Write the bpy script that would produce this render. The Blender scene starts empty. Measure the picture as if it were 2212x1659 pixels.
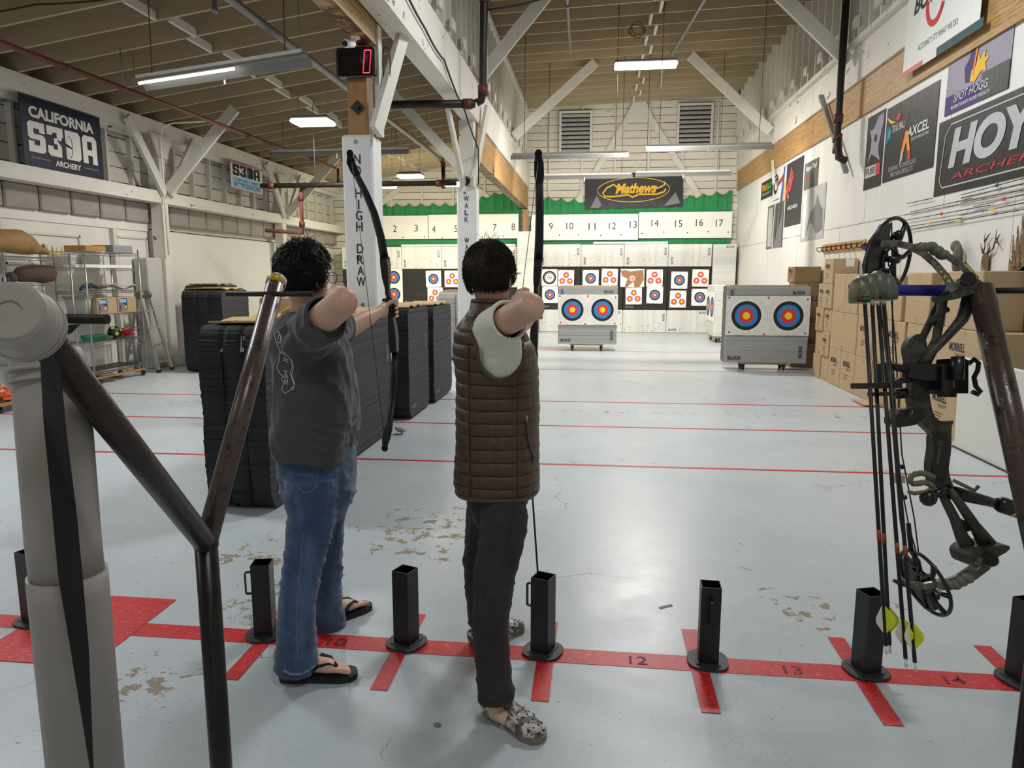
import bpy, math, random
import numpy as np
from mathutils import Vector, Matrix, noise
from mathutils.bvhtree import BVHTree
R = random.Random(7)
sc = bpy.context.scene
COL = sc.collection
V = Vector
# ------------------------------------------------------------------ camera, exposure, world, lights
IW, IH, FPX = 2212, 1659, 1534.0
YAW, CH = math.radians(6.7), 1.6
PITCH = math.atan((IH / 2 - 595) / FPX)
cd = bpy.data.cameras.new('camera'); cam = bpy.data.objects.new('camera', cd); COL.objects.link(cam)
cd.sensor_fit = 'HORIZONTAL'; cd.sensor_width = 36.0; cd.lens = 36.0 * FPX / IW
cd.clip_start = 0.05; cd.clip_end = 200
cam.location = (0, 0, CH); cam.rotation_euler = (math.pi / 2 - PITCH, 0, YAW)
sc.camera = cam
sc.view_settings.view_transform = 'Standard'; sc.view_settings.look = 'None'
sc.view_settings.exposure = 0.0; sc.view_settings.gamma = 1.0; sc.view_settings.use_curve_mapping = False
wd = bpy.data.worlds.new('world'); sc.world = wd; wd.use_nodes = True
wd.node_tree.nodes['Background'].inputs[0].default_value = (0.8, 0.9, 1.0, 1)
wd.node_tree.nodes['Background'].inputs[1].default_value = 0.1

def area(name, loc, sx, sy, power, col=(1, 0.965, 0.915), rot=(0, 0, 0)):
    l = bpy.data.lights.new(name, 'AREA'); l.shape = 'RECTANGLE'; l.size = sx; l.size_y = sy
    l.energy = power; l.color = col
    o = bpy.data.objects.new(name, l); COL.objects.link(o); o.location = loc; o.rotation_euler = rot
    return o
LK = 1.14
# lamp light of the room: fixtures above the lanes, the aisle, and the wash on the target wall
area('lamp_nave', (0.95, 14.2, 5.36), 1.2, 0.25, 240 * LK)
area('lamp_nave_near', (0.95, 7.6, 5.9), 1.2, 0.25, 190 * LK, (0.93, 0.97, 1.0))
area('lamp_nave_rear', (0.95, -0.5, 5.9), 1.2, 0.25, 70 * LK, (0.9, 0.96, 1.0))
area('lamp_aisle_a', (-4.7, 11.1, 4.02), 0.8, 0.3, 130 * LK)
area('lamp_aisle_b', (-4.4, 17.6, 3.9), 0.8, 0.3, 120 * LK, (1, 0.92, 0.74))
area('lamp_aisle_c', (-5.0, 5.0, 4.2), 1.6, 0.25, 110 * LK, (0.93, 0.97, 1.0))
area('lamp_aisle_d', (-5.0, 0.0, 4.2), 1.6, 0.25, 35 * LK, (0.9, 0.96, 1.0))

CF = V((-math.sin(YAW) * math.cos(PITCH), math.cos(YAW) * math.cos(PITCH), -math.sin(PITCH)))
CR = V((math.cos(YAW), math.sin(YAW), 0)); CU = CR.cross(CF); CO = V((0, 0, CH))
def ray(x, y): return CF + CR * ((x - IW / 2) / FPX) - CU * ((y - IH / 2) / FPX)
def _pl(x, y, ax, v):
    r = ray(x, y); return CO + r * ((v - CO[ax]) / r[ax])
def fl(x, y): return _pl(x, y, 2, 0.0)       # a point measured on the floor
def aY(x, y, Y): return _pl(x, y, 1, Y)      # ... on a plane across the hall
def aX(x, y, X): return _pl(x, y, 0, X)      # ... on a plane along the hall
def dp(x, y, d): return CO + ray(x, y) * d   # ... at a distance from the camera

# ------------------------------------------------------------------ materials
MATS = {}
def lin(c):
    return tuple(((x / 255) / 12.92 if x / 255 <= 0.04045 else ((x / 255 + 0.055) / 1.055) ** 2.4) for x in c)
class NT:
    def __init__(s, name):
        s.m = bpy.data.materials.new(name); s.m.use_nodes = True; s.t = s.m.node_tree
        s.b = s.t.nodes['Principled BSDF']; s.c = s.n('ShaderNodeTexCoord')
    def n(s, ty, **kw):
        x = s.t.nodes.new(ty)
        for k, v in kw.items(): setattr(x, k, v)
        return x
    def l(s, a, b): s.t.links.new(a, b)
    def mapping(s, scale=(1, 1, 1), rot=(0, 0, 0), loc=(0, 0, 0)):
        m = s.n('ShaderNodeMapping'); m.inputs['Scale'].default_value = scale; m.inputs['Rotation'].default_value = rot
        m.inputs['Location'].default_value = loc
        s.l(s.c.outputs['Object'], m.inputs[0]); return m.outputs[0]
    def noise(s, scale, detail=4, rough=0.6, vec=None, dist=0):
        x = s.n('ShaderNodeTexNoise'); x.inputs['Scale'].default_value = scale; x.inputs['Detail'].default_value = detail
        x.inputs['Roughness'].default_value = rough; x.inputs['Distortion'].default_value = dist
        s.l(vec if vec is not None else s.c.outputs['Object'], x.inputs['Vector']); return x.outputs[0]
    def ramp(s, fac, stops):
        r = s.n('ShaderNodeValToRGB'); e = r.color_ramp.elements
        while len(e) < len(stops): e.new(0.5)
        for i, (p, c) in enumerate(stops):
            e[i].position = p; e[i].color = (c, c, c, 1) if isinstance(c, (int, float)) else (*c, 1)
        s.l(fac, r.inputs[0]); return r.outputs[0]
    def mix(s, fac, a, b, mode='MIX'):
        x = s.n('ShaderNodeMix', data_type='RGBA', blend_type=mode)
        for i, v in ((0, fac), (6, a), (7, b)):
            if isinstance(v, (int, float)): x.inputs[i].default_value = v
            elif isinstance(v, tuple): x.inputs[i].default_value = (*v, 1)
            else: s.l(v, x.inputs[i])
        return x.outputs[2]
    def math(s, op, a, b=0.0, c=0.0):
        x = s.n('ShaderNodeMath', operation=op)
        for i, v in enumerate((a, b, c)):
            if isinstance(v, (int, float)): x.inputs[i].default_value = v
            else: s.l(v, x.inputs[i])
        return x.outputs[0]
    def bump(s, h, strength=0.3, dist=0.01):
        x = s.n('ShaderNodeBump'); x.inputs['Strength'].default_value = strength; x.inputs['Distance'].default_value = dist
        s.l(h, x.inputs['Height']); s.l(x.outputs[0], s.b.inputs['Normal'])
    def base(s, v):
        if isinstance(v, tuple): s.b.inputs['Base Color'].default_value = (*v, 1)
        else: s.l(v, s.b.inputs['Base Color'])
def M(name, col=None, rough=0.6, metal=0.0, var=0.12, vs=6.0, bump=0.0, bs=60.0, stretch=(1, 1, 1), col2=None, thr=0.6, sharp=0.06, dsc=4.0, emit=0, alpha=1, coat=0, spec=0.5, trans=0):
    """plain procedural material: colour with noise variation, optional second colour in worn patches, optional bump"""
    if name in MATS: return MATS[name]
    t = NT(name); c = lin(col); vec = t.mapping(stretch)
    n1 = t.noise(vs, 5, 0.65, vec)
    o = t.mix(t.ramp(n1, [(0.3, 0.0), (0.7, 1.0)]), tuple(x * (1 - var) for x in c), tuple(min(1, x * (1 + var)) for x in c))
    if col2:
        n2 = t.noise(dsc, 6, 0.7, vec)
        o = t.mix(t.ramp(n2, [(thr, 0.0), (min(1, thr + sharp), 1.0)]), o, lin(col2))
    t.base(o)
    b = t.b; b.inputs['Roughness'].default_value = rough; b.inputs['Metallic'].default_value = metal
    b.inputs['Specular IOR Level'].default_value = spec
    if coat: b.inputs['Coat Weight'].default_value = coat
    if trans: b.inputs['Transmission Weight'].default_value = trans
    if bump: t.bump(t.noise(bs, 4, 0.6, vec), bump, 0.01)
    if emit:
        b.inputs['Emission Color'].default_value = (*c, 1); b.inputs['Emission Strength'].default_value = emit
    if alpha < 1: b.inputs['Alpha'].default_value = alpha
    MATS[name] = t.m; return t.m
def planks(name, col, ax=2, step=0.2, col2=(120, 105, 85), dirt=0.62, gap=(38, 32, 26), gw=0.075, rough=0.75, along=(1, 1, 6), spots=True):
    """painted boards: dark gaps every `step` along axis ax, peeling and dirt"""
    if name in MATS: return MATS[name]
    t = NT(name); sp = t.n('ShaderNodeSeparateXYZ'); t.l(t.c.outputs['Object'], sp.inputs[0])
    z = sp.outputs[ax]; wob = t.math('MULTIPLY', t.math('SUBTRACT', t.noise(0.8, 2), 0.5), 0.03)
    q = t.math('DIVIDE', t.math('ADD', z, wob), step)
    f = t.math('FRACT', q); idn = t.math('FLOOR', q)
    wn = t.n('ShaderNodeTexWhiteNoise', noise_dimensions='1D'); t.l(idn, wn.inputs['W'])
    c = lin(col)
    base = t.mix(wn.outputs[0], tuple(x * 0.9 for x in c), tuple(min(1, x * 1.06) for x in c))
    vec = t.mapping(along)
    n = t.noise(2.2, 8, 0.75, vec)
    base = t.mix(t.ramp(n, [(dirt, 0.0), (dirt + 0.07, 0.75)]), base, lin(col2))
    if spots:
        base = t.mix(t.ramp(t.noise(14, 4, 0.8), [(0.66, 0.0), (0.7, 0.7)]), base, lin(col2))
    g = t.math('LESS_THAN', f, gw)
    gn = t.math('MULTIPLY', g, t.ramp(t.noise(3, 4), [(0.3, 0.5), (0.55, 1.0)]))
    base = t.mix(gn, base, lin(gap))
    t.base(base); t.b.inputs['Roughness'].default_value = rough
    t.bump(t.math('SUBTRACT', t.math('MULTIPLY', n, 0.3), g), 0.5, 0.01)
    MATS[name] = t.m; return t.m

# ------------------------------------------------------------------ mesh builder
class MB:
    def __init__(s): s.v = []; s.f = []; s.m = []; s.s = []; s.T = None
    def add(s, vs, fs, mi=0, sm=False):
        o = len(s.v); T = s.T
        s.v += [tuple(T @ V(p)) if T else tuple(p) for p in vs]
        s.f += [tuple(i + o for i in f) for f in fs]; s.m += [mi] * len(fs)
        s.s += (sm if isinstance(sm, list) else [sm] * len(fs)); return s
    def box(s, a, b, mi=0):
        x0, y0, z0 = a; x1, y1, z1 = b
        return s.add([(x0, y0, z0), (x1, y0, z0), (x1, y1, z0), (x0, y1, z0), (x0, y0, z1), (x1, y0, z1), (x1, y1, z1), (x0, y1, z1)],
                     [(0, 3, 2, 1), (4, 5, 6, 7), (0, 1, 5, 4), (1, 2, 6, 5), (2, 3, 7, 6), (3, 0, 4, 7)], mi)
    def cbox(s, c, d, mi=0):
        return s.box([c[i] - d[i] / 2 for i in range(3)], [c[i] + d[i] / 2 for i in range(3)], mi)
    def bbox(s, a, b, bv=0.01, mi=0):
        """box with chamfered edges"""
        x0, y0, z0 = a; x1, y1, z1 = b; vs = []; cx = [(x0, x1), (y0, y1), (z0, z1)]
        idx = {}
        for i in (0, 1):
            for j in (0, 1):
                for k in (0, 1):
                    p = [cx[0][i], cx[1][j], cx[2][k]]; sg = [1 - 2 * i, 1 - 2 * j, 1 - 2 * k]
                    for ax in range(3):
                        q = list(p)
                        for a2 in range(3):
                            if a2 != ax: q[a2] += sg[a2] * bv
                        idx[(i, j, k, ax)] = len(vs); vs.append(q)
        fs = []
        for ax in range(3):
            o = [a2 for a2 in range(3) if a2 != ax]
            for side in (0, 1):
                c = []
                for (p, q) in ((0, 0), (1, 0), (1, 1), (0, 1)):
                    k = [0, 0, 0]; k[ax] = side; k[o[0]] = p; k[o[1]] = q; c.append(idx[(*k, ax)])
                fs.append(tuple(c))
            for (p, q) in ((0, 0), (1, 0), (1, 1), (0, 1)):
                k0 = [0, 0, 0]; k0[o[0]] = p; k0[o[1]] = q; k1 = list(k0); k1[ax] = 1
                fs.append((idx[(*k0, o[0])], idx[(*k0, o[1])], idx[(*k1, o[1])], idx[(*k1, o[0])]))
        for i in (0, 1):
            for j in (0, 1):
                for k in (0, 1): fs.append((idx[(i, j, k, 0)], idx[(i, j, k, 1)], idx[(i, j, k, 2)]))
        return s.add(vs, fs, mi)
    def bar(s, p0, p1, w, h, up=(0, 0, 1), mi=0):
        p0 = V(p0); p1 = V(p1); d = (p1 - p0).normalized(); u = V(up)
        a = d.cross(u)
        if a.length < 1e-4: a = d.cross(V((1, 0, 0)))
        a.normalize(); b = a.cross(d).normalized(); a = a * w / 2; b = b * h / 2
        vs = [p0 - a - b, p0 + a - b, p0 + a + b, p0 - a + b, p1 - a - b, p1 + a - b, p1 + a + b, p1 - a + b]
        return s.add(vs, [(0, 1, 2, 3), (4, 7, 6, 5), (0, 4, 5, 1), (1, 5, 6, 2), (2, 6, 7, 3), (3, 7, 4, 0)], mi)
    def tube(s, pts, r, n=10, mi=0, cap=True, flat=None, closed=False, up=None):
        """swept tube; r number or list; flat=(a,b) scales of the two section axes"""
        P = [V(p) for p in pts]; k = len(P); rr = r if isinstance(r, (list, tuple)) else [r] * k
        vs = []; fs = []; sm = []; ref = None
        for i in range(k):
            if closed: d = P[(i + 1) % k] - P[i - 1]
            else: d = P[min(i + 1, k - 1)] - P[max(i - 1, 0)]
            d.normalize()
            if ref is None:
                ref = V(up) if up else (V((0, 0, 1)) if abs(d.z) < 0.9 else V((1, 0, 0)))
            elif up: ref = V(up)
            a = d.cross(ref).normalized(); b = a.cross(d).normalized(); ref = b
            fa, fb = flat if flat else (1, 1)
            for j in range(n):
                t = 2 * math.pi * j / n + math.pi / n
                vs.append(P[i] + a * math.cos(t) * rr[i] * fa + b * math.sin(t) * rr[i] * fb)
        rng = range(k if closed else k - 1)
        for i in rng:
            for j in range(n):
                i2 = (i + 1) % k; j2 = (j + 1) % n
                fs.append((i * n + j, i * n + j2, i2 * n + j2, i2 * n + j)); sm.append(n > 4)
        if cap and not closed:
            fs.append(tuple(reversed(range(n)))); fs.append(tuple((k - 1) * n + j for j in range(n))); sm += [False, False]
        return s.add(vs, fs, mi, sm)
    def cyl(s, p0, p1, r, n=16, mi=0, r1=None): return s.tube([p0, p1], [r, r if r1 is None else r1], n, mi)
    def sph(s, c, r, n=12, mi=0, sc=(1, 1, 1), rot=None):
        vs = []; fs = []; m = max(6, n // 2 * 1)
        for i in range(m + 1):
            a = math.pi * i / m
            for j in range(n):
                b = 2 * math.pi * j / n
                p = V((math.sin(a) * math.cos(b) * sc[0], math.sin(a) * math.sin(b) * sc[1], math.cos(a) * sc[2])) * r
                if rot: p = rot @ p
                vs.append(V(c) + p)
        for i in range(m):
            for j in range(n):
                j2 = (j + 1) % n
                fs.append((i * n + j, (i + 1) * n + j, (i + 1) * n + j2, i * n + j2))
        return s.add(vs, fs, mi, True)
    def prism(s, pts, n, mi=0):
        """closed outline extruded by the vector n"""
        k = len(pts); n = V(n); P = [V(p) for p in pts]
        fs = [tuple(range(k)), tuple(reversed(range(k, 2 * k)))] + [(i, k + i, k + (i + 1) % k, (i + 1) % k) for i in range(k)]
        return s.add(P + [p + n for p in P], fs, mi)
    def loft(s, secs, n=24, mi=0, cap=True):
        """secs: (centre, u axis, v axis, a, b, power) superelliptic sections"""
        vs = []; fs = []; k = len(secs)
        for (c, u, v, a, b, p) in secs:
            c = V(c); u = V(u); v = V(v)
            for j in range(n):
                t = 2 * math.pi * j / n; ct, st = math.cos(t), math.sin(t)
                vs.append(c + u * a * math.copysign(abs(ct) ** (2 / p), ct) + v * b * math.copysign(abs(st) ** (2 / p), st))
        for i in range(k - 1):
            for j in range(n):
                j2 = (j + 1) % n; fs.append((i * n + j, i * n + j2, (i + 1) * n + j2, (i + 1) * n + j))
        if cap: fs.append(tuple(reversed(range(n)))); fs.append(tuple((k - 1) * n + j for j in range(n)))
        return s.add(vs, fs, mi, True)
    def lathe(s, o, ax, prof, n=20, mi=0):
        """prof: (distance along ax, radius)"""
        o = V(o); ax = V(ax).normalized(); u = ax.orthogonal().normalized(); w = ax.cross(u)
        vs = []; fs = []; k = len(prof)
        for (h, r) in prof:
            for j in range(n):
                t = 2 * math.pi * j / n; vs.append(o + ax * h + (u * math.cos(t) + w * math.sin(t)) * r)
        for i in range(k - 1):
            for j in range(n):
                j2 = (j + 1) % n; fs.append((i * n + j, i * n + j2, (i + 1) * n + j2, (i + 1) * n + j))
        return s.add(vs, fs, mi, True)
    # flat work inside a frame (origin, right, up, normal)
    def fp(s, fr, x, y, off): return fr[0] + fr[1] * x + fr[2] * y + fr[3] * off
    def poly(s, fr, pts, off=0.003, mi=0, close=True):
        s.add([s.fp(fr, x, y, off) for x, y in pts], [tuple(range(len(pts)))], mi)
    def rect(s, fr, x0, y0, x1, y1, off=0.003, mi=0): s.poly(fr, [(x0, y0), (x1, y0), (x1, y1), (x0, y1)], off, mi)
    def ring(s, fr, cx, cy, r0, r1, off=0.003, mi=0, n=40, ex=1.0):
        vs = []; fs = []
        for j in range(n):
            t = 2 * math.pi * j / n; c, q = math.cos(t), math.sin(t)
            vs += [s.fp(fr, cx + c * r0 * ex, cy + q * r0, off), s.fp(fr, cx + c * r1 * ex, cy + q * r1, off)]
        if r0 <= 1e-6:
            s.add([s.fp(fr, cx + math.cos(2 * math.pi * j / n) * r1 * ex, cy + math.sin(2 * math.pi * j / n) * r1, off) for j in range(n)], [tuple(range(n))], mi); return
        for j in range(n):
            k = (j + 1) % n; fs.append((2 * j, 2 * j + 1, 2 * k + 1, 2 * k))
        s.add(vs, fs, mi)
    def line(s, fr, pts, w, off=0.003, mi=0):
        """ribbon along a polyline in the frame"""
        P = [V((x, y, 0)) for x, y in pts]; vs = []
        for i, p in enumerate(P):
            d = (P[min(i + 1, len(P) - 1)] - P[max(0, i - 1)]).normalized(); nrm = V((-d.y, d.x, 0)) * w / 2
            vs += [s.fp(fr, (p + nrm).x, (p + nrm).y, off), s.fp(fr, (p - nrm).x, (p - nrm).y, off)]
        s.add(vs, [(2 * i, 2 * i + 1, 2 * i + 3, 2 * i + 2) for i in range(len(P) - 1)], mi)
    def text(s, fr, txt, x0, y0, w, h, off=0.003, mi=0, bold=0.0, shear=0.0, rot=0.0):
        key = (txt, bold, shear)
        if key not in TXT:
            c = bpy.data.curves.new('t', 'FONT'); c.body = txt; c.offset = bold; c.shear = shear; c.resolution_u = 5 if len(txt) < 8 else 3
            c.fill_mode = 'FRONT'
            o = bpy.data.objects.new('t', c); COL.objects.link(o)
            me = bpy.data.meshes.new_from_object(o.evaluated_get(bpy.context.evaluated_depsgraph_get()))
            vs = [tuple(v.co) for v in me.vertices]; fs = [tuple(p.vertices) for p in me.polygons]
            bpy.data.objects.remove(o); bpy.data.meshes.remove(me); bpy.data.curves.remove(c)
            TXT[key] = (vs, fs)
        vs, fs = TXT[key]
        xs = [v[0] for v in vs]; ys = [v[1] for v in vs]; ax, bx, ay, by = min(xs), max(xs), min(ys), max(ys)
        out = []; cr, sr = math.cos(rot), math.sin(rot)
        for v in vs:
            px = (v[0] - ax) / (bx - ax) * w; py = (v[1] - ay) / (by - ay) * h
            out.append(s.fp(fr, x0 + px * cr - py * sr, y0 + px * sr + py * cr, off))
        s.add(out, fs, mi)
    def mesh(s, name, mats, off=V((0, 0, 0))):
        me = bpy.data.meshes.new(name); me.from_pydata([tuple(V(p) - off) for p in s.v], [], s.f)
        for m in (mats if isinstance(mats, (list, tuple)) else [mats]): me.materials.append(m)
        me.polygons.foreach_set('material_index', s.m); me.polygons.foreach_set('use_smooth', s.s); me.update(); return me
TXT = {}
def props(o, label=None, cat=None, group=None, kind=None):
    for k, v in (('label', label), ('category', cat), ('group', group), ('kind', kind)):
        if v: o[k] = v
    return o
def thing(name, label, cat, loc, group=None, rz=0.0):
    o = bpy.data.objects.new(name, None); COL.objects.link(o); o.location = loc; o.rotation_euler = (0, 0, rz)
    o.empty_display_size = 0.1
    return props(o, label, cat, group)
def part(name, mb, mats, parent, label=None, local=False):
    """a part of a thing; mesh given in world coordinates unless local"""
    off = V((0, 0, 0))
    if parent is not None and not local:
        p = parent
        while p is not None: off += V(p.location); p = p.parent
    o = bpy.data.objects.new(name, mb.mesh(name, mats, off)); COL.objects.link(o); o.parent = parent
    if label: o['label'] = label
    return o
def single(name, mb, mats, label, cat, group=None, loc=None, kind=None):
    """a thing that is one mesh, origin at its base centre"""
    a = np.array(mb.v); mn = a.min(0); mx = a.max(0)
    loc = V(loc) if loc is not None else V(((mn[0] + mx[0]) / 2, (mn[1] + mx[1]) / 2, mn[2]))
    o = bpy.data.objects.new(name, mb.mesh(name, mats, loc)); COL.objects.link(o); o.location = loc
    return props(o, label, cat, group, kind)
def struct(name, mb, mats, parent=None):
    o = bpy.data.objects.new(name, mb.mesh(name, mats)); COL.objects.link(o); o.parent = parent
    if parent is None: o['kind'] = 'structure'
    return o
def kids(o): return [c for c in bpy.data.objects if c.parent is o]
def copy_tree(o, parent=None):
    ch = kids(o); c = o.copy(); COL.objects.link(c); c.parent = parent
    for k in ch: copy_tree(k, c)
    return c
# ------------------------------------------------------------------ setting: materials
def wood_mat(name, c1, c2, axis_scale=(14, 1.2, 14), rough=0.6, lines=None, dark=(70, 45, 22), lw=0.12):
    if name in MATS: return MATS[name]
    t = NT(name); vec = t.mapping(axis_scale)
    n = t.noise(1.6, 6, 0.6, vec, 0.8)
    o = t.mix(t.ramp(n, [(0.3, 0.0), (0.7, 1.0)]), lin(c1), lin(c2))
    h = n
    if lines:
        sp = t.n('ShaderNodeSeparateXYZ'); t.l(t.c.outputs['Object'], sp.inputs[0])
        f = t.math('FRACT', t.math('DIVIDE', sp.outputs[lines[0]], lines[1]))
        g = t.math('MULTIPLY', t.math('LESS_THAN', f, lw), t.ramp(t.noise(5, 5, 0.7, t.mapping((1, 1, 6))), [(0.42, 0.0), (0.55, 1.0)]))
        o = t.mix(g, o, lin(dark))
        o = t.mix(t.ramp(t.noise(9, 5, 0.8), [(0.64, 0.0), (0.68, 0.8)]), o, lin(dark))
    t.base(o); t.b.inputs['Roughness'].default_value = rough; t.bump(h, 0.15, 0.005)
    MATS[name] = t.m; return t.m
def floor_mat():
    t = NT('floor_paint'); b = t.b
    c = t.mix(t.ramp(t.noise(0.7, 5, 0.6), [(0.3, 0.0), (0.7, 1.0)]), lin((176, 183, 187)), lin((192, 198, 200)))
    # fine chips, larger bare-concrete patches, cracks
    chips = t.ramp(t.noise(58, 4, 0.75), [(0.61, 0.0), (0.64, 1.0)])
    zone = t.ramp(t.noise(0.9, 3, 0.5, t.mapping(loc=(3.1, 0.4, 0))), [(0.48, 0.0), (0.62, 1.0)])
    c = t.mix(t.math('MULTIPLY', chips, t.math('ADD', t.math('MULTIPLY', zone, 0.6), 0.3)), c, lin((104, 101, 94)))
    sp = t.n('ShaderNodeSeparateXYZ'); t.l(t.c.outputs['Object'], sp.inputs[0])
    def blob(x, y, rx, ry):
        dx = t.math('DIVIDE', t.math('SUBTRACT', sp.outputs[0], x), rx); dy = t.math('DIVIDE', t.math('SUBTRACT', sp.outputs[1], y), ry)
        d = t.math('ADD', t.math('MULTIPLY', dx, dx), t.math('MULTIPLY', dy, dy))
        return t.math('MAXIMUM', t.math('SUBTRACT', 1.0, d), 0.0)
    z = None
    for q in ((-1.55, 3.15, 0.42, 0.55), (-1.0, 4.2, 0.75, 0.7), (-1.75, 2.45, 0.35, 0.3), (-1.9, 3.7, 0.5, 0.35), (1.0, 3.4, 0.3, 0.3)):
        bl = blob(*q); z = bl if z is None else t.math('MAXIMUM', z, bl)
    band = t.math('MULTIPLY', t.math('MAXIMUM', t.math('SUBTRACT', 1.0, t.math('ABSOLUTE', t.math('DIVIDE', t.math('SUBTRACT', sp.outputs[1], 8.35), 0.28))), 0.0), 0.75)
    z = t.math('MAXIMUM', z, band)
    n = t.noise(11, 7, 0.7, t.mapping((0.9, 1.0, 1)), 0.25)
    pat = t.ramp(t.math('ADD', n, t.math('MULTIPLY', z, 0.14)), [(0.675, 0.0), (0.685, 1.0)])
    c = t.mix(pat, c, t.mix(t.noise(40, 3), lin((122, 108, 84)), lin((150, 138, 115))))
    vo = t.n('ShaderNodeTexVoronoi', feature='DISTANCE_TO_EDGE'); vo.inputs['Scale'].default_value = 0.45
    wv = t.n('ShaderNodeVectorMath', operation='ADD'); nz = t.n('ShaderNodeTexNoise'); nz.inputs['Scale'].default_value = 3.0; nz.inputs['Detail'].default_value = 6
    t.l(t.c.outputs['Object'], nz.inputs['Vector']); sc_ = t.n('ShaderNodeVectorMath', operation='SCALE'); sc_.inputs['Scale'].default_value = 0.6
    t.l(nz.outputs[1], sc_.inputs[0]); t.l(t.c.outputs['Object'], wv.inputs[0]); t.l(sc_.outputs[0], wv.inputs[1]); t.l(wv.outputs[0], vo.inputs['Vector'])
    cr = t.math('MULTIPLY', t.math('LESS_THAN', vo.outputs[0], 0.0016), t.ramp(t.noise(1.3, 2), [(0.5, 0.0), (0.56, 0.75)]))
    c = t.mix(cr, c, lin((110, 108, 104)))
    t.base(c)
    rg = t.math('ADD', t.math('MULTIPLY', t.noise(2.5, 5, 0.6), 0.25), 0.2)
    rg = t.math('MAXIMUM', rg, t.math('MULTIPLY', pat, 0.7)); t.l(rg, b.inputs['Roughness'])
    b.inputs['Specular IOR Level'].default_value = 0.55
    t.bump(t.math('ADD', t.math('MULTIPLY', pat, -0.6), t.noise(22, 3)), 0.12, 0.004)
    return t.m
def tape_mat():
    t = NT('red_floor_tape'); c = t.mix(t.noise(3, 5), lin((176, 22, 26)), lin((203, 34, 36)))
    c = t.mix(t.ramp(t.noise(60, 5, 0.8, t.mapping((0.5, 1.5, 1))), [(0.56, 0.0), (0.64, 0.85)]), c, lin((218, 132, 128)))
    t.base(c); t.b.inputs['Roughness'].default_value = 0.42; return t.m
m_floor = floor_mat(); m_tape = tape_mat()
m_ceil = M('ceiling_paint', (160, 144, 116), 0.8, var=0.1, vs=1.5, col2=(90, 66, 42), thr=0.64, sharp=0.05, dsc=1.2)
m_deck = planks('deck_boards', (166, 150, 126), 0, 0.16, dirt=0.7, gw=0.06)
m_joist = M('joist_paint', (164, 148, 119), 0.75, var=0.08, vs=2, stretch=(0.6, 4, 4), col2=(84, 60, 36), thr=0.66, sharp=0.04, dsc=2.2)
m_backplank = planks('back_wall_boards', (214, 208, 192), 2, 0.2, dirt=0.6, col2=(128, 112, 88))
m_leftplank = planks('left_wall_boards', (204, 200, 190), 2, 0.24, dirt=0.59, col2=(120, 104, 82))
m_beam = M('white_painted_timber', (212, 208, 198), 0.65, var=0.06, vs=3, col2=(104, 88, 68), thr=0.625, sharp=0.03, dsc=7, bump=0.15, bs=25, stretch=(1, 0.5, 1))
m_strut = M('white_painted_strut', (206, 203, 192), 0.65, var=0.05, vs=3, col2=(110, 96, 78), thr=0.69, sharp=0.02, dsc=9)
m_glu = wood_mat('glued_timber', (186, 150, 98), (152, 114, 68), (6, 0.9, 20), 0.55, lines=(2, 0.045))
m_post = wood_mat('brown_timber', (170, 124, 74), (136, 94, 50), (12, 12, 1.0), 0.55)
m_white = M('white_panel_paint', (222, 220, 212), 0.55, var=0.03, vs=1.2, col2=(176, 170, 158), thr=0.72, sharp=0.05, dsc=5)
m_batt = M('grey_insulation', (150, 143, 134), 0.8, var=0.15, vs=2.5, bump=0.8, bs=5, stretch=(1, 1, 3))
m_conc = M('pitted_concrete', (188, 186, 178), 0.8, var=0.06, vs=5, col2=(120, 114, 104), thr=0.66, sharp=0.02, dsc=16, bump=0.3, bs=30)
m_pipe = M('black_pipe', (48, 42, 38), 0.5, 0.6, var=0.3, vs=8)
m_redpipe = M('red_pipe', (98, 44, 42), 0.4, 0.0, var=0.12, vs=5)
m_redfit = M('red_pipe_fitting', (86, 42, 34), 0.6, 0.2, var=0.25, vs=12)
m_grey = M('galvanised_steel', (140, 140, 138), 0.4, 0.7, var=0.1, vs=10)
m_black = M('black_cable', (22, 22, 22), 0.6)
def wall_panels():
    t = NT('white_wall_panels'); sp = t.n('ShaderNodeSeparateXYZ'); t.l(t.c.outputs['Object'], sp.inputs[0])
    y, z = sp.outputs[1], sp.outputs[2]
    row = t.math('GREATER_THAN', z, 2.36); fy = t.math('FRACT', t.math('ADD', t.math('DIVIDE', y, 2.44), t.math('MULTIPLY', row, 0.42)))
    seam = t.math('MAXIMUM', t.math('LESS_THAN', fy, 0.005), t.math('LESS_THAN', t.math('ABSOLUTE', t.math('SUBTRACT', z, 2.36)), 0.007))
    c = t.mix(t.noise(1.0, 5, 0.6, t.mapping((1, 3, 0.5))), lin((205, 203, 196)), lin((226, 224, 218)))
    c = t.mix(t.ramp(t.noise(6, 6, 0.8), [(0.66, 0.0), (0.72, 0.6)]), c, lin((165, 160, 150)))
    c = t.mix(t.math('MULTIPLY', seam, t.ramp(t.noise(1.7, 3), [(0.35, 0.3), (0.6, 0.9)])), c, lin((84, 78, 70)))
    t.base(c); t.b.inputs['Roughness'].default_value = 0.5; return t.m
m_rpanel = wall_panels()

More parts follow.
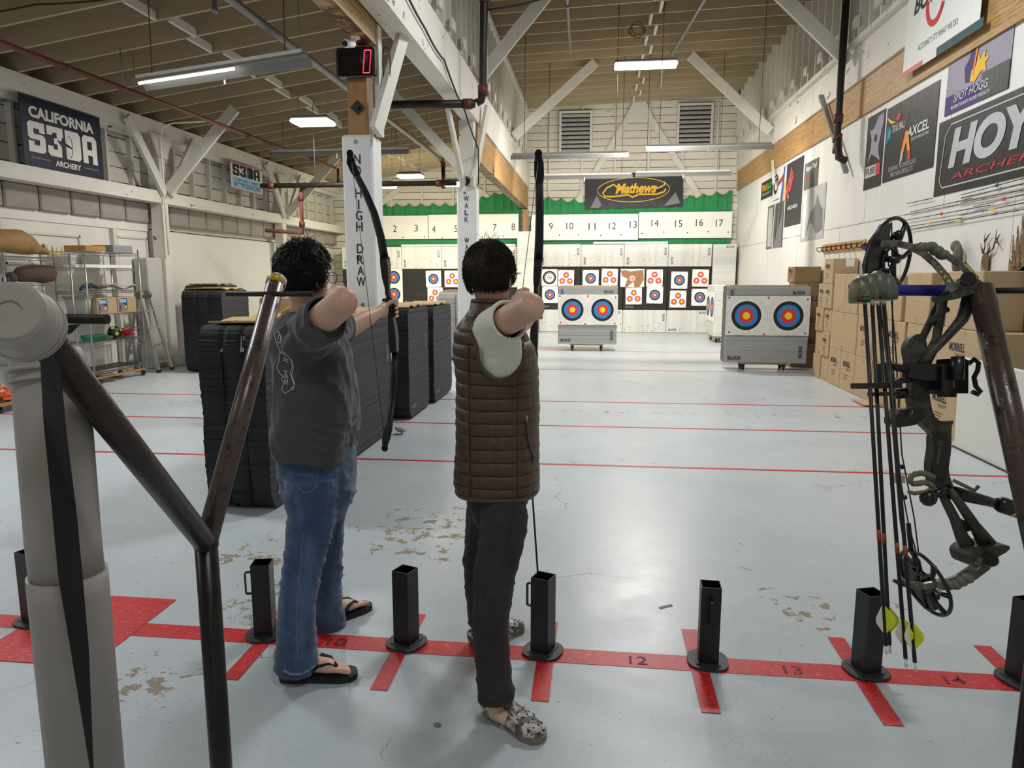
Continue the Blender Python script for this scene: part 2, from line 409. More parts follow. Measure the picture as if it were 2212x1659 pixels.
# ------------------------------------------------------------------ setting: geometry
YB, XR, XL = 21.0, 3.88, -7.9
Y0 = -3.0
b = MB().box((XL - 0.1, Y0 - 0.1, -0.1), (XR + 0.12, YB + 0.1, 0)); struct('floor', b, m_floor)
wr = struct('wall_right', MB().box((XR, Y0, 0), (XR + 0.12, YB, 7.0)), m_rpanel)
b = MB().box((XR - 0.035, Y0, 3.93), (XR, YB, 4.45)); struct('trim_1', b, m_glu)
b = MB().box((XR - 0.08, Y0, 4.45), (XR, YB, 4.98)).box((XR - 0.16, Y0, 4.98), (XR, YB, 5.05)); struct('trim_2', b, m_beam)
b = MB().box((XR - 0.02, Y0, 5.05), (XR - 0.001, YB, 6.9)); struct('sheathing', b, m_backplank, wr)
y = YB - 0.25; k = 0
while y > 7.0:
    st = struct('stud', MB().box((XR - 0.16, y - 0.022, 5.05), (XR - 0.02, y + 0.022, 6.6)), m_strut, wr)
    if k % 2 == 0: struct('stud_block', MB().box((XR - 0.2, y - 0.07, 5.18), (XR - 0.16, y + 0.16, 5.32)), m_strut, wr)
    y -= 0.42; k += 1
wl = struct('wall_left', MB().box((XL - 0.1, Y0, 0), (XL, YB, 4.7)), m_leftplank)
struct('wall_back', MB().box((XL, YB, 0), (XR, YB + 0.1, 7.0)), m_backplank)
struct('wall_front', MB().box((XL, Y0 - 0.1, 0), (XR, Y0, 7.0)), m_white)
# lower left wall: white boards, frames, insulation band
b = MB(); FL = (V((XL, 0, 0)), V((0, 1, 0)), V((0, 0, 1)), V((1, 0, 0)))
b.box((XL, Y0, 0), (XL + 0.05, 7.6, 2.38)); b.box((XL, 7.66, 0), (XL + 0.05, 11.9, 2.36)); b.box((XL, 12.0, 0), (XL + 0.07, YB, 2.38))
b.box((XL, Y0, 2.36), (XL + 0.07, 11.9, 2.5))
struct('panelling', b, m_white, wl)
b = MB()
for (y0, y1, z0, z1) in ((8.75, 10.2, 1.75, 2.2), (11.05, 11.85, 1.0, 2.25), (7.7, 8.6, 1.75, 2.25)):
    for q in ((y0, z0, y1, z0 + .03), (y0, z1 - .03, y1, z1), (y0, z0, y0 + .03, z1), (y1 - .03, z0, y1, z1)):
        b.box((XL + .05, q[0], q[1]), (XL + .075, q[2], q[3]))
for y0 in (8.6, 10.9): b.box((XL + .05, y0, 0.0), (XL + .12, y0 + .1, 2.36))
b.box((XL + .05, 12.4, 0.0), (XL + .09, 12.45, 2.38)); b.box((XL + .05, 17.2, 0.0), (XL + .1, 17.3, 2.38))
struct('panel_frame', b, m_strut, wl)
b = MB(); y = Y0
while y < YB:
    b.bbox((XL, y + .012, 2.5), (XL + .13, min(YB, y + .60), 2.84), .02); y += .62
struct('insulation', b, m_batt, wl)
b = MB()
struct('trim_3', b.box((XL + .12, Y0, 2.84), (XL + .4, YB, 3.04)), m_beam)
struct('trim_4', MB().box((XL + .1, Y0, 3.98), (XL + .36, YB, 4.22)).box((XL + .1, Y0, 3.9), (XL + .2, YB, 3.98)), m_beam)
y = Y0 + .3
while y < YB:
    struct('stud', MB().box((XL, y, 3.04), (XL + .09, y + .05, 3.9)), m_strut, wl); y += .62
# ceilings
def zaisle(x): return 4.22 + .14 * (x + 7.6)
def znave(x): return 6.22 + .035 * (x + 2.0)
def slope_slab(x0, x1, f, y0, y1, lo, hi, mb):
    mb.add([(x0, y0, f(x0) + lo), (x1, y0, f(x1) + lo), (x1, y1, f(x1) + lo), (x0, y1, f(x0) + lo),
            (x0, y0, f(x0) + hi), (x1, y0, f(x1) + hi), (x1, y1, f(x1) + hi), (x0, y1, f(x0) + hi)],
           [(0, 3, 2, 1), (4, 5, 6, 7), (0, 1, 5, 4), (1, 2, 6, 5), (2, 3, 7, 6), (3, 0, 4, 7)]); return mb
b = MB(); slope_slab(XL, -2.1, zaisle, Y0, YB, .28, .36, b); slope_slab(-2.1, XR, znave, Y0, YB, .26, .34, b)
ce = struct('ceiling', b, m_deck)
b = MB(); slope_slab(XL, -2.1, zaisle, -.022, .022, 0, .28, b); ja = struct('joist', b, m_joist, ce)
b = MB(); slope_slab(-2.05, XR, znave, -.022, .022, 0, .26, b); jn = struct('joist', b, m_joist, ce)
bl1 = struct('blocking', MB().box((-5.21, .03, zaisle(-5.2) + .0), (-5.17, .59, zaisle(-5.2) + .1)), m_strut, ce)
bl2 = struct('blocking', MB().box((.9, .03, znave(.93) + .0), (.95, .58, znave(.93) + .1)), m_strut, ce)
for o0, y0, dy, o1 in ((ja, YB - .25, .62, bl1), (jn, YB - .25, .61, bl2)):
    y = y0; k = 0; lo = 5.0 if o0 is ja else 10.5
    while y > Y0 + .1:
        if y > lo - 6:
            o = o0 if k == 0 else o0.copy()
            if k: COL.objects.link(o)
            o.location = (0, y, 0)
            if y > lo - 2:
                q = o1 if k == 0 else o1.copy()
                if k: COL.objects.link(q)
                q.location = ((k % 2) * .14 * (1 if o0 is ja else 1), y - dy, 0)
        y -= dy; k += 1
# centre wall over the girder: studs and boards
wm = struct('wall_middle', MB().box((-2.2, Y0, 4.7), (-2.17, YB, 6.5)), m_backplank)
y = YB - .2; k = 0
while y > 7.2:
    struct('stud', MB().box((-2.165, y - .022, 4.78), (-2.0, y + .022, 6.12)), m_strut, wm)
    if k % 2: struct('stud_block', MB().box((-2.0, y - .1, 4.86), (-1.96, y + .12, 5.0)), m_strut, wm)
    y -= .40; k += 1
b = MB().box((-2.2, Y0, 6.12), (-1.98, YB, 6.24)); struct('top_plate', b, m_strut, wm)
def beam(name, mb, mat, label, cat, group=None): return single(name, mb, mat, label, cat, group)
beam('girder', MB().box((-2.2, Y0 + .01, 4.08), (-1.96, YB - .01, 4.69)), m_beam, 'long white painted timber girder over the row of padded posts', 'beam')
beam('timber_beam', MB().box((-2.19, 12.05, 3.5), (-2.0, 20.95, 4.07)), m_glu, 'golden glued timber beam under the white girder, running to the far wall', 'beam')
beam('timber_beam', MB().box((-2.4, Y0 + .01, 3.87), (-2.225, 7.5, 4.5)), m_glu, 'golden glued timber beam at the upper left over the first padded post', 'beam')
beam('timber_post', MB().box((-2.12, 20.75, 2.62), (-1.98, 20.93, 3.47)), m_post, 'short brown timber post under the far end of the golden beam', 'post')
# post 1: brown timber with white padded sleeve and lettering
def pad_post(x, y, hw, ztop, words, label, stub_mat, stub_w, gy, dots):
    t = thing('padded_post', label, 'post', (x, y, 0))
    part('post', MB().box((x - stub_w, y - stub_w, 0.0), (x + stub_w, y + stub_w, gy)), stub_mat, t)
    fr = (V((x - hw, y - hw - .001, 0)), V((1, 0, 0)), V((0, 0, 1)), V((0, -1, 0)))
    p = MB(); p.bbox((x - hw, y - hw, 0), (x + hw, y + hw, ztop), .02, 0)
    for (s, z, h) in words: w = h * {'I': .16, 'W': 1.0}.get(s, .72); p.text(fr, s, hw - w / 2, z, w, h, .003, 1, .012)
    for z, r in dots: p.ring(fr, hw + R.uniform(-.03, .03), z, 0, r, .003, 2, 16)
    part('sleeve', p, [M('white_foam_sleeve', (216, 217, 216), .5, var=.03, vs=2, col2=(150, 150, 148), thr=.72, sharp=.02, dsc=14), M('stencil_black', (40, 40, 42), .6), m_grey], t)
    return t
def column_words(txt, ztop, h):
    out = []; z = ztop
    for c_ in txt:
        if c_ != ' ': out.append((c_, z - h / 2, h))
        z -= .111
    return out
wds = column_words('NO HIGH DRAW', 2.76, .095)
t = pad_post(-2.42, 7.36, .16, 3.0, wds, 'post in a white padded sleeve reading NO HIGH DRAW', m_post, .1, 3.86, [(2.93, .02), (1.78, .02), (1.3, .02)])
part('bolt_plate', MB().prism([(-2.42 - .07, 7.255, 3.27), (-2.42, 7.255, 3.2), (-2.35, 7.255, 3.27), (-2.42, 7.255, 3.34)], (0, -.012, 0)).cyl((-2.42, 7.24, 3.27), (-2.42, 7.22, 3.27), .02), M('dark_steel_plate', (46, 42, 38), .5, .5), t)
part('strap_plate', MB().box((-2.315, 7.25, 3.6), (-2.3, 7.4, 3.86)), m_grey, t)
wds = column_words('WALK  WALK', 2.84, .085)
t = pad_post(-2.13, 11.9, .16, 3.02, wds, 'post in a white padded sleeve reading WALK, farther back', m_beam, .12, 4.08, [(2.93, .022), (2.16, .022)])
part('bolt_plate', MB().prism([(-2.13 - .08, 11.775, 3.12), (-2.13, 11.775, 3.04), (-2.05, 11.775, 3.12), (-2.13, 11.775, 3.2)], (0, -.012, 0)).cyl((-2.13, 11.76, 3.12), (-2.13, 11.74, 3.12), .02), M('dark_steel_plate'), t)
beam('side_post', MB().box((-2.255, 7.32, 3.01), (-2.205, 7.44, 4.07)), m_beam, 'white timber strip beside the brown top of the first padded post', 'post')
# knee braces and struts
J0 = aY
def brace(p0, p1, w, h, label, up=(0, 0, 1), name='brace', mat=None, cat='brace', group=None):
    return single(name, MB().bar(p0, p1, w, h, up), mat or m_strut, label, cat, group, loc=p0)
brace(J0(812, 284, 7.16), J0(889, 8, 7.95), .06, .16, 'broad white knee brace rising from the NO HIGH DRAW post to the girder')
brace(J0(1002, 398, 11.68), J0(955, 175, 10.5), .05, .13, 'white knee brace left of the top of the WALK post')
brace(J0(1021, 402, 11.66), J0(1053, 232, 12.3), .05, .13, 'dark edged white knee brace right of the top of the WALK post')
brace(J0(1000, 368, 11.9), J0(838, 192, 11.9), .07, .16, 'wide white brace from the WALK post up into the aisle roof')
brace((-1.93, 11.95, 4.75), (-.65, 11.95, 6.2), .07, .2, 'nearer white roof brace rising right from the middle wall', name='roof_brace')
brace((-1.93, 16.85, 4.75), (-.1, 16.85, 6.3), .07, .2, 'farther white roof brace rising right from the middle wall', name='roof_brace')
brace((3.72, 16.75, 4.72), (1.95, 16.75, 6.35), .07, .2, 'farther white roof brace rising left from the right wall', name='roof_brace')
brace((3.74, 11.9, 4.8), (2.1, 11.9, 6.35), .07, .2, 'nearer white roof brace rising left from the right wall', name='roof_brace')
# wall braces on the right below the band
brace(aX(1773, 207, 3.76), aX(1828, 372, 3.8), .07, .05, 'grey steel angle brace by the red pipe joint on the right wall', mat=m_grey)
brace((3.82, 16.8, 4.1), (3.75, 16.3, 3.55), .05, .05, 'short white brace across the golden band near the far banners')
# left wall columns and braces
for i, (y, lab) in enumerate(((11.95, 'nearer white timber column on the left wall with a round concrete foot'), (16.8, 'farther white timber column on the left wall'), (7.05, 'white timber column on the left wall outside the shelving'))):
    if i == 2: continue
    t = thing('column', lab, 'column', (-7.62, y, 0))
    part('post', MB().box((-7.72, y - .1, .0 if i else .1), (-7.52, y + .1, 3.98)), m_beam, t)
    if i == 0:
        part('foot', MB().tube([(-7.55, y, 0), (-7.55, y, .13), (-7.55, y, .2)], [.27, .27, .22], 12), m_conc, t)
        part('concrete_pier', MB().bbox((-7.82, y - .55, 0), (-7.56, y - .12, 1.9), .02), m_conc, t)
    part('gusset', MB().prism([(-7.51, y - .12, 3.98), (-7.51, y - .3, 3.98), (-7.51, y - .12, 3.6), (-7.51, y + .12, 3.6), (-7.51, y + .3, 3.98)], (.03, 0, 0)), m_beam, t)
    n = ('nearer', 'farther')[i]
    brace((-7.45, y - .08, 3.0), (-7.45, y - .95, 4.1), .06, .16, 'white brace leaning left from the ' + n + ' left wall column')
    brace((-7.45, y + .08, 3.0), (-7.45, y + .95, 4.05), .06, .16, 'white brace leaning right along the wall from the ' + n + ' left wall column')
    brace((-7.4, y - .05, 3.05), (-6.1, y - .05, 4.38), .06, .18, 'white brace from the ' + n + ' left wall column out to the roof joists')
# back wall: studs, crossed braces, louvre vents
xs = [-7.0 + .93 * i for i in range(12)]
for i, x in enumerate(xs):
    struct('stud', MB().box((x, YB - .06, 3.2), (x + .05, YB, 6.3 if x > -2 else 4.9)), m_strut, bpy.data.objects['wall_back'])
for (a, c, lab) in (((1.05, 6.35), (-.75, 3.4), 'long white wall brace leaning left above the black and gold banner'), ((1.15, 6.35), (3.0, 3.5), 'long white wall brace leaning right above the black and gold banner'),
                    ((-4.9, 4.9), (-6.8, 3.3), 'white diagonal brace high on the far wall behind the left green net'), ((-4.2, 4.6), (-2.6, 3.4), 'white diagonal brace behind the green net beside the WALK post')):
    brace((c[0], YB - .045, c[1]), (a[0], YB - .045, a[1]), .05, .2, lab, up=(0, 1, 0), name='wall_brace') if False else single('wall_brace', MB().bar((c[0], YB - .045, c[1]), (a[0], YB - .045, a[1]), .16, .04, (0, 1, 0)), m_strut, lab, 'brace')
single('gusset_plate', MB().prism([(.7, YB - .13, 5.9), (1.5, YB - .13, 5.9), (1.25, YB - .13, 6.42), (.95, YB - .13, 6.42)], (0, .03, 0)), m_strut, 'white gusset board where the two long wall braces meet under the roof', 'gusset')
m_louv = M('vent_blades', (205, 204, 200), .5, 0, var=.25, vs=12, col2=(90, 88, 84), thr=.6, dsc=16)
for x0, x1, z0, z1, lab in ((-1.05, -.25, 5.0, 6.1, 'left louvre vent high on the far wall'), (2.2, 3.05, 5.1, 6.22, 'right louvre vent high on the far wall')):
    t = thing('louvre_vent', lab, 'vent', ((x0 + x1) / 2, YB - .05, z0))
    f = MB()
    for q in (((x0 - .06, z0 - .02), (x0, z1)), ((x1, z0 - .02), (x1 + .06, z1)), ((x0 - .06, z1), (x1 + .06, z1 + .05)), ((x0 - .06, z0 - .06), (x1 + .06, z0))):
        f.box((q[0][0], YB - .16, q[0][1]), (q[1][0], YB - .005, q[1][1]))
    part('frame', f, m_strut, t)
    part('backing', MB().box((x0, YB - .08, z0), (x1, YB - .07, z1)), M('vent_dark', (26, 25, 24), .8), t)
    for k in range(9):
        z = z0 + .03 + (z1 - z0 - .04) * k / 9
        part('blade', MB().add([(x0, YB - .145, z + .015), (x1, YB - .145, z + .015), (x1, YB - .085, z + .09), (x0, YB - .085, z + .09), (x0, YB - .145, z + .025), (x1, YB - .145, z + .025), (x1, YB - .085, z + .1), (x0, YB - .085, z + .1)],
             [(0, 1, 2, 3), (4, 7, 6, 5), (0, 4, 5, 1), (1, 5, 6, 2), (2, 6, 7, 3), (3, 7, 4, 0)]), m_louv, t)
# ------------------------------------------------------------------ floor tape
def tape(x0, x1, y, w, label, group=None, sk=0.013):
    b = MB(); z = .0016
    b.add([(x0, y + x0 * sk - w / 2, 0), (x1, y + x1 * sk - w / 2, 0), (x1, y + x1 * sk + w / 2, 0), (x0, y + x0 * sk + w / 2, 0),
           (x0, y + x0 * sk - w / 2, z), (x1, y + x1 * sk - w / 2, z), (x1, y + x1 * sk + w / 2, z), (x0, y + x0 * sk + w / 2, z)],
          [(0, 3, 2, 1), (4, 5, 6, 7), (0, 1, 5, 4), (1, 2, 6, 5), (2, 3, 7, 6), (3, 0, 4, 7)])
    return b
names = ('nearest of the thin red lines across the lanes', 'second thin red line across the lanes', 'third thin red line across the lanes', 'fourth thin red line, just before the large rolling target', 'fifth thin red line, under the far rolling target')
for (y, w), nm in zip(((5.92, .045), (7.5, .045), (9.0, .045), (12.15, .04), (15.2, .04)), names):
    single('red_tape_line', tape(-7.6, 3.8, y, w, nm), m_tape, nm, 'floor line')
m_sten = M('worn_black_stencil', (60, 22, 24), .6, col2=(170, 30, 32), thr=.52, dsc=40)
b = tape(-7.0, 3.4, 2.82, .115, '', sk=.0)
FRF = (V((0, 0, .0018)), V((1, 0, 0)), V((0, 1, 0)), V((0, 0, 1)))
for s_, x in (('12', .165), ('13', .79), ('14', 1.41), ('15', 2.02)): b.text(FRF, s_, x, 2.785, .075, .062, .001, 1, .01)
b.text(FRF, '10', -1.15, 2.78, .085, .07, .001, 1, .02)
single('shooting_line', b, [m_tape, m_sten], 'wide red shooting line with stencilled lane numbers under the black stands', 'floor line')
LX = [-2.66, -2.04, -1.43, -.815, -.185, .45, 1.09, 1.70]
for i, x in enumerate(LX):
    if i == 1 or i == 0: continue
    single('red_tape_tick', MB().box((x - .035, 2.48, .0019), (x + .035, 3.11, .0035)), m_tape,
           'short red tape strip crossing the shooting line at the %s lane stand from the left' % ('first', 'second', 'third', 'fourth', 'fifth', 'sixth', 'seventh', 'rightmost')[i - 1], 'floor line')
single('red_floor_patch', MB().box((-2.6, 2.5, .0019), (-2.05, 3.12, .0036)), m_tape, 'large red painted rectangle on the floor at the left', 'floor marking')
# ------------------------------------------------------------------ foam target blocks
def foam_mat(name, c1, c2, step=.022, rough=.8, ax=2, stain=None, ln=.55, st=.62):
    t = NT(name); sp = t.n('ShaderNodeSeparateXYZ'); t.l(t.c.outputs['Object'], sp.inputs[0])
    q = t.math('DIVIDE', t.math('ADD', sp.outputs[ax], t.math('MULTIPLY', t.noise(2.0, 2), .02)), step)
    f = t.math('FRACT', q); wn = t.n('ShaderNodeTexWhiteNoise', noise_dimensions='1D'); t.l(t.math('FLOOR', q), wn.inputs['W'])
    c = t.mix(wn.outputs[0], lin(c1), lin(c2))
    c = t.mix(t.math('MULTIPLY', t.math('LESS_THAN', f, .14), ln), c, tuple(x * .35 for x in lin(c1)))
    if stain: c = t.mix(t.ramp(t.math('ADD', t.noise(30, 5, .8, t.mapping((1, 1, .6))), t.math('MULTIPLY', t.math('SUBTRACT', t.noise(2.6, 2, .5, t.mapping((1, 1, .6))), .5), .35)), [(st, 0.0), (st + .04, .9)]), c, lin(stain))
    t.base(c); t.b.inputs['Roughness'].default_value = rough; t.bump(t.math('ADD', f, t.noise(60, 3)), .4, .006); return t.m
m_fblk = foam_mat('black_foam_layers', (50, 51, 53), (60, 61, 63), .02, stain=(14, 14, 15))
m_fend = foam_mat('black_foam_edge', (22, 22, 24), (34, 35, 37), .03)
m_fwht = foam_mat('white_foam_sheet', (206, 206, 200), (220, 219, 212), .05, stain=(150, 146, 138), st=.72)
m_fwv = foam_mat('white_foam_face', (204, 203, 196), (218, 217, 210), .06, ax=0, stain=(150, 146, 138), ln=.1, st=.72); m_fgry = foam_mat('grey_foam_sheet', (158, 159, 158), (172, 173, 171), .028, ln=.3)
m_fbk2 = foam_mat('dark_foam_wall', (34, 32, 30), (46, 43, 40), .03)
m_blk = M('black_plastic', (16, 16, 17), .45)
m_strap = M('black_strapping', (12, 12, 13), .35)
m_shine = M('shiny_strap', (190, 192, 195), .25, .8)
m_letd = M('dark_print', (52, 50, 50), .7); m_letw = M('white_print', (150, 150, 150), .7, col2=(60, 60, 60), thr=.5, dsc=60)
m_ply = wood_mat('plywood_edge', (196, 168, 122), (168, 138, 92), (4, 4, 30), .7)
def layered_block(x0, x1, y0, y1, z0, z1, grooves, axis='x', step=.024, jit=.004, rnd=.1, seed=1):
    """foam block compressed by straps: stacked sheets, rounded shoulders, grooves where the straps bite into the two ends"""
    r = random.Random(seed); vs = []; fs = []; n = int((z1 - z0) / step); L = []
    N = 15
    for i in range(n):
        for k in (0, 1):
            z = z0 + (i + (.12 if k == 0 else .92)) * (z1 - z0) / n
            if k == 0: j = r.uniform(-jit, jit); jj = r.uniform(-jit, jit) * .6
            t = min((z - z0) / .16, (z1 - z) / .16, 1.0); rec = rnd * (1 - math.sqrt(max(0, 1 - (1 - t) ** 2)))
            ins = 0 if k else .002
            ring = []
            for e in range(2):
                for m in range(N):
                    u = m / (N - 1)
                    if e: u = 1 - u
                    x = x0 + (x1 - x0) * u; g = sum(math.exp(-((x - gx) / .018) ** 2) for gx in grooves)
                    d = rec + .022 * g + j + ins + .006 * math.sin(9 * u + i * .3)
                    ring.append((x + (jj if m in (0, N - 1) else 0), (y0 + d) if e == 0 else (y1 - d), z))
            L.append(ring)
    K = 2 * N
    for ring in L: vs += ring
    for i in range(len(L) - 1):
        for j in range(K):
            j2 = (j + 1) % K; fs.append((i * K + j, i * K + j2, (i + 1) * K + j2, (i + 1) * K + j))
    mi = [1 if (j % K) % N != N - 1 else 0 for i in range(len(L) - 1) for j in range(K)]
    b = MB(); b.add(vs, fs, 0, False); b.m = mi
    b.add(L[-1], [tuple(range(K))], 0); b.add(L[0], [tuple(reversed(range(K)))], 0); return b
def strap(x, y0, y1, z0, z1, w=.03, ins=.02, rnd=.1):
    pts = []
    for sgn, yy in ((1, y0), (-1, y1)):
        seg = []
        for k in range(15):
            z = z0 + (z1 - z0) * k / 14; t = min((z - z0) / .16, (z1 - z) / .16, 1.0); rec = rnd * (1 - math.sqrt(max(0, 1 - (1 - max(t, 0)) ** 2)))
            seg.append((x, yy + sgn * (rec + ins), z))
        pts += seg if sgn > 0 else seg[::-1]
    return MB().tube(pts, w / 2, 6, closed=True, flat=(1, .14), up=(1, 0, 0))
def black_block(x0, x1, y0, y1, z1, label, seed, txt=True):
    t = thing('foam_block', label, 'target block', ((x0 + x1) / 2, (y0 + y1) / 2, 0), 'black foam target blocks standing in a row')
    gs = [x0 + (x1 - x0) * .34, x0 + (x1 - x0) * .66]
    b = layered_block(x0, x1, y0, y1, .02, z1, gs, seed=seed)
    if txt:
        fr = (V((x1, y0, 0)), V((0, 1, 0)), V((0, 0, 1)), V((1, 0, 0)))
        b.text(fr, 'BLOCK', .1, .12, .17, .05, .008, 2, .02); b.text(fr, 'BLOCK', y1 - y0 - .16, .75, .17, .05, .008, 2, .02, rot=math.pi / 2)
    part('foam', b, [m_fblk, m_fend, m_letw], t)
    for g in gs: part('strap', strap(g, y0, y1, .0, z1 + .01), m_strap, t)
    b = MB(); k = 9; pr_ = [(y0 + .1 + (y1 - y0 - .2) * i / k, z1 + .012 + .012 * math.sin(i * 1.7 + seed)) for i in range(k + 1)]
    vs = []
    for (yy, zz) in pr_: vs += [(x0 + .03, yy, zz), (x1 - .02, yy, zz + .004), (x0 + .03, yy, zz + .014), (x1 - .02, yy, zz + .018)]
    fs = []
    for i in range(k):
        a = 4 * i; c = a + 4; fs += [(a, a + 1, c + 1, c), (a + 2, c + 2, c + 3, a + 3), (a, c, c + 2, a + 2), (a + 1, a + 3, c + 3, c + 1)]
    fs += [(0, 2, 3, 1), (4 * k, 4 * k + 1, 4 * k + 3, 4 * k + 2)]
    b.add(vs, fs); part('top_board', b, m_ply, t)
    if seed == 3:
        for g in gs: part('strap_end', MB().bar((g, y0 + .036, 1.2), (g, y0 + .012, 1.1), .024, .006, (0, -1, 0)), m_shine, t, 'shiny strap end')
    b = MB(); b.box((x0 + .05, y0 + .12, z1 + .0), (x1 - .05, y0 + .14, z1 + .004)); return t
black_block(-2.62, -2.16, 4.42, 5.62, 1.27, 'nearest black foam block of the row, its strapped end facing the brown pipe rack', 3)
black_block(-2.6, -2.08, 5.68, 7.08, 1.25, 'second black foam block of the row, behind the archer in the black t-shirt', 4)
black_block(-2.53, -2.03, 7.56, 8.5, 1.24, 'third black foam block of the row, just past the bow hand', 5)
black_block(-2.5, -1.99, 8.6, 9.7, 1.22, 'farthest black foam block of the row', 6)
t = black_block(-6.75, -6.05, 11.0, 11.9, 1.36, 'separate tall black foam block near the left wall behind the white column', 8); del t['group']
t = black_block(-7.45, -6.85, 12.25, 13.1, 1.42, 'black foam block half hidden beside the left wall column', 9); del t['group']
# white strapped block by the wall side
t = thing('foam_block', 'white foam block with black straps behind the black row', 'target block', (-2.62, 13.6, 0))
part('foam', layered_block(-2.95, -2.3, 13.2, 14.2, .02, 1.3, [-2.78, -2.62, -2.47], seed=11, rnd=.16), [m_fwht, m_fgry], t)
for g in (-2.78, -2.62, -2.47): part('strap', strap(g, 13.2, 14.2, .0, 1.31, rnd=.16), m_strap, t)
part('top_board', MB().box((-2.9, 13.35, 1.3), (-2.33, 14.05, 1.32)), m_ply, t)
# ------------------------------------------------------------------ target papers
m_paper = M('target_paper', (232, 230, 222), .7, var=.02); m_ye = M('target_yellow', (246, 208, 44), .7, var=.03)
m_re = M('target_red', (218, 52, 40), .7, var=.03); m_bl = M('target_blue', (40, 128, 196), .7, var=.03); m_bk = M('target_black', (28, 28, 30), .7)
m_lb = M('target_pale_blue', (150, 170, 222), .7); m_wh = M('target_white', (236, 234, 228), .7); m_pk = M('pink_pin', (214, 60, 110), .5)
TM = [m_paper, m_ye, m_re, m_bl, m_bk, m_lb, m_wh, m_pk]
m_brn = M('print_brown', (150, 112, 78), .7, var=.25, vs=20)
def spot(b, fr, cx, cy, r, seq, ex=1.0, off=.006):
    e = 0
    for fr_, mi in seq: b.ring(fr, cx, cy, e * r, fr_ * r, off, mi, 36, ex); e = fr_
FACE = [(.22, 1), (.5, 2), (.8, 3), (1, 4)]; BIG = [(.25, 1), (.5, 2), (.77, 3), (1, 4)]; TRI = [(.42, 1), (.8, 2), (1, 5)]
def paper(cx, cz, y, w, h, kind, label, group, name='paper_target', tilt=0.0):
    b = MB(); fr = (V((cx, y, cz)), V((math.cos(tilt), 0, math.sin(tilt))), V((-math.sin(tilt), 0, math.cos(tilt))), V((0, -1, 0)))
    b.box((cx - w / 2, y - .002, cz - h / 2), (cx + w / 2, y + .002, cz + h / 2), 0)
    if tilt:
        Rm = Matrix.Translation(V((cx, y, cz))) @ Matrix.Rotation(-tilt, 4, 'Y') @ Matrix.Translation(-V((cx, y, cz))); b.v = [tuple(Rm @ V(p)) for p in b.v]
    if kind == 'one': spot(b, fr, 0, 0, w * .33, FACE)
    if kind == 'bw': spot(b, fr, 0, 0, w * .42, [(.12, 4), (.3, 6), (.36, 4), (.62, 6), (.7, 4), (.74, 6), (1, 4)])
    if kind == 'three':
        for x, z in ((0, .2), (-.24, -.16), (.24, -.16)): spot(b, fr, x * w, z * h, w * .2, TRI)
    if kind == 'two':
        for z in (h * .25, -h * .25): spot(b, fr, 0, z, w * .36, FACE)
    if kind == 'deer':
        b.poly(fr, [(-.5 * w, .4 * h), (-.3 * w, .44 * h), (-.1 * w, .36 * h), (.45 * w, .45 * h), (.48 * w, -.1 * h), (.3 * w, -.5 * h), (.1 * w, -.5 * h), (.05 * w, -.2 * h), (-.2 * w, -.5 * h), (-.32 * w, -.45 * h), (-.2 * w, -.05 * h), (-.42 * w, .1 * h)], .006, 8)
        spot(b, fr, 0, -.02 * h, .12 * w, [(.3, 2), (.6, 6), (.8, 2), (1, 6)], off=.009)
    for x in (-.45, .45):
        for z in (-.45, .45): b.ring(fr, x * w, z * h, 0, .012, .008, 7, 8)
    return single(name, b, TM + [m_brn], label, 'paper target', group, loc=(cx, y, cz - h / 2))
YP = 20.33; G = 'paper targets pinned on the dark foam wall'
for (x, z, k, lab) in ((-1.32, 1.54, 'bw', 'black and white round paper target below lane number 9'), (-.85, 1.52, 'three', 'three-spot paper target below lane number 10'),
    (-.16, 1.52, 'one', 'single-spot paper target below lane number 11'), (.37, 1.55, 'three', 'three-spot paper target below lane number 12'),
    (1.61, 1.53, 'three', 'three-spot paper target below lane number 14, in the upper row'), (2.29, 1.47, 'one', 'single-spot paper target below lane number 15, in the upper row'),
    (2.86, 1.53, 'three', 'three-spot paper target below lane number 16, in the upper row'), (-1.3, 1.06, 'one', 'single-spot paper target under the black and white one'),
    (1.05, 1.03, 'three', 'three-spot paper target under the brown animal picture'), (1.63, 1.06, 'one', 'single-spot paper target below lane number 14, in the lower row'),
    (2.27, .95, 'three', 'three-spot paper target below lane number 15, in the lower row'), (2.86, 1.0, 'one', 'single-spot paper target below lane number 16, in the lower row'),
    (-4.67, 1.5, 'one', 'single-spot paper target below lane number 4'), (-4.12, 1.5, 'three', 'three-spot paper target below lane number 5, beside the WALK post'),
    (-4.63, 1.02, 'three', 'three-spot paper target low behind the black foam row'), (-2.42, 1.5, 'one', 'single-spot paper target peeking out beside the right archer\'s head')):
    paper(x, z, YP, .45, .47, k, lab, G, tilt=R.uniform(-.02, .02))
paper(1.0, 1.53, YP, .66, .5, 'deer', 'brown animal picture target in the middle of the upper row', None)
paper(-5.85, 1.3, YP, .52, .98, 'two', 'tall paper target with two spots, right of the bow hand', None)
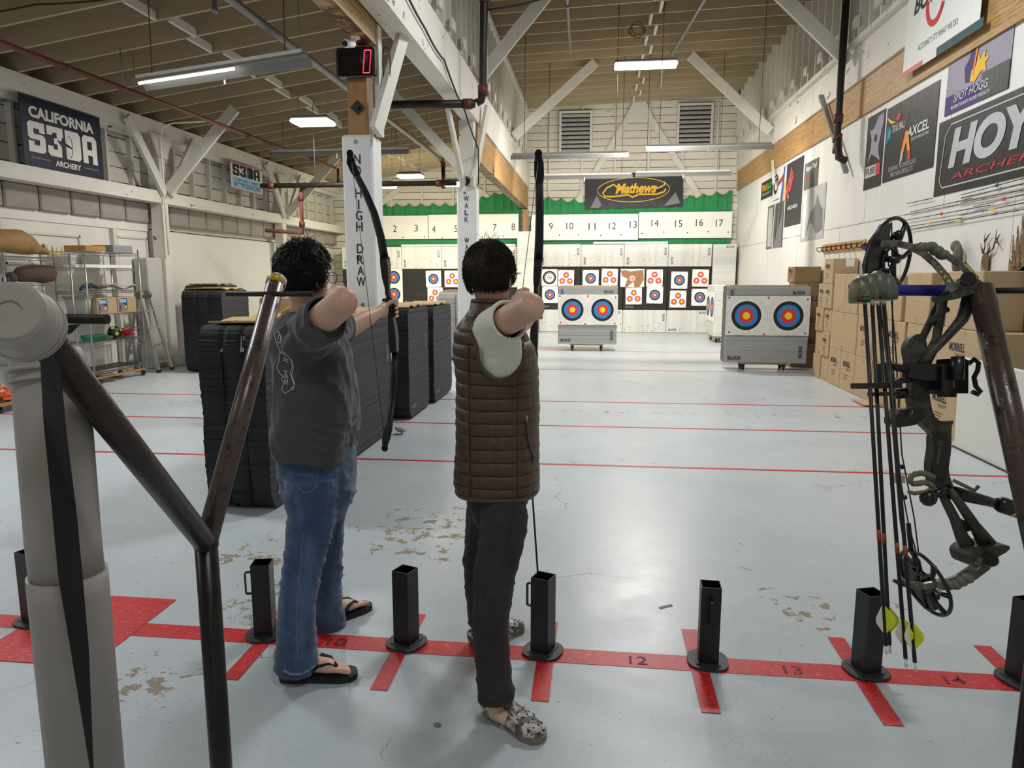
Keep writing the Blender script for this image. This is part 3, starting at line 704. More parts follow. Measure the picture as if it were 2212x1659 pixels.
# ------------------------------------------------------------------ foam wall of the target line
def foam_panel(x0, x1, z0, z1, mat, label, y0=20.36, txt=None, tm=m_letd, y1=20.78, name='target_block'):
    b = MB().bbox((x0 + .004, y0, z0 + .004), (x1 - .004, y1, z1 - .004), .012, 0); fr = (V((x0, y0, z0)), V((1, 0, 0)), V((0, 0, 1)), V((0, -1, 0))); w = x1 - x0; h = z1 - z0
    for q in (txt or []):
        if q == 'tr': b.text(fr, 'BLOCK', w - .05, h - .3, .2, .06, .004, 1, .02, rot=math.pi / 2)
        if q == 'bl': b.text(fr, 'BLOCK', .08, .25, .2, .06, .004, 1, .02, rot=-math.pi / 2)
        if q == 'b': b.text(fr, 'BLOCK', .07, .06, .22, .06, .004, 1, .02)
        if q == 't': b.text(fr, 'BLOCK', w - .28, h - .1, .22, .06, .004, 1, .02)
    rr = random.Random(int(x0 * 100))
    if mat is m_fwv and y0 > 20.3:
        for i in range(26): b.ring(fr, rr.uniform(.05, w - .05), rr.uniform(.03, h * .5), 0, rr.uniform(.004, .012), .003, rr.choice((1, 1, 2)), 6)
    return single(name, b, [mat, tm, m_pk], label, 'foam block', None)
ordn = ['first', 'second', 'third', 'fourth', 'fifth', 'sixth']
xr = [-1.62, -.44, .76, 1.97, 3.15]
for i in range(4):
    foam_panel(xr[i], xr[i + 1], 1.84, 2.47 - .01 * (i % 2), m_fwv, 'white foam panel in the top row right of the middle post, %s from the left' % ordn[i], txt=['tr', 'bl'])
    foam_panel(xr[i], xr[i + 1], .64, 1.84, m_fbk2, 'dark foam block behind the paper targets, %s from the left on the right side' % ordn[i], txt=['b'], tm=m_letw)
    foam_panel(xr[i], xr[i + 1], .0, .64, m_fwv, 'white foam panel at floor level right of the middle post, %s from the left' % ordn[i], txt=['b', 't'] if i % 2 else ['tr'])
xl = [-7.4, -6.4, -5.62, -4.44, -3.24, -2.25]
for i in range(5):
    foam_panel(xl[i], xl[i + 1], 1.78, 2.42, m_fwv, 'white foam panel in the top row left of the middle post, %s from the left' % ordn[i], txt=['tr', 'bl'])
    foam_panel(xl[i], xl[i + 1], .62, 1.78, m_fbk2, 'dark foam block on the left half of the target line, %s from the left' % ordn[i], txt=['bl'], tm=m_letw)
    foam_panel(xl[i], xl[i + 1], .0, .62, m_fwv, 'white foam panel at floor level on the left half, %s from the left' % ordn[i])
foam_panel(3.17, 3.8, .0, 2.45, m_fwht, 'tall white foam column at the right end of the target line', y0=20.3, txt=['t'])
foam_panel(-2.22, -1.66, .0, 2.82, m_fwht, 'tall white foam panel around the middle of the target line', y0=20.1, y1=20.34)
single('wood_strip', MB().box((-.1, 20.4, 2.475), (1.95, 20.75, 2.53)), m_wh, 'long white strip lying on the top foam panels', 'board')
single('wood_strip', MB().box((-5.62, 20.4, 2.425), (-2.3, 20.75, 2.48)), m_wh, 'cream strip lying on the left top foam panels', 'board')
# number boards and green nets
m_brd = M('number_board_paint', (232, 230, 220), .5, var=.02, vs=1.5, col2=(178, 174, 164), thr=.73, sharp=.04, dsc=9)
m_num = M('number_paint', (62, 60, 58), .6)
def board(x0, x1, z0, z1, nums, label):
    b = MB().box((x0 + .01, 20.82, z0), (x1 - .01, 20.86, z1)); fr = (V((0, 20.82, 0)), V((1, 0, 0)), V((0, 0, 1)), V((0, -1, 0)))
    for s_, px, py in nums:
        p = aY(px, py, 20.82); w = .11 if len(s_) == 1 else .2
        b.text(fr, s_, p.x - w / 2, p.z - .095, w, .19, .004, 1, .0)
        b.ring(fr, p.x + .25, p.z - .25, 0, .02, .004, 1, 8)
    return single('number_board', b, [m_brd, m_num], label, 'number board')
board(-7.2, -4.92, 2.66, 3.33, [('1', 806, 494), ('2', 853, 494), ('3', 899, 493)], 'leftmost white board, with lane numbers 2 and 3')
board(-4.92, -2.25, 2.66, 3.35, [('4', 937, 495), ('5', 985, 494), ('6', 1024, 493), ('7', 1069, 491), ('8', 1109, 490)], 'cream board with lane numbers 4 to 8, left of the middle post')
board(-1.9, 1.16, 2.6, 3.32, [('9', 1190, 489), ('10', 1231, 488), ('11', 1279, 489), ('12', 1323, 488), ('13', 1368, 485)], 'white board with lane numbers 9, 10, 11, 12 and 13, right of the middle post')
board(1.16, 3.74, 2.64, 3.36, [('14', 1415, 482), ('15', 1466, 483), ('16', 1511, 481), ('17', 1554, 482)], 'rightmost white board, with lane numbers 14 to 17')
def net(x0, x1, tops, label):
    n = int((x1 - x0) / .03); m = 14; vs = []; fs = []
    for i in range(n + 1):
        x = x0 + (x1 - x0) * i / n; sag = abs(math.sin((x - x0) * math.pi / .36)); zt = np.interp(x, [q[0] for q in tops], [q[1] for q in tops]) - .11 * sag
        for j in range(m + 1):
            u = j / m; z = 2.45 + (zt - 2.45) * u
            vs.append((x, 20.9 + .018 * math.sin(x * 23 + math.sin(x * 5) * 2) * (.4 + u) + .01 * math.sin(x * 51), z))
    for i in range(n):
        for j in range(m): a = i * (m + 1) + j; fs.append((a, a + m + 1, a + m + 2, a + 1))
    b = MB(); b.add(vs, fs, 0, True); o = single('green_net', b, m_net, label, 'net')
    md = o.modifiers.new('thickness', 'SOLIDIFY'); md.thickness = .003; return o
m_net = M('green_netting', (44, 150, 88), .8, var=.2, vs=9, stretch=(3, 1, .4), alpha=.64)
net(-7.3, -2.2, [(-7.3, 3.7), (-3.6, 3.7), (-3.3, 3.9), (-2.4, 4.12), (-2.2, 3.9)], 'green net with a scalloped top on the left half of the far wall')
net(-1.75, 3.72, [(-1.8, 3.88), (-.4, 3.75), (2.4, 3.82), (3.72, 3.97)], 'green net with a scalloped top on the right half of the far wall')
# ------------------------------------------------------------------ banners
m_ban = {k: M('banner_' + k, c, min(.7, rgh + .12), var=.06, vs=2, spec=.3, bump=1.0, bs=3.5, stretch=(1, 1.6, .8)) for k, c, rgh in (('black', (25, 26, 25), .35), ('navy', (22, 25, 48), .4), ('white', (218, 217, 212), .45), ('gold', (226, 178, 44), .45), ('grey', (120, 120, 122), .5), ('red', (192, 48, 50), .45),
   ('silver', (176, 178, 180), .4), ('teal', (52, 84, 84), .5), ('purple', (70, 54, 110), .5), ('lightblue', (140, 186, 212), .5), ('orange', (232, 140, 40), .5), ('green', (70, 180, 60), .5), ('mauve', (150, 144, 156), .5), ('pink', (214, 110, 118), .5), ('blue', (52, 84, 160), .5), ('camo', (98, 96, 88), .6), ('pale', (176, 176, 168), .6), ('darkgreen', (40, 54, 42), .6), ('ash', (52, 53, 53), .4))}
BK = list(m_ban.keys()); BI = {k: i for i, k in enumerate(BK)}; BMATS = list(m_ban.values())
def banner(label, fr, w, h, base, fn, name='banner', cat='banner', wav=.001, seed=1, n=26):
    """rippled printed sheet hanging in frame fr"""
    b = MB(); m = max(6, int(n * h / w)); f0 = seed * 1.3
    def wv(x, y): return wav * (math.sin(x * 9 / w + f0) * math.sin(y * 5 / h + f0 * 2) + .5 * math.sin((x + y) * 17 / w + f0))
    for side in (0, 1):
        vs = []; fs = []
        for i in range(n + 1):
            for j in range(m + 1):
                x = w * i / n; y = h * j / m; vs.append(b.fp(fr, x, y, wv(x, y) + wav * 1.6 + (.004 if side else 0)))
        for i in range(n):
            for j in range(m):
                a = i * (m + 1) + j; q = (a, a + m + 1, a + m + 2, a + 1); fs.append(q if side else q[::-1])
        b.add(vs, fs, BI[base], True)
    k0 = len(b.v); fn(b, fr)
    N = fr[3]
    for i in range(k0, len(b.v)):      # printing follows the ripples
        p = V(b.v[i]); d = p - fr[0]; b.v[i] = tuple(p + N * (wv(d.dot(fr[1]), d.dot(fr[2])) + wav * 1.6 + .006))
    return single(name, b, BMATS, label, cat, None)
def RW(y0, z0, off=0): return (V((XR - .002 - off, y0, z0)), V((0, -1, 0)), V((0, 0, 1)), V((-1, 0, 0)))
def LW(y0, z0, off=0): return (V((XL + .37 + off, y0, z0)), V((0, 1, 0)), V((0, 0, 1)), V((1, 0, 0)))
def tx(b, fr, s, x, y, w, h, c, bold=.02, shear=0, off=.002, rot=0): b.text(fr, s, x, y, w, h, off, BI[c], bold, shear, rot)
def rc(b, fr, x0, y0, x1, y1, c, off=.001): b.rect(fr, x0, y0, x1, y1, off, BI[c])
def f_bow(b, fr):
    w, h = 1.9, 1.35
    tx(b, fr, 'BOWTECH', .2, .66, 1.4, .2, 'black', .03, .25)
    b.line(fr, [(.78 + .26 * math.cos(a) * .8, .66 + .26 * math.sin(a)) for a in np.linspace(3.0, 5.9, 16)], .07, .004, BI['red'])
    tx(b, fr, "ACCURACY. IT'S WHAT WE DO", .4, .2, .95, .07, 'grey', 0); rc(b, fr, 0, 0, .55, .06, 'pink'); rc(b, fr, .9, 0, 1.9, .09, 'teal')
banner('large white banner reading BOWTECH at the top right', RW(aX(1950, 178, XR - .1).y, 4.05, .1), 1.82, 1.32, 'white', f_bow, seed=2)
def f_hog(b, fr):
    rc(b, fr, 0, 0, 1.27, .2, 'purple'); rc(b, fr, .75, 0, 1.27, .27, 'black', .002); rc(b, fr, 0, .6, 1.27, .645, 'ash')
    tx(b, fr, 'SPOT HOGG', .2, .1, .7, .1, 'purple', .06, .2, .003); tx(b, fr, 'SPOT HOGG', .2, .105, .7, .09, 'silver', .02, .2, .005); tx(b, fr, "MODERN TOUGHEST ARCHERY PRODUCTS", .16, .04, .78, .035, 'white', .01, off=.006)
    b.poly(fr, [(.52, .25), (.62, .22), (.74, .3), (.84, .28), (.8, .36), (.88, .4), (.78, .42), (.8, .5), (.7, .42), (.66, .5), (.62, .38), (.54, .36)], .004, BI['gold'])
    b.poly(fr, [(.42, .26), (.55, .24), (.62, .42), (.62, .56), (.52, .6), (.46, .48), (.38, .42)], .003, BI['purple'])
    b.line(fr, [(.58, .3), (.6, .45), (.64, .6)], .035, .006, BI['orange'])
banner('mauve and purple banner reading SPOT HOGG above the HOYT banner', RW(8.9, 3.37), 1.27, .66, 'mauve', f_hog, seed=3)
def f_axc(b, fr):
    tx(b, fr, 'T.R.U. BALL', .22, .62, .4, .09, 'white', .01, .1); b.poly(fr, [(.02, .86), (.2, .78), (.34, .74), (.2, .74), (.1, .78)], .002, BI['gold'])
    b.poly(fr, [(.04, .5), (.2, .55), (.22, .66), (.12, .74), (.04, .7)], .002, BI['blue']); b.poly(fr, [(.12, .55), (.18, .62), (.16, .7), (.1, .64)], .004, BI['green'])
    b.poly(fr, [(.3, .78), (.4, .84), (.5, .8), (.44, .74)], .003, BI['red']); b.line(fr, [(.55, .5), (.75, .8)], .008, .003, BI['red'])
    tx(b, fr, 'AXCEL', .72, .47, .6, .12, 'white', .02, .1); tx(b, fr, 'SIGHTS AND SCOPES', .85, .41, .48, .035, 'white', 0)
    b.poly(fr, [(.56, .3), (.66, .56), (.74, .56), (.84, .3), (.76, .3), (.7, .42), (.64, .3)], .003, BI['orange']); b.poly(fr, [(.56, .3), (.64, .3), (.62, .22), (.54, .16)], .003, BI['silver']); b.poly(fr, [(.76, .3), (.84, .3), (.88, .2), (.78, .16)], .003, BI['red'])
    tx(b, fr, 'LEADING TECHNOLOGY', .2, .12, .85, .06, 'silver', 0); tx(b, fr, 'PROVEN RESULTS', .28, .04, .68, .06, 'silver', 0)
banner('black banner reading T.R.U. BALL and AXCEL beside the narrow FUSE banner', RW(10.58, 2.85), 1.5, .97, 'black', f_axc, seed=4)
def f_fuse(b, fr):
    b.poly(fr, [(.06, .9), (.14, .82), (.26, .82), (.42, .96), (.6, .98), (.6, .84), (.5, .62), (.48, .5), (.58, .34), (.4, .42), (.24, .48), (.1, .36), (.2, .56), (.2, .7)], .002, BI['mauve'])
    b.ring(fr, .36, .68, 0, .055, .004, BI['black'], 20); rc(b, fr, .06, .16, .6, .32, 'silver', .003); rc(b, fr, .44, .16, .6, .32, 'red', .004); tx(b, fr, 'FUSE', .09, .2, .32, .09, 'black', .02, .1, .005)
banner('narrow black banner reading FUSE on the right wall', RW(11.28, 2.83), .64, 1.02, 'black', f_fuse, seed=5)
def f_hoyt(b, fr):
    tx(b, fr, 'HOYT', .3, .27, 2.0, .42, 'silver', .05, .18); tx(b, fr, 'ARCHERY', .38, .14, 1.8, .07, 'red', .0, .2)
    P = [(.2, .08), (2.5, .08), (2.6, .16), (2.6, .62), (2.5, .75), (.3, .75), (.18, .64), (.12, .16), (.2, .08)]; b.line(fr, P, .016, .002, BI['silver'])
banner('wide black banner reading HOYT ARCHERY above the arrow shafts', RW(9.0, 2.5), 2.75, .82, 'black', f_hoyt, seed=6, n=40, wav=.001)
def f_pse(b, fr):
    tx(b, fr, 'PSE', .22, .5, .62, .3, 'silver', .08, .1, .001, .9); tx(b, fr, 'PSE', .22, .5, .62, .28, 'red', .05, .1, .004, .9); tx(b, fr, 'ARCHERY', .2, .33, .75, .07, 'white', .01)
banner('tall black banner with red PSE lettering and the word ARCHERY', RW(15.72, 2.59), 1.2, 1.27, 'ash', f_pse, seed=7)
def f_vt(b, fr): tx(b, fr, 'VaporTrail', .1, .3, .68, .12, 'white', .02, .2); rc(b, fr, .1, .22, .3, .25, 'red')
banner('small olive poster reading VaporTrail above the grey landscape poster', RW(14.42, 3.19), .86, .48, 'camo', f_vt, name='poster', cat='poster', seed=8)
def f_map(b, fr):
    rc(b, fr, .12, .06, .3, .85, 'white'); b.poly(fr, [(.35, .05), (.6, .35), (.75, .25), (1.0, .1), (1.35, .15), (1.3, .5), (1.1, .62), (.95, .78), (.85, .6), (.6, .5), (.45, .3)], .002, BI['grey']); b.poly(fr, [(.45, .02), (.75, .3), (1.0, .04)], .004, BI['pale'])
banner('grey mountain landscape poster left of the FUSE banner', RW(14.46, 2.24), 1.42, .94, 'pale', f_map, name='poster', cat='poster', seed=9)
def f_tg(b, fr): tx(b, fr, 'TRU', .08, .18, .46, .14, 'orange', .03); tx(b, fr, 'GLO', .56, .18, .46, .14, 'green', .03); tx(b, fr, 'ARCHERY PRODUCTS', .1, .08, .85, .05, 'silver', 0)
banner('small dark green banner reading TRUGLO on the right wall', RW(18.02, 3.37), 1.12, .4, 'darkgreen', f_tg, seed=10)
def f_c(b, fr):
    b.ring(fr, .26, .42, .17, .21, .002, BI['black'], 26); tx(b, fr, 'C', .1, .25, .3, .3, 'black', .0); b.poly(fr, [(.7, 0), (.9, 0), (1.0, .7), (.92, .7)], .002, BI['blue']); b.poly(fr, [(.9, .0), (1.05, .0), (1.05, .38), (.98, .38)], .004, BI['gold'])
    b.poly(fr, [(.5, .45), (.85, .55), (.95, .66), (.8, .42), (.5, .36)], .005, BI['red']); b.ring(fr, .3, .45, 0, .06, .005, BI['lightblue'], 12); tx(b, fr, 'www.archery', .1, .06, .5, .04, 'black')
banner('white banner with a big black C and coloured stripes beside TRUGLO', RW(16.86, 3.15), 1.1, .7, 'white', f_c, seed=11)
def f_tree(b, fr):
    rc(b, fr, .1, .04, .5, .9, 'pale')
    for x, w in ((.55, .1), (.8, .06), (1.05, .12)): b.poly(fr, [(x, 0), (x + w, 0), (x + w * .8, .5), (x + w * 1.6, .94), (x + w * .9, .94), (x + w * .2, .5)], .002, BI['white' if x < .6 else 'ash'])
    b.poly(fr, [(.7, 0), (1.4, 0), (1.4, .7), (1.0, .4)], .004, BI['grey'])
banner('grey poster with white tree trunks, lowest of the far right posters', RW(17.23, 2.2), 1.42, .95, 'camo', f_tree, name='poster', cat='poster', seed=12)
def block_letter(b, fr, ch, x, y, w, h, c, off=.003):
    """heavy squared letters with cut corners"""
    k = w * .12
    def P(pts): b.poly(fr, [(x + px * w, y + py * h) for px, py in pts], off, BI[c])
    def H(z0, z1, x0=0, x1=1): P([(x0 + .03, z0), (x1 - .03, z0), (x1, z0 + .03), (x1, z1 - .03), (x1 - .03, z1), (x0 + .03, z1), (x0, z1 - .03), (x0, z0 + .03)])
    if ch == 'S':
        P([(0, 0), (.85, 0), (1, .1), (1, .52), (.85, .6), (.66, .6), (.66, .24), (.34, .24), (.34, .36), (0, .36)]); P([(0, .5), (.12, .42), (.66, .42), (.66, .6), (.34, .6), (.34, .78), (.66, .78), (.66, .66), (1, .66), (1, 1), (.15, 1), (0, .9)])
    if ch == '3':
        P([(0, 1), (0, .7), (.33, .7), (.33, .8), (.6, .8), (.6, .62), (.4, .62), (.4, .42), (.85, .42), (.75, .52), (1, .66), (1, 1)]); P([(.6, .42), (.6, .24), (.35, .24), (.35, .34), (0, .34), (0, .1), (.15, 0), (1, 0), (1, .42)])
    if ch == 'D':
        P([(0, 0), (.85, 0), (1, .12), (1, .88), (.85, 1), (0, 1)])
    if ch == 'A':
        P([(0, 0), (.34, 0), (.34, .8), (.66, .8), (.66, 0), (1, 0), (1, .88), (.85, 1), (.15, 1), (0, .88)]); P([(.34, .3), (.66, .3), (.66, .5), (.34, .5)])
def f_s3(W, H_, c, dark, y0, lh):
    def f(b, fr):
        lw = W * .2; x = W * .06
        for ch in 'S3DA': block_letter(b, fr, ch, x, y0, lw, lh, c); x += lw * 1.12
        # archer drawing a bow, over the D
        ox = W * .06 + lw * 2.1; s = lh
        b.poly(fr, [(ox - .1 * s, y0), (ox + .12 * s, y0), (ox + .1 * s, y0 + .42 * s), (ox + .4 * s, y0 + .38 * s), (ox + .4 * s, y0 + .43 * s), (ox + .08 * s, y0 + .56 * s), (ox - .1 * s, y0 + .55 * s), (ox - .28 * s, y0 + .58 * s), (ox - .2 * s, y0 + .48 * s), (ox - .08 * s, y0 + .38 * s)], .006, BI[dark])
        b.ring(fr, ox + .0 * s, y0 + .64 * s, 0, .06 * s, .006, BI[dark], 12)
        b.line(fr, [(ox + .3 * s, y0 + .82 * s), (ox + .42 * s, y0 + .7 * s), (ox + .43 * s, y0 + .42 * s), (ox + .42 * s, y0 + .2 * s), (ox + .3 * s, y0 + .06 * s)], .02 * s, .006, BI[dark])
        b.line(fr, [(ox + .3 * s, y0 + .82 * s), (ox + .05 * s, y0 + .5 * s)], .008 * s, .006, BI[dark]); b.line(fr, [(ox + .3 * s, y0 + .06 * s), (ox + .12 * s, y0 + .36 * s)], .008 * s, .006, BI[dark])
    return f
def f_cal(b, fr):
    tx(b, fr, 'CALIFORNIA', .14, .7, 1.24, .15, 'white', .04); f_s3(1.52, .98, 'white', 'navy', .25, .4)(b, fr)
    tx(b, fr, 'ARCHERY', .55, .12, .5, .08, 'white', .03); rc(b, fr, .12, .17, .46, .185, 'grey'); rc(b, fr, 1.12, .17, 1.42, .185, 'grey')
banner('large navy banner reading CALIFORNIA S3DA ARCHERY on the left wall', LW(8.9, 2.99), 1.54, .97, 'navy', f_cal, seed=13)
def f_s2(b, fr):
    rc(b, fr, .05, .03, 1.35, .26, 'lightblue', .001); f_s3(1.38, .6, 'navy', 'lightblue', .29, .23)(b, fr)
    rc(b, fr, 0, 0, 1.4, .02, 'red', .002); rc(b, fr, 0, .53, 1.4, .55, 'red', .002); tx(b, fr, '3-D ARCHERY', .2, .19, 1.0, .045, 'navy', .01); tx(b, fr, 'WWW.S3DA.ORG', .1, .06, 1.2, .1, 'black', .01)
banner('small white and blue banner reading S3DA and WWW.S3DA.ORG on the left wall', LW(14.35, 3.38), 1.4, .56, 'white', f_s2, seed=14)
def f_mat(b, fr):
    W = 2.7
    b.poly(fr, [(.15, .03), (.33, .38), (.5, .03)], .001, BI['grey']); b.poly(fr, [(2.2, .03), (2.52, .4), (2.65, .1)], .001, BI['grey'])
    for i in range(9): b.poly(fr, [(.4 + i * .2, .03), (.5 + i * .2, .16 + .05 * math.sin(i * 2)), (.62 + i * .2, .03)], .001, BI['ash'])
    b.line(fr, [(1.35 + 1.0 * math.cos(a), .5 + .33 * math.sin(a)) for a in np.linspace(0, 2 * math.pi, 49)], .018, .003, BI['gold'])
    tx(b, fr, 'Mathews', .85, .4, 1.15, .28, 'gold', .04, .3)
    b.line(fr, [(.95, .55), (.8, .66), (.62, .58), (.5, .44), (.55, .34), (.8, .33), (1.2, .37), (1.33, .3), (1.5, .37), (2.0, .36), (2.2, .42), (2.25, .5)], .045, .004, BI['gold']); b.line(fr, [(1.9, .5), (2.1, .55), (2.22, .62), (2.2, .7)], .04, .004, BI['gold'])
banner('black banner with golden Mathews script inside an oval on the far wall', (V((-.35, 20.86, 3.46)), V((1, 0, .018)), V((-.018, 0, 1)), V((0, -1, 0))), 2.72, .96, 'black', f_mat, seed=15, wav=.001)
# ------------------------------------------------------------------ light fittings
m_tube = M('lit_tube', (255, 250, 238), .5, var=0, emit=9.0); m_diff = M('lit_diffuser', (250, 252, 250), .5, var=0, emit=5.5)
m_difw = M('lit_warm_diffuser', (255, 244, 220), .5, var=0, emit=6); m_hood = M('painted_steel_hood', (122, 122, 120), .4, .1, var=.05)
m_rope = M('thin_cord', (96, 62, 52), .8)
def led(cx, cy, cz, w, d, ztop, label, mat=None, rz=0.0):
    t = thing('ceiling_light', label, 'light', (cx, cy, cz), None)
    part('housing', MB().bbox((cx - w / 2, cy - d / 2, cz + .03), (cx + w / 2, cy + d / 2, cz + .08), .012).box((cx - w / 2 + .05, cy - .05, cz + .08), (cx + w / 2 - .05, cy + .05, cz + .11)), m_hood, t)
    part('diffuser', MB().bbox((cx - w / 2 - .01, cy - d / 2 - .01, cz - .03), (cx + w / 2 + .01, cy + d / 2 + .01, cz + .03), .02), mat or m_diff, t)
    for sx in (-.4, .4): part('hanger', MB().tube([(cx + sx * w, cy, cz + .1), (cx + sx * w, cy, ztop)], .004, 5), m_grey, t)
led(.85, 14.3, 5.5, 1.14, .32, 6.3, 'long bright ceiling light hanging in the middle of the high roof')
led(-4.7, 11.8, 4.1, .62, .4, 4.62, 'bright square light hanging under the aisle roof left of the first padded post')
led(-4.42, 17.0, 3.92, .58, .3, 4.66, 'upper of the small lights between the two padded posts')
led(-4.55, 15.2, 3.48, .5, .3, 4.65, 'lower left light between the two padded posts', m_difw)
led(-3.06, 15.2, 3.5, .34, .3, 4.86, 'small light touching the left edge of the WALK post', m_difw)
def trough(x0, x1, y, z, ztop, label, lit=None, ang=0.0, toward=1, ropes=None):
    t = thing('strip_light', label, 'light', ((x0 + x1) / 2, y, z)); L = x1 - x0; ca, sa = math.cos(ang), math.sin(ang)
    def P(x, yy, zz): x -= (x0 + x1) / 2; return ((x0 + x1) / 2 + x * ca - yy * sa, y + x * sa + yy * ca, z + zz)
    s_ = toward; prof = [(-.11 * s_, -.045), (-.06 * s_, .03), (-.03 * s_, .05), (.03 * s_, .05), (.1 * s_, .0), (.1 * s_, .004), (.035 * s_, .056), (-.035 * s_, .056), (-.066 * s_, .036), (-.116 * s_, -.043)]
    b = MB(); b.prism([P(x0, a, c) for a, c in prof][::-1], V(P(x1, 0, 0)) - V(P(x0, 0, 0))); part('hood', b, m_hood, t)
    part('ballast', MB().bar(P(x0 + .02, 0, .075), P(x1 - .02, 0, .075), .06, .035), M('pale_steel', (190, 188, 180), .45), t)
    for a, c in (lit or []): part('tube', MB().tube([P(a, .03 * s_, .0), P(c, .03 * s_, .0)], .014, 8), m_tube, t, 'glowing tube')
    for x in (ropes or [x0 + .25, x1 - .25]): part('hanger', MB().tube([P(x, 0, .09), P(x + .02, 0, ztop - z)], .006, 5), m_rope, t)
    m = (x0 + x1) / 2; part('clip', MB().bar(P(m - .01, -.12 * s_, -.05), P(m + .01, -.12 * s_, -.05), .01, .08), m_wh, t)
trough(-1.66, .56, 14.0, 3.82, 6.55, 'hanging strip light with its hood to us, nearer left one of three', [(-1.55, .45)])
trough(.87, 3.17, 14.0, 3.92, 6.62, 'hanging strip light with its hood to us, nearer right one of three', [(1.0, 3.05)])
trough(-1.4, .78, 17.0, 3.83, 6.55, 'hanging strip light crossing the left half of the golden script banner', [(-1.3, .7)])
trough(.84, 2.96, 17.0, 3.86, 6.62, 'hanging strip light crossing the right half of the golden script banner', [(.95, 2.85)])
trough(-5.22, -2.85, 7.5, 3.72, 4.6, 'long strip light under the near aisle roof, lit only in its left half', [(-5.15, -3.75)], ang=-.3, toward=-1)
trough(-6.2, -3.5, 13.4, 3.86, 4.5, 'unlit grey strip light low under the aisle roof behind the first padded post')
for x0, x1, y, z in ((-1.66, .56, 14.0, 3.8), (.87, 3.17, 14.0, 3.9), (-1.4, .78, 17.0, 3.81), (.84, 2.96, 17.0, 3.84)):
    area('lamp_strip', ((x0 + x1) / 2, y + .1, z - .02), x1 - x0, .08, 45 * LK, (1, .97, .9), (math.radians(62), 0, 0))
area('lamp_aisle_wash', (-4.6, 17.2, 3.6), 2.5, .1, 70 * LK, (1, .92, .7), (math.radians(62), 0, 0))
# ------------------------------------------------------------------ pipes
def pipe(name, pts, r, mat, label, fits=(), hang=(), cat='pipe'):
    t = thing(name, label, cat, pts[0]); part('pipe', MB().tube(pts, r, 10), mat, t)
    for p, d in fits: p = V(p); part('coupling', MB().tube([p - V(d) * r * 1.15, p + V(d) * r * 1.15], r * 1.3, 10), m_redfit, t)
    for p, zt in hang: p = V(p); part('hanger', MB().tube([p, (p.x, p.y, zt)], .005, 5), m_grey, t)
pipe('sprinkler_pipe', [(-6.05, 5.5, 3.92), (-6.05, 16.4, 4.06)], .032, m_redpipe, 'red sprinkler pipe running along the aisle roof', [((-6.05, 7.9, 3.95), (0, 1, 0)), ((-6.05, 12.2, 4.0), (0, 1, 0)), ((-6.05, 15.0, 4.04), (0, 1, 0))], [((-6.05, 8.9, 3.97), 4.45), ((-6.05, 9.15, 3.97), 4.45), ((-6.05, 12.4, 4.0), 4.45), ((-6.05, 14.2, 4.03), 4.45)])
pipe('red_drop_pipe', [(-6.0, 16.45, 4.05), (-6.0, 16.45, 3.72)], .03, m_redpipe, 'short red drop pipe at the far end of the red sprinkler pipe', [((-6.0, 16.45, 3.75), (0, 0, 1))])
pipe('grey_pipe', [(-3.3, 5.0, 4.05), (-3.3, 15.4, 4.02)], .04, m_grey, 'dark grey pipe running away under the aisle roof behind the clock', [((-3.3, 15.3, 4.02), (0, 1, 0))], [((-3.3, 8.0, 4.05), 4.85), ((-3.3, 11.0, 4.04), 4.85), ((-3.3, 14.0, 4.03), 4.85)])
pipe('drop_pipe', [(-3.3, 15.45, 4.0), (-3.3, 15.45, 3.45)], .04, m_pipe, 'black drop pipe with red joints left of the WALK post', [((-3.3, 15.45, 3.95), (0, 0, 1)), ((-3.3, 15.45, 3.5), (0, 0, 1))])
pipe('cross_pipe', [(-3.0, 10.0, 3.93), (-1.68, 10.0, 3.91)], .055, m_pipe, 'thick black pipe crossing level below the girder', [((-1.78, 10.0, 3.91), (1, 0, 0))])
pipe('riser_pipe', [(-1.66, 10.0, 3.92), (-1.6, 10.0, 3.95), (-1.57, 10.0, 4.05), (-1.55, 10.0, 5.2), (-1.53, 10.0, 6.2)], .055, m_pipe, 'thick black vertical pipe in front of the girder', [((-1.57, 10.0, 4.08), (0, 0, 1)), ((-1.54, 10.0, 5.25), (0, 0, 1))], )
pipe('wall_pipe', [(3.6, 11.75, 6.3), (3.6, 11.75, 3.75), (3.6, 11.6, 3.35), (3.66, 11.5, 3.3)], .055, m_pipe, 'thick black vertical pipe with red joints on the right wall', [((3.6, 11.75, 3.95), (0, 0, 1)), ((3.6, 11.73, 3.66), (0, 0, 1)), ((3.6, 11.7, 3.5), (0, 0, 1))])
pipe('level_pipe', [(-5.9, 12.3, 3.16), (-2.4, 12.3, 3.16)], .045, m_pipe, 'black level pipe between the aisle wall and the WALK post', [((-5.7, 12.3, 3.16), (1, 0, 0)), ((-2.7, 12.3, 3.16), (1, 0, 0))], [((-4.9, 12.3, 3.16), 4.5), ((-3.9, 12.3, 3.16), 4.7)])
pipe('wall_riser', [(-5.12, 12.4, 3.14), (-5.2, 12.4, 3.1), (-5.22, 12.4, 3.0), (-5.22, 12.4, 2.35), (-5.9, 12.4, 2.4)], .04, M('rusty_pipe', (112, 66, 50), .6, var=.3, vs=9), 'rusty pipe bending down behind the head of the left archer', [((-5.22, 12.4, 2.95), (0, 0, 1)), ((-5.22, 12.4, 2.5), (0, 0, 1))])
pipe('roof_pipe', [(2.1, 8.5, 6.2), (1.45, 16.5, 6.18), (1.4, 18.5, 6.15)], .03, m_grey, 'thin grey pipe under the high roof right of the ceiling light', [((1.85, 11.5, 6.19), (0, 1, 0))])
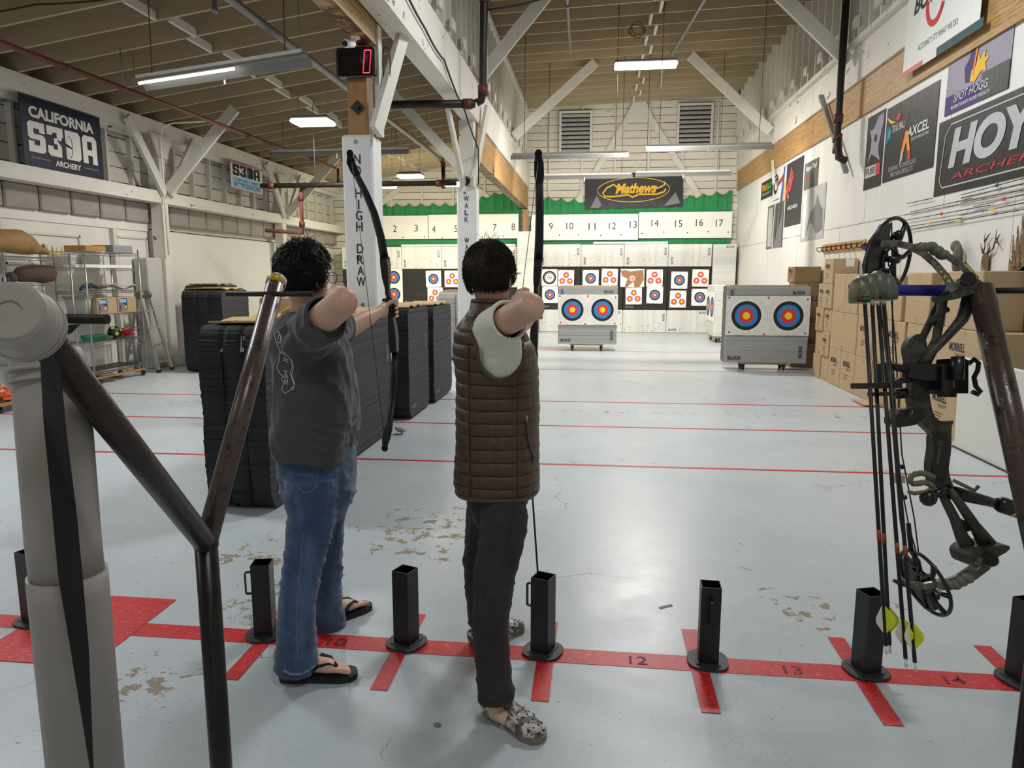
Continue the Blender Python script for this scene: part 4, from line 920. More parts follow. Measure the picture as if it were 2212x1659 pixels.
pipe('roof_pipe', [(-.45, 9.0, 6.0), (-.55, 12.5, 6.0), (-.6, 15.5, 5.98)], .03, m_grey, 'thin grey pipe under the high roof left of the ceiling light', [((-.55, 12.5, 6.0), (0, 1, 0))])
pipe('conduit', [(-7.44, 11.84, 1.95), (-7.44, 11.84, 3.9), (-7.4, 11.84, 4.1), (-7.2, 11.84, 4.16), (-6.4, 11.84, 4.18)], .015, m_wh, 'thin white conduit up the nearer left wall column and along the roof', cat='conduit')
def cable(pts, r, label, n=8): 
    P = []; 
    for i in range(len(pts) - 1):
        a, c = V(pts[i]), V(pts[i + 1])
        for k in range(n): u = k / n; P.append(a.lerp(c, u) - V((0, 0, .12 * (a - c).length * u * (1 - u))))
    P.append(V(pts[-1])); return single('cable', MB().tube(P, r, 6), m_black, label, 'cable', loc=pts[0])
cable([(-1.93, 6.6, 4.55), (-1.93, 8.2, 4.3), (-1.93, 9.2, 4.25), (-1.93, 10.6, 3.95), (-1.9, 11.6, 3.6), (-1.92, 11.7, 3.06)], .012, 'black cable draped along the white girder')
cable([(-1.5, 10.0, 5.1), (-.6, 10.0, 5.25), (.6, 9.5, 5.7), (.9, 9.4, 6.2)], .012, 'black cable swinging from the tall black pipe to the high roof')
cable([(-7.3, 6.9, 4.16), (-5.8, 7.2, 4.36), (-4.2, 7.5, 4.62)], .01, 'black cable along the near aisle joists at the top left')
single('cord_coil', MB().tube([(.62 + .12 * math.cos(a) + .001 * i, 13.9 + .1 * math.sin(a * .7), 6.02 + .11 * math.sin(a)) for i, a in enumerate(np.linspace(0, 20, 70))], .008, 5), m_rope, 'coil of reddish cord tied to the high roof above the ceiling light', 'cord', loc=(.62, 13.9, 6.1))
# sprinkler head, coil of cable, camera, clock
single('roof_fitting', MB().lathe((-3.95, 7.4, 4.78), (0, 0, -1), [(0, .0), (0, .07), (.05, .07), (.05, .05), (.2, .05), (.22, .06), (.27, .06), (.28, .03), (.45, .025), (.46, .035), (.5, .03), (.52, 0)], 12), m_grey, 'old grey steel fitting hanging from the near aisle roof', 'fitting')
t = thing('scoreboard_clock', 'black display box with a red glowing 0 on the first post', 'display', (-2.37, 7.13, 3.5))
cx, cz, y = -2.4, 3.68, 7.2
part('case', MB().bbox((cx - .185, y - .03, cz - .14), (cx + .185, y + .03, cz + .14), .01), M('glossy_black', (14, 12, 14), .15, coat=.5), t)
b = MB(); fr = (V((cx, y - .032, cz)), V((1, 0, 0)), V((0, 0, 1)), V((0, -1, 0)))
seg = [(.085, -.1), (.1, -.105), (.115, -.105), (.13, -.105), (.15, -.1)]
pts = [(.08 + .02 * u, -.1 + .2 * u) for u in np.linspace(0, 1, 13)] + [(.145 + .02 * u, -.1 + .2 * u) for u in np.linspace(0, 1, 13)] + [(.08 + .065 * u, -.105) for u in np.linspace(0.15, .85, 5)] + [(.1 + .065 * u, .105) for u in np.linspace(.15, .85, 5)]
for px, pz in pts: b.ring(fr, px, pz, 0, .0058, .002, 0, 8)
part('digit', b, M('red_led', (255, 40, 60), .4, var=0, emit=6), t)
for sx in (-.186, .186): part('bracket', MB().box((cx + sx - .012, y - .02, cz - .12), (cx + sx + .012, y + .05, cz + .12)), m_blk, t)
t = thing('security_camera', 'small white security camera above the display box', 'camera', (-2.4, 7.0, 3.75))
part('body', MB().tube([(-2.36, 7.0, 3.8), (-2.4, 6.9, 3.77)], .038, 14), m_wh, t); part('lens', MB().tube([(-2.4, 6.9, 3.77), (-2.404, 6.888, 3.767)], .028, 14), M('camera_glass', (14, 14, 20), .1), t)
part('mount', MB().tube([(-2.36, 7.0, 3.8), (-2.34, 7.02, 3.85)], .018, 8).tube([(-2.34, 7.02, 3.85), (-2.34, 7.02, 3.868)], .045, 12), m_wh, t)
single('cable_coil', MB().tube([(-2.15 + .04 * math.cos(a), 7.4, 3.72 + .17 * math.sin(a) + .01 * math.sin(a * 3)) for a in np.linspace(0, 25, 110)], .006, 5), m_black, 'coil of black cable hanging beside the brown post top', 'cable')
# ------------------------------------------------------------------ right wall: rack, arrows, ornaments, boxes
m_pine = wood_mat('orange_pine', (188, 140, 78), (160, 112, 58), (4, 1, 14), .45)
t = thing('coat_rack', 'wooden hook rail on the right wall above the cardboard boxes', 'hook rail', (XR, 12.1, 1.96))
part('board', MB().bbox((XR - .03, 11.0, 1.98), (XR, 12.95, 2.12), .006), m_pine, t)
for i in range(9):
    y = 11.05 + i * .235; part('hook', MB().tube([(XR - .03, y, 2.07)] + [(XR - .03 - .05 - .05 * math.cos(a), y, 2.05 - .05 * math.sin(a)) for a in np.linspace(-.3, 4.0, 9)], .007, 6), m_pipe, t)
R2 = random.Random(3); tips = [(14, 'red'), (0, 'gold'), (0, 'gold'), (0, 'teal'), (0, 'silver')]
ars = [((1958, 440), (2015, 428), 0, 'short black arrow'), ((1964, 459), (2100, 428), 0, 'black arrow'), ((1955, 476), (2140, 443), 1, 'arrow with a crimson stripe'), ((1958, 490), (2078, 471), 2, 'short arrow with a yellow tag'), ((1958, 497), (2212, 452), 2, 'lowest long arrow with a yellow tag'),
       ((2072, 422), (2212, 385), 3, 'arrow with a teal tag'), ((2074, 428), (2212, 397), 0, 'dark arrow under the teal-tagged one'), ((2071, 438), (2212, 410), 0, 'dark arrow above the dark red one'), ((2100, 447), (2212, 420), 4, 'dark red arrow'), ((2070, 466), (2212, 438), 2, 'dark arrow with a cream tag')]
for (p, q, k, lab) in ars:
    a = aX(*p, XR - .03); c = aX(*q, XR - .03); c = a + (c - a) * (1 if q[0] < 2212 else 1.25); t = thing('arrow', lab + ' lying level on the right wall pegs', 'arrow', a, 'arrows displayed on the right wall')
    part('shaft', MB().tube([a, c], .0045, 6), M('crimson_shaft', (120, 30, 40), .4) if k == 4 else m_blk, t)
    d = (c - a).normalized(); part('nock', MB().tube([a, a + d * .03], .006, 6), m_wh, t)
    for u in (.3, .75): 
        p_ = a.lerp(c, u); part('peg', MB().tube([p_, p_ + V((.03, 0, 0))], .005, 5), m_wh, t)
    if k: m_ = a.lerp(c, .45 if k != 2 else .4); part('tag', MB().prism([m_, m_ + d * .09 + V((0, 0, .02)), m_ + d * .12, m_ + d * .09 - V((0, 0, .02))], (-.004, 0, 0)), m_ban[{1: 'red', 2: 'gold', 3: 'teal', 4: 'red'}[k]], t)
m_rustm = M('rusty_cut_metal', (118, 92, 66), .45, .6, var=.35, vs=14, col2=(176, 150, 112), thr=.55, dsc=9)
FO = (V((XR - .02, 0, 0)), V((0, -1, 0)), V((0, 0, 1)), V((-1, 0, 0)))
def silh(pix, mat, name, label, cat, th=.006):
    P = [aX(x, y, XR - .03) for x, y in pix]; return MB().prism(P, (th, 0, 0))
b = silh([(2118, 580), (2119, 566), (2122, 552), (2128, 545), (2133, 548), (2136, 556), (2134, 568), (2134, 582), (2131, 640), (2140, 660), (2138, 680), (2130, 690)][:8] + [(2126, 596), (2120, 590)], 0, 0, 0, 0)
def antl(b, pix, r): b.tube([aX(x, y, XR - .03) for x, y in pix], [r * (1 - .75 * i / (len(pix) - 1)) for i in range(len(pix))], 6, flat=(1, .5))
for pl_ in ([(2124, 548), (2120, 535), (2118, 525)], [(2124, 548), (2128, 530), (2126, 512), (2130, 502)], [(2127, 522), (2134, 510), (2140, 503)], [(2132, 548), (2145, 538), (2150, 520), (2153, 495)], [(2150, 525), (2156, 512), (2161, 505)], [(2151, 515), (2157, 528), (2163, 531)], [(2132, 548), (2138, 536), (2136, 524)]): antl(b, pl_, .012)
single('deer_ornament', b, m_rustm, 'rusty metal deer head with antlers on the right wall', 'wall ornament')
b = MB(); rr = random.Random(5)
base = [(2176, 585), (2212, 575), (2230, 600), (2225, 625), (2212, 640), (2206, 655), (2190, 652), (2186, 645), (2200, 632), (2196, 618), (2186, 608), (2182, 598)]
b.prism([aX(x, y, XR - .03) for x, y in base], (.006, 0, 0))
for x, yt, yb, w in ((2181, 560, 590, 3), (2188, 508, 590, 6), (2198, 488, 590, 7), (2209, 465, 590, 9), (2220, 495, 590, 7), (2193, 545, 590, 4), (2204, 550, 590, 4), (2228, 470, 590, 8)):
    L_ = []; Rr = []; n = 14
    for i in range(n + 1):
        y_ = yt + (yb - yt) * i / n; ww = w * (i / n) ** .8 * (1.0 if i % 2 == 0 else .45); L_.append((x - ww - .5, y_)); Rr.append((x + ww + .5, y_))
    b.prism([aX(px, py, XR - .03) for px, py in L_ + Rr[::-1]], (.006, 0, 0))
single('tree_ornament', b, m_rustm, 'rusty metal cut-out of fir trees at the right edge', 'wall ornament')
single('bear_ornament', MB().sph(aX(2068, 560, XR - .08), .1, 12, sc=(.5, .6, 1.7)).sph(aX(2064, 532, XR - .08), .07, 10, sc=(.6, 1, .9)), M('carved_dark_wood', (98, 90, 78), .8, var=.3, vs=20, bump=.5, bs=40), 'dark carved figure standing on the boxes behind the compound bow', 'ornament')
# cardboard boxes
m_card = M('cardboard', (180, 153, 118), .75, var=.05, vs=2.5, bump=.1, bs=40, stretch=(1, 1, 3)); m_cardd = M('brown_shaded_cardboard', (140, 112, 78), .75, var=.06, vs=2.5)
m_tapeb = M('box_tape', (176, 146, 104), .35); m_lbl = M('shipping_label', (228, 228, 224), .6)
BXN = [0]
def carton(y0, y1, z0, z1, label, x0=3.5, x1=3.86, txt=1, mat=None, skew=0.0, front=False, lab=False):
    b = MB().bbox((x0, y0 + .006, z0), (x1, y1 - .006, z1), .008, 0); w = y1 - y0; h = z1 - z0
    fr = (V((x0, y1, z0)), V((0, -1, 0)), V((0, 0, 1)), V((-1, 0, 0)))
    b.rect(fr, w / 2 - .03, 0.01, w / 2 + .03, .07, .0012, 2); b.rect(fr, w / 2 - .03, h - .07, w / 2 + .03, h - .008, .0012, 2)
    if txt:
        s_ = min(w * .52, .3); x_ = w * .2; b.text(fr, 'MORRELL', x_, h * .62, s_, s_ * .28, .002, 1, .03); b.text(fr, 'TARGETS', x_ + s_ * .4, h * .62 - s_ * .17, s_ * .6, s_ * .11, .002, 1)
        for k in range(3): b.rect(fr, x_ + s_ * .2, h * .4 - k * .03, x_ + s_ * (.8 - .1 * k), h * .4 - k * .03 + .008, .002, 1)
    f2 = (V((x0, y0 + .006, z0)), V((1, 0, 0)), V((0, 0, 1)), V((0, -1, 0)))
    if front: b.text(f2, 'MORRELL', .05, .05, (x1 - x0) * .8, .09, .002, 1, .04)
    if lab: b.rect(f2, .18, h - .12, .3, h - .01, .002, 3)
    cx, cy = (x0 + x1) / 2, (y0 + y1) / 2; off = V((cx, cy, z0)); o = single('cardboard_box', b, [mat or m_card, m_letd, m_tapeb, m_lbl], label, 'box', 'cardboard boxes stacked along the right wall', loc=off); o.rotation_euler.z = skew; return o
lv = ('bottom', 'second', 'third', 'top')
for k, (z0, z1) in enumerate(((0, .37), (.372, .735), (.737, 1.1), (1.102, 1.47))):
    for j, (ya, yb) in enumerate(((11.54, 11.9), (11.18, 11.535))):
        carton(ya, yb, z0, z1, '%s narrow box of the %s narrow column in the stack at the far end' % (lv[k], ('farther', 'nearer')[j]), 3.5 + .02 * ((k + j) % 2), 3.86, txt=k > 1 or (k == 1 and j))
carton(11.2, 11.62, 1.472, 1.85, 'box standing alone on top of the two narrow columns, with a white label', 3.5, 3.86, lab=True)
for k in range(4): carton(12.9, 13.3, k * .37, k * .37 + .368, 'dark %s box in the far column behind the large rolling target' % lv[k], 3.42, 3.86, txt=0, mat=m_cardd, front=k > 0)  # far column sits in shadow; that shade is put into the darker cardboard colour
carton(12.9, 13.35, 1.482, 1.75, 'box on top of the far dark column', 3.4, 3.84, mat=m_cardd, txt=1)
carton(10.6, 11.12, 0, .535, 'bottom box at the left end of the tall carton wall'); carton(10.04, 10.595, 0, .535, 'bottom box right of the leftmost one, under the wide plain box', x0=3.5)
carton(10.06, 11.12, .537, 1.075, 'wide plain box in the middle of the tall carton wall', txt=0)
carton(10.6, 11.1, 1.077, 1.62, 'plain upright box on top of the wide plain box', txt=0); carton(10.1, 10.595, 1.077, 1.62, 'upright box with printed words on top of the wide plain box')
carton(9.46, 10.03, 0, .535, 'bottom box behind the hanging arrows', txt=0); carton(9.5, 10.03, .537, 1.075, 'middle box behind the hanging arrows'); carton(9.62, 10.05, 1.077, 1.6, 'top box behind the hanging arrows', txt=0)
carton(8.6, 9.4, 0, .53, 'bottom box behind the bow sight plate'); carton(8.55, 9.1, .532, 1.07, 'middle box behind the bow string', x0=3.5, mat=m_card); carton(9.12, 9.48, .532, 1.07, 'narrow middle box behind the arrow fletch caps', txt=0)
carton(8.7, 9.5, 1.072, 1.6, 'top box seen through the bow cam', txt=0)
carton(7.95, 8.52, 0, .53, 'bottom box with open flaps behind the bow riser'); carton(7.6, 8.5, .532, 1.07, 'plain middle box behind the upper bow riser', txt=0); carton(8.0, 8.6, 1.072, 1.63, 'top plain box behind the blue sleeve', txt=0)
carton(7.08, 7.92, 0, .52, 'bottom box next to the white board, printed', skew=.0); carton(6.72, 7.56, .532, 1.09, 'large printed box at the near end of the middle row', x0=3.45)
carton(6.95, 7.6, 1.092, 1.64, 'tall top box at the near end of the stack', txt=0, x0=3.48)
single('cardboard_flap', MB().prism([(3.48, 9.35, .03), (3.3, 9.5, .015), (3.3, 9.05, .015), (3.48, 9.0, .03)], (0, 0, .008)), m_card, 'loose cardboard flap on the floor before the bottom boxes', 'cardboard')
t = thing('white_board', 'white board leaning at the right edge below the cardboard boxes', 'board', (3.45, 6.3, 0))
part('panel', MB().prism([(3.38, 6.98, .0), (3.38, 5.2, .0), (3.3, 5.2, .86), (3.3, 6.86, .86)], (.05, 0, .005)), m_white, t)
part('edge', MB().bar((3.375, 6.99, .006), (3.375, 5.2, .006), .02, .012), m_blk, t)
# ------------------------------------------------------------------ rolling targets
def rolling(x0, x1, y, z0, z1, pz0, pz1, label, depth=.42, arrow=False):
    t = thing('rolling_target', label, 'target', ((x0 + x1) / 2, y, 0)); w = x1 - x0
    r = random.Random(int(x0 * 10)); b = MB(); n = int((z1 - z0) / .028)
    for i in range(n):
        za = z0 + (z1 - z0) * i / n; zb = za + (z1 - z0) / n * .985; j = r.uniform(-.006, .006); b.box((x0 + j, y + abs(j), za), (x1 + j, y + depth, zb))
    fr = (V((x0, y, 0)), V((1, 0, 0)), V((0, 0, 1)), V((0, -1, 0)))
    b.text(fr, 'BLOCK', .05, z0 + .05, .22, .06, .008, 1, .03); b.text(fr, 'BLOCK', w - .08, z0 + .1, .2, .06, .008, 1, .03, rot=math.pi / 2); b.text(fr, 'BLOCK', w - .28, z1 - .13, .2, .05, .008, 1, .03); b.text(fr, 'BLOCK', .1, z1 - .22, .17, .05, .008, 1, .03, rot=math.pi / 2)
    part('foam', b, [m_fgry, m_letd], t)
    p = MB(); p.box((x0 - .01, y - .016, pz0), (x1 + .01, y - .01, pz1), 0); f2 = (V((0, y - .016, 0)), V((1, 0, 0)), V((0, 0, 1)), V((0, -1, 0))); ph = pz1 - pz0
    for cx in (x0 + w * .24, x0 + w * .75):
        spot(p, f2, cx, (pz0 + pz1) / 2, min(w * .19, ph * .37), BIG, off=.003)
        for q in (1.2, 1.36): p.ring(f2, cx, (pz0 + pz1) / 2, w * .19 * q - .002, w * .19 * q, .003, 8, 40)
    for i in range(60): p.ring(f2, r.uniform(x0, x1), r.uniform(pz0, pz1), 0, .005, .005, 4, 6)
    for x_, z_ in ((x0 + .03, pz1 - .03), (x1 - .04, pz1 - .05), ((x0 + x1) / 2, pz1 - .03), (x0 + .05, pz0 + .05), (x1 - .05, pz0 + .04), ((x0 + x1) / 2 - .05, pz0 + .02)): p.ring(f2, x_, z_, 0, .02, .006, 7, 6)
    part('target_sheet', p, TM + [m_hood], t)
    part('top_board', MB().box((x0 + .03, y + .02, z1), (x1 - .04, y + depth - .02, z1 + .018)), m_ply, t)
    part('dolly', MB().box((x0 + w * .2, y + .03, z0 - .03), (x1 - w * .22, y + depth - .05, z0)), m_ply, t)
    for cx in (x0 + w * .24, x1 - w * .26):
        for cy in (y + .08, y + depth - .1):
            c = part('caster', MB().box((cx - .03, cy - .02, .05), (cx + .03, cy + .02, z0 - .03)), m_blk, t); part('wheel', MB().tube([(cx - .018, cy, .042), (cx + .018, cy, .042)], .042, 14), m_blk, c)
    for k in (.2, .4, .6, .8): part('strap', MB().tube([(x0 - .008, y + depth * k, z0), (x0 - .008, y + depth * k, z1)], .008, 4, flat=(1, .4)), m_strap, t)
    if arrow: part('stuck_arrow', MB().tube([(x0 + .05, y - .01, z0 + .5), (x0 + .45, y - .35, z0 + .5)], .004, 6), m_blk, t)
rolling(-.79, .45, 15.2, .15, 1.37, .56, 1.2, 'far rolling foam target with two round faces, left of centre right')
rolling(2.2, 3.54, 12.4, .13, 1.42, .6, 1.26, 'large nearer rolling foam target with two round faces, before the cartons')
t = thing('rolling_target', 'third rolling target turned sideways behind the large nearer one', 'target', (2.95, 18.0, 0))
part('foam', MB().bbox((2.8, 17.4, .15), (3.2, 18.6, 1.37), .02), m_fwht, t)
p = MB(); p.box((2.79, 17.4, .5), (2.798, 18.6, 1.2)); f2 = (V((2.79, 18.6, .85)), V((0, -1, 0)), V((0, 0, 1)), V((-1, 0, 0)))
for c_ in (.3, .9): spot(p, f2, c_, 0, .24, BIG, off=.002)
part('target_sheet', p, TM, t); part('dolly', MB().box((2.85, 17.5, .1), (3.15, 18.5, .15)), m_ply, t)
for cy in (17.6, 18.4):
    for cx in (2.9, 3.1): part('wheel', MB().tube([(cx - .02, cy, .045), (cx + .02, cy, .045)], .045, 12), m_blk, t)
# ------------------------------------------------------------------ left side: shelving, ladder, decoys
m_chr = M('chrome_wire', (168, 168, 166), .3, .75, var=.05)
def wire_rack(x0, x1, y0, y1, levels, ztop, label, casters=False):
    t = thing('wire_shelving', label, 'shelving', ((x0 + x1) / 2, (y0 + y1) / 2, 0)); zb = .1 if casters else 0
    for x in (x0, x1):
        for y in (y0, y1): part('post', MB().tube([(x, y, zb), (x, y, ztop)], .013, 8), m_chr, t)
    for z in levels:
        b = MB()
        for (p, q) in (((x0, y0), (x1, y0)), ((x1, y0), (x1, y1)), ((x1, y1), (x0, y1)), ((x0, y1), (x0, y0))):
            for dz in (0, -.035): b.tube([(*p, z + dz), (*q, z + dz)], .004, 5)
            n = int((V(q) - V(p)).length / .035)
            zz = [V((*p, z - (.035 if k % 2 else 0))).lerp(V((*q, z - (.035 if k % 2 else 0))), k / n) for k in range(n + 1)]; b.tube(zz, .0025, 4)
        n = int((y1 - y0) / .03)
        for k in range(1, n): y = y0 + (y1 - y0) * k / n; b.tube([(x0, y, z), (x1, y, z)], .0022, 4, cap=False)
        part('shelf', b, m_chr, t)
    return t
wire_rack(-7.74, -7.3, 8.12, 9.26, [.45, .95, 1.49, 1.84], 1.9, 'left wire shelving with the animal decoys on it')
wire_rack(-7.74, -7.26, 9.5, 10.72, [.2, .62, 1.02, 1.37, 1.71, 1.94], 2.0, 'right wire shelving on a wheeled dolly, beside the ladder', True)
t = thing('dolly', 'low wooden dolly under the right wire shelving', 'dolly', (-7.5, 10.1, 0))
for x in (-7.68, -7.36): part('board', MB().box((x, 9.5, .082), (x + .08, 10.75, .105)), m_pine, t)
part('crossbar', MB().box((-7.7, 9.9, .06), (-7.2, 9.98, .08)), m_blk, t)
for x in (-7.66, -7.26):
    for y in (9.6, 10.62): part('wheel', MB().tube([(x - .015, y, .04), (x + .015, y, .04)], .04, 12).box((x - .02, y - .02, .04), (x + .02, y + .02, .082)), m_blk, t)
def blob(pts, rr, mat, name, label, cat, sc=(1, 1), extra=None, fuzz=.006, seed=1):
    b = MB(); b.tube(pts, rr, 14, flat=sc); 
    b.v = [tuple(V(p) + V((noise.noise(V(p) * 14), noise.noise(V(p) * 14 + V((9, 0, 0))), noise.noise(V(p) * 14 + V((0, 9, 0))))) * fuzz * 2) for p in b.v]
    return b
m_tan = M('tan_decoy', (150, 116, 66), .6, var=.2, vs=6, col2=(196, 168, 118), thr=.62, dsc=5, bump=.3, bs=30); m_fur = M('brown_fur', (92, 70, 60), .9, var=.35, vs=18, bump=.6, bs=70, stretch=(1, 1, 4))
t = thing('deer_decoy', 'tan antlered deer decoy lying on top of the left shelving', 'decoy', (-7.45, 8.6, 1.845))
X = -7.45; b = blob([(X, 8.05, 1.95), (X, 8.12, 1.99), (X, 8.3, 2.03), (X, 8.55, 2.03), (X, 8.75, 1.99), (X, 8.88, 1.94), (X, 8.93, 1.92)], [.04, .09, .14, .16, .12, .06, .03], 0, 0, 0, 0)
b.tube([(X, 8.86, 1.94), (X + .02, 8.96, 1.93), (X + .03, 9.04, 1.9)], [.06, .05, .025], 10).sph((X + .03, 8.95, 1.98), .035, 8, sc=(1, .4, 1.2)); part('body', b, m_tan, t)
def antler(b, o, s):
    o = V(o); main = [o + V(q) * s for q in ((0, 0, 0), (0, .05, .0), (0, .14, -.02), (0, .24, .0), (0, .3, .04))]; b.tube(main, [.011, .01, .009, .007, .003], 7)
    for u, h in ((1, .1), (2, .13), (3, .1)): b.tube([main[u], main[u] + V((0, .03, h * .6)) * s, main[u] + V((0, .02, h)) * s], [.008, .006, .002], 6)
b = MB(); antler(b, (X + .06, 8.98, 1.9), 1.0); antler(b, (X - .06, 8.98, 1.92), .9); part('antlers', b, M('yellow_antler', (208, 178, 66), .5), t)
t = thing('bear_decoy', 'brown furry animal decoy on the second shelf of the left shelving', 'decoy', (-7.5, 8.8, 1.495))
b = blob([(-7.5, 8.52, 1.6), (-7.5, 8.6, 1.61), (-7.5, 8.8, 1.63), (-7.5, 9.0, 1.62), (-7.5, 9.12, 1.62), (-7.5, 9.2, 1.6)], [.05, .1, .12, .125, .11, .04], 0, 0, 0, 0); b.sph((-7.5, 9.13, 1.69), .05, 10); part('body', b, m_fur, t)
part('head', MB().sph((-7.5, 8.44, 1.57), .075, 12, sc=(1, 1.2, 1)).sph((-7.48, 8.34, 1.55), .045, 10, sc=(.8, 1.4, .8)), M('grey_black_fur', (60, 60, 66), .85, var=.5, vs=16), t)
t = thing('animal_decoy', 'grey brown decoy rump on the lower shelf behind the blurred tube', 'decoy', (-7.5, 9.1, .95)); b = blob([(-7.5, 8.6, 1.1), (-7.5, 8.9, 1.14), (-7.5, 9.1, 1.1), (-7.5, 9.24, 1.0)], [.1, .14, .12, .04], 0, 0, 0, 0); part('body', b, m_fur, t)
def crate(p0, p1, mat, label, name='carton', cat='box'): return single(name, MB().bbox(p0, p1, .006), mat, label, cat)
crate((-7.66, 9.62, 1.945), (-7.32, 10.06, 2.03), m_pine, 'shallow orange brown tray on top of the right shelving', 'tray', 'tray')
crate((-7.66, 10.2, 1.945), (-7.3, 10.66, 2.06), M('grey_foam', (140, 142, 142), .8, var=.1, vs=30), 'grey foam slab on top of the right shelving', 'foam_slab', 'foam slab')
t = thing('lamp_frame', 'white metal frame lying on the second shelf of the right shelving', 'frame', (-7.5, 10.1, 1.715))
for dx in (-.12, .0, .12): part('bar', MB().box((-7.5 + dx - .03, 9.58, 1.715), (-7.5 + dx + .03, 10.68, 1.76)), m_wh, t)
b = MB(); n = 18; vs = []; fs = []
for i in range(n + 1):
    for j in range(7): vs.append((-7.7 + .42 * j / 6, 9.98 + .68 * i / n, 1.43 + .035 * math.sin(i * .5) * math.cos(j) + .03 * (1 - i / n)))
for i in range(n):
    for j in range(6): a = i * 7 + j; fs.append((a, a + 1, a + 8, a + 7))
b.add(vs, fs, 0, True); o = single('tarpaulin', b, M('crumpled_silver_sheet', (178, 174, 160), .45, .2, var=.2, vs=14, bump=.5, bs=20), 'crumpled pale sheet on the third shelf of the right shelving', 'sheet'); md = o.modifiers.new('t', 'SOLIDIFY'); md.thickness = .02
single('blue_cloth', MB().tube([(-7.4, 9.55, 1.40), (-7.42, 9.64, 1.44), (-7.4, 9.72, 1.43), (-7.42, 9.8, 1.46), (-7.4, 9.9, 1.42)], [.02, .03, .025, .035, .02], 8), M('navy_cloth', (30, 44, 74), .8, bump=.4), 'rumpled dark blue cloth on the third shelf of the right shelving', 'cloth')
m_pic = M('photo_print', (40, 60, 120), .5, var=.4, vs=9, col2=(150, 130, 120), thr=.5, dsc=10)
for y0, lab in ((9.74, 'left of the two picture cartons on the right shelving'), (10.2, 'right of the two picture cartons on the right shelving')):
    b = MB().bbox((-7.6, y0, 1.025), (-7.3, y0 + .44, 1.27), .004); fr = (V((-7.3, y0, 1.025)), V((0, 1, 0)), V((0, 0, 1)), V((1, 0, 0)))
    b.rect(fr, .02, .02, .22, .225, .002, 1); b.rect(fr, .04, .16, .2, .21, .003, 2); b.ring(fr, .17, .09, .0, .03, .004, 3, 8); single('picture_carton', b, [m_card, m_pic, m_ban['lightblue'], m_ban['gold']], lab, 'box')
b = MB(); rr = random.Random(9)
for k in range(9): b.tube([(-7.45 + (.12 + .01 * k) * math.cos(a) * .8, 9.82 + (.21 + .01 * rr.random()) * math.sin(a), .64 + .009 * k + .006 * math.sin(3 * a + k)) for a in np.linspace(0, 6.28, 30)], .007, 5)
single('cord_coil', b, M('green_cord', (50, 128, 104), .7), 'coiled green cord on the lower shelf of the right shelving', 'cord')
b = MB(); P = [(-7.42 + .13 * rr.uniform(-1, 1), 10.47 + .2 * rr.uniform(-1, 1), .65 + .13 * rr.random() ** 1.5) for k in range(70)]; b.tube(P, .006, 5)
single('cord_tangle', b, M('red_cord', (176, 40, 54), .6), 'tangled red cord on the lower shelf of the right shelving', 'cord')
b = MB().sph((-7.36, 10.14, .73), .1, 16)
for k in range(12):
    a = k * 2.4; z = -1 + 2 * (k + .5) / 12; q = math.sqrt(1 - z * z); n_ = V((q * math.cos(a), q * math.sin(a), z)); u = n_.orthogonal().normalized(); b.ring((V((-7.36, 10.14, .73)) + n_ * .1, u, n_.cross(u), n_), 0, 0, 0, .028, .001, 1, 14)
single('spotted_ball', b, [m_blk, M('lime_spot', (176, 190, 62), .5)], 'black ball with lime spots on the lower shelf of the right shelving', 'ball')
crate((-7.68, 9.6, .205), (-7.3, 10.6, .215), m_blk, 'black sheet on the bottom shelf of the right shelving', 'mat', 'mat')
m_tub = M('clear_plastic_bin', (200, 198, 190), .35, var=.05, alpha=.75)
for (y0, z0, lab) in ((9.65, 1.03, 0),): pass
def bin_(x0, x1, y0, y1, z0, z1, label):
    t = thing('plastic_bin', label, 'bin', ((x0 + x1) / 2, (y0 + y1) / 2, z0)); w = .03
    part('tub', MB().loft([((x0 + x1) / 2 and V(((x0 + x1) / 2, (y0 + y1) / 2, z)), (1, 0, 0), (0, 1, 0), (x1 - x0) / 2 - w * (1 - k), (y1 - y0) / 2 - w * (1 - k), 8) for z, k in ((z0, 0), (z1 - .03, 1))], 28), m_tub, t)
    part('lid', MB().bbox((x0 - .01, y0 - .01, z1 - .03), (x1 + .01, y1 + .01, z1), .006), M('grey_bin_lid', (150, 150, 146), .5), t)
bin_(-7.7, -7.32, 8.2, 8.75, .46, .8, 'plastic bin on the lower shelf of the left shelving, hidden mostly by the tube')
bin_(-7.7, -7.34, 9.56, 9.7, 1.03, 1.3, 'narrow plastic bin left of the picture cartons')
# ladder
m_alu = M('aluminium', (176, 176, 174), .35, .6, var=.06)
t = thing('ladder', 'folding aluminium ladder beside the concrete pier', 'ladder', (-7.55, 11.15, 0))
for (xa, ya, xb, yb) in ((-7.2, 10.95, -7.45, 11.02), (-7.2, 11.32, -7.45, 11.25), (-7.84, 10.98, -7.55, 11.04), (-7.84, 11.3, -7.55, 11.22)):
    part('rail', MB().bar((xa, ya, 0), (xb, yb, 1.22), .03, .07, (0, 1, 0)), m_alu, t); part('foot', MB().bar((xa, ya, 0), (xa, ya, .05), .04, .08, (0, 1, 0)), m_blk, t)
for k in range(4):
    u = (k + .6) / 4.3; part('rung', MB().bar((-7.2 - .25 * u, 10.95 + .07 * u, 1.22 * u), (-7.2 - .25 * u, 11.32 - .07 * u, 1.22 * u), .06, .025), m_alu, t); part('rung', MB().bar((-7.84 + .29 * u, 10.98 + .06 * u, 1.22 * u), (-7.84 + .29 * u, 11.3 - .08 * u, 1.22 * u), .05, .025), m_alu, t)
for y in (11.03, 11.24): part('hinge', MB().tube([(-7.5, y - .025, 1.28), (-7.5, y + .025, 1.28)], .07, 16), m_grey, t)
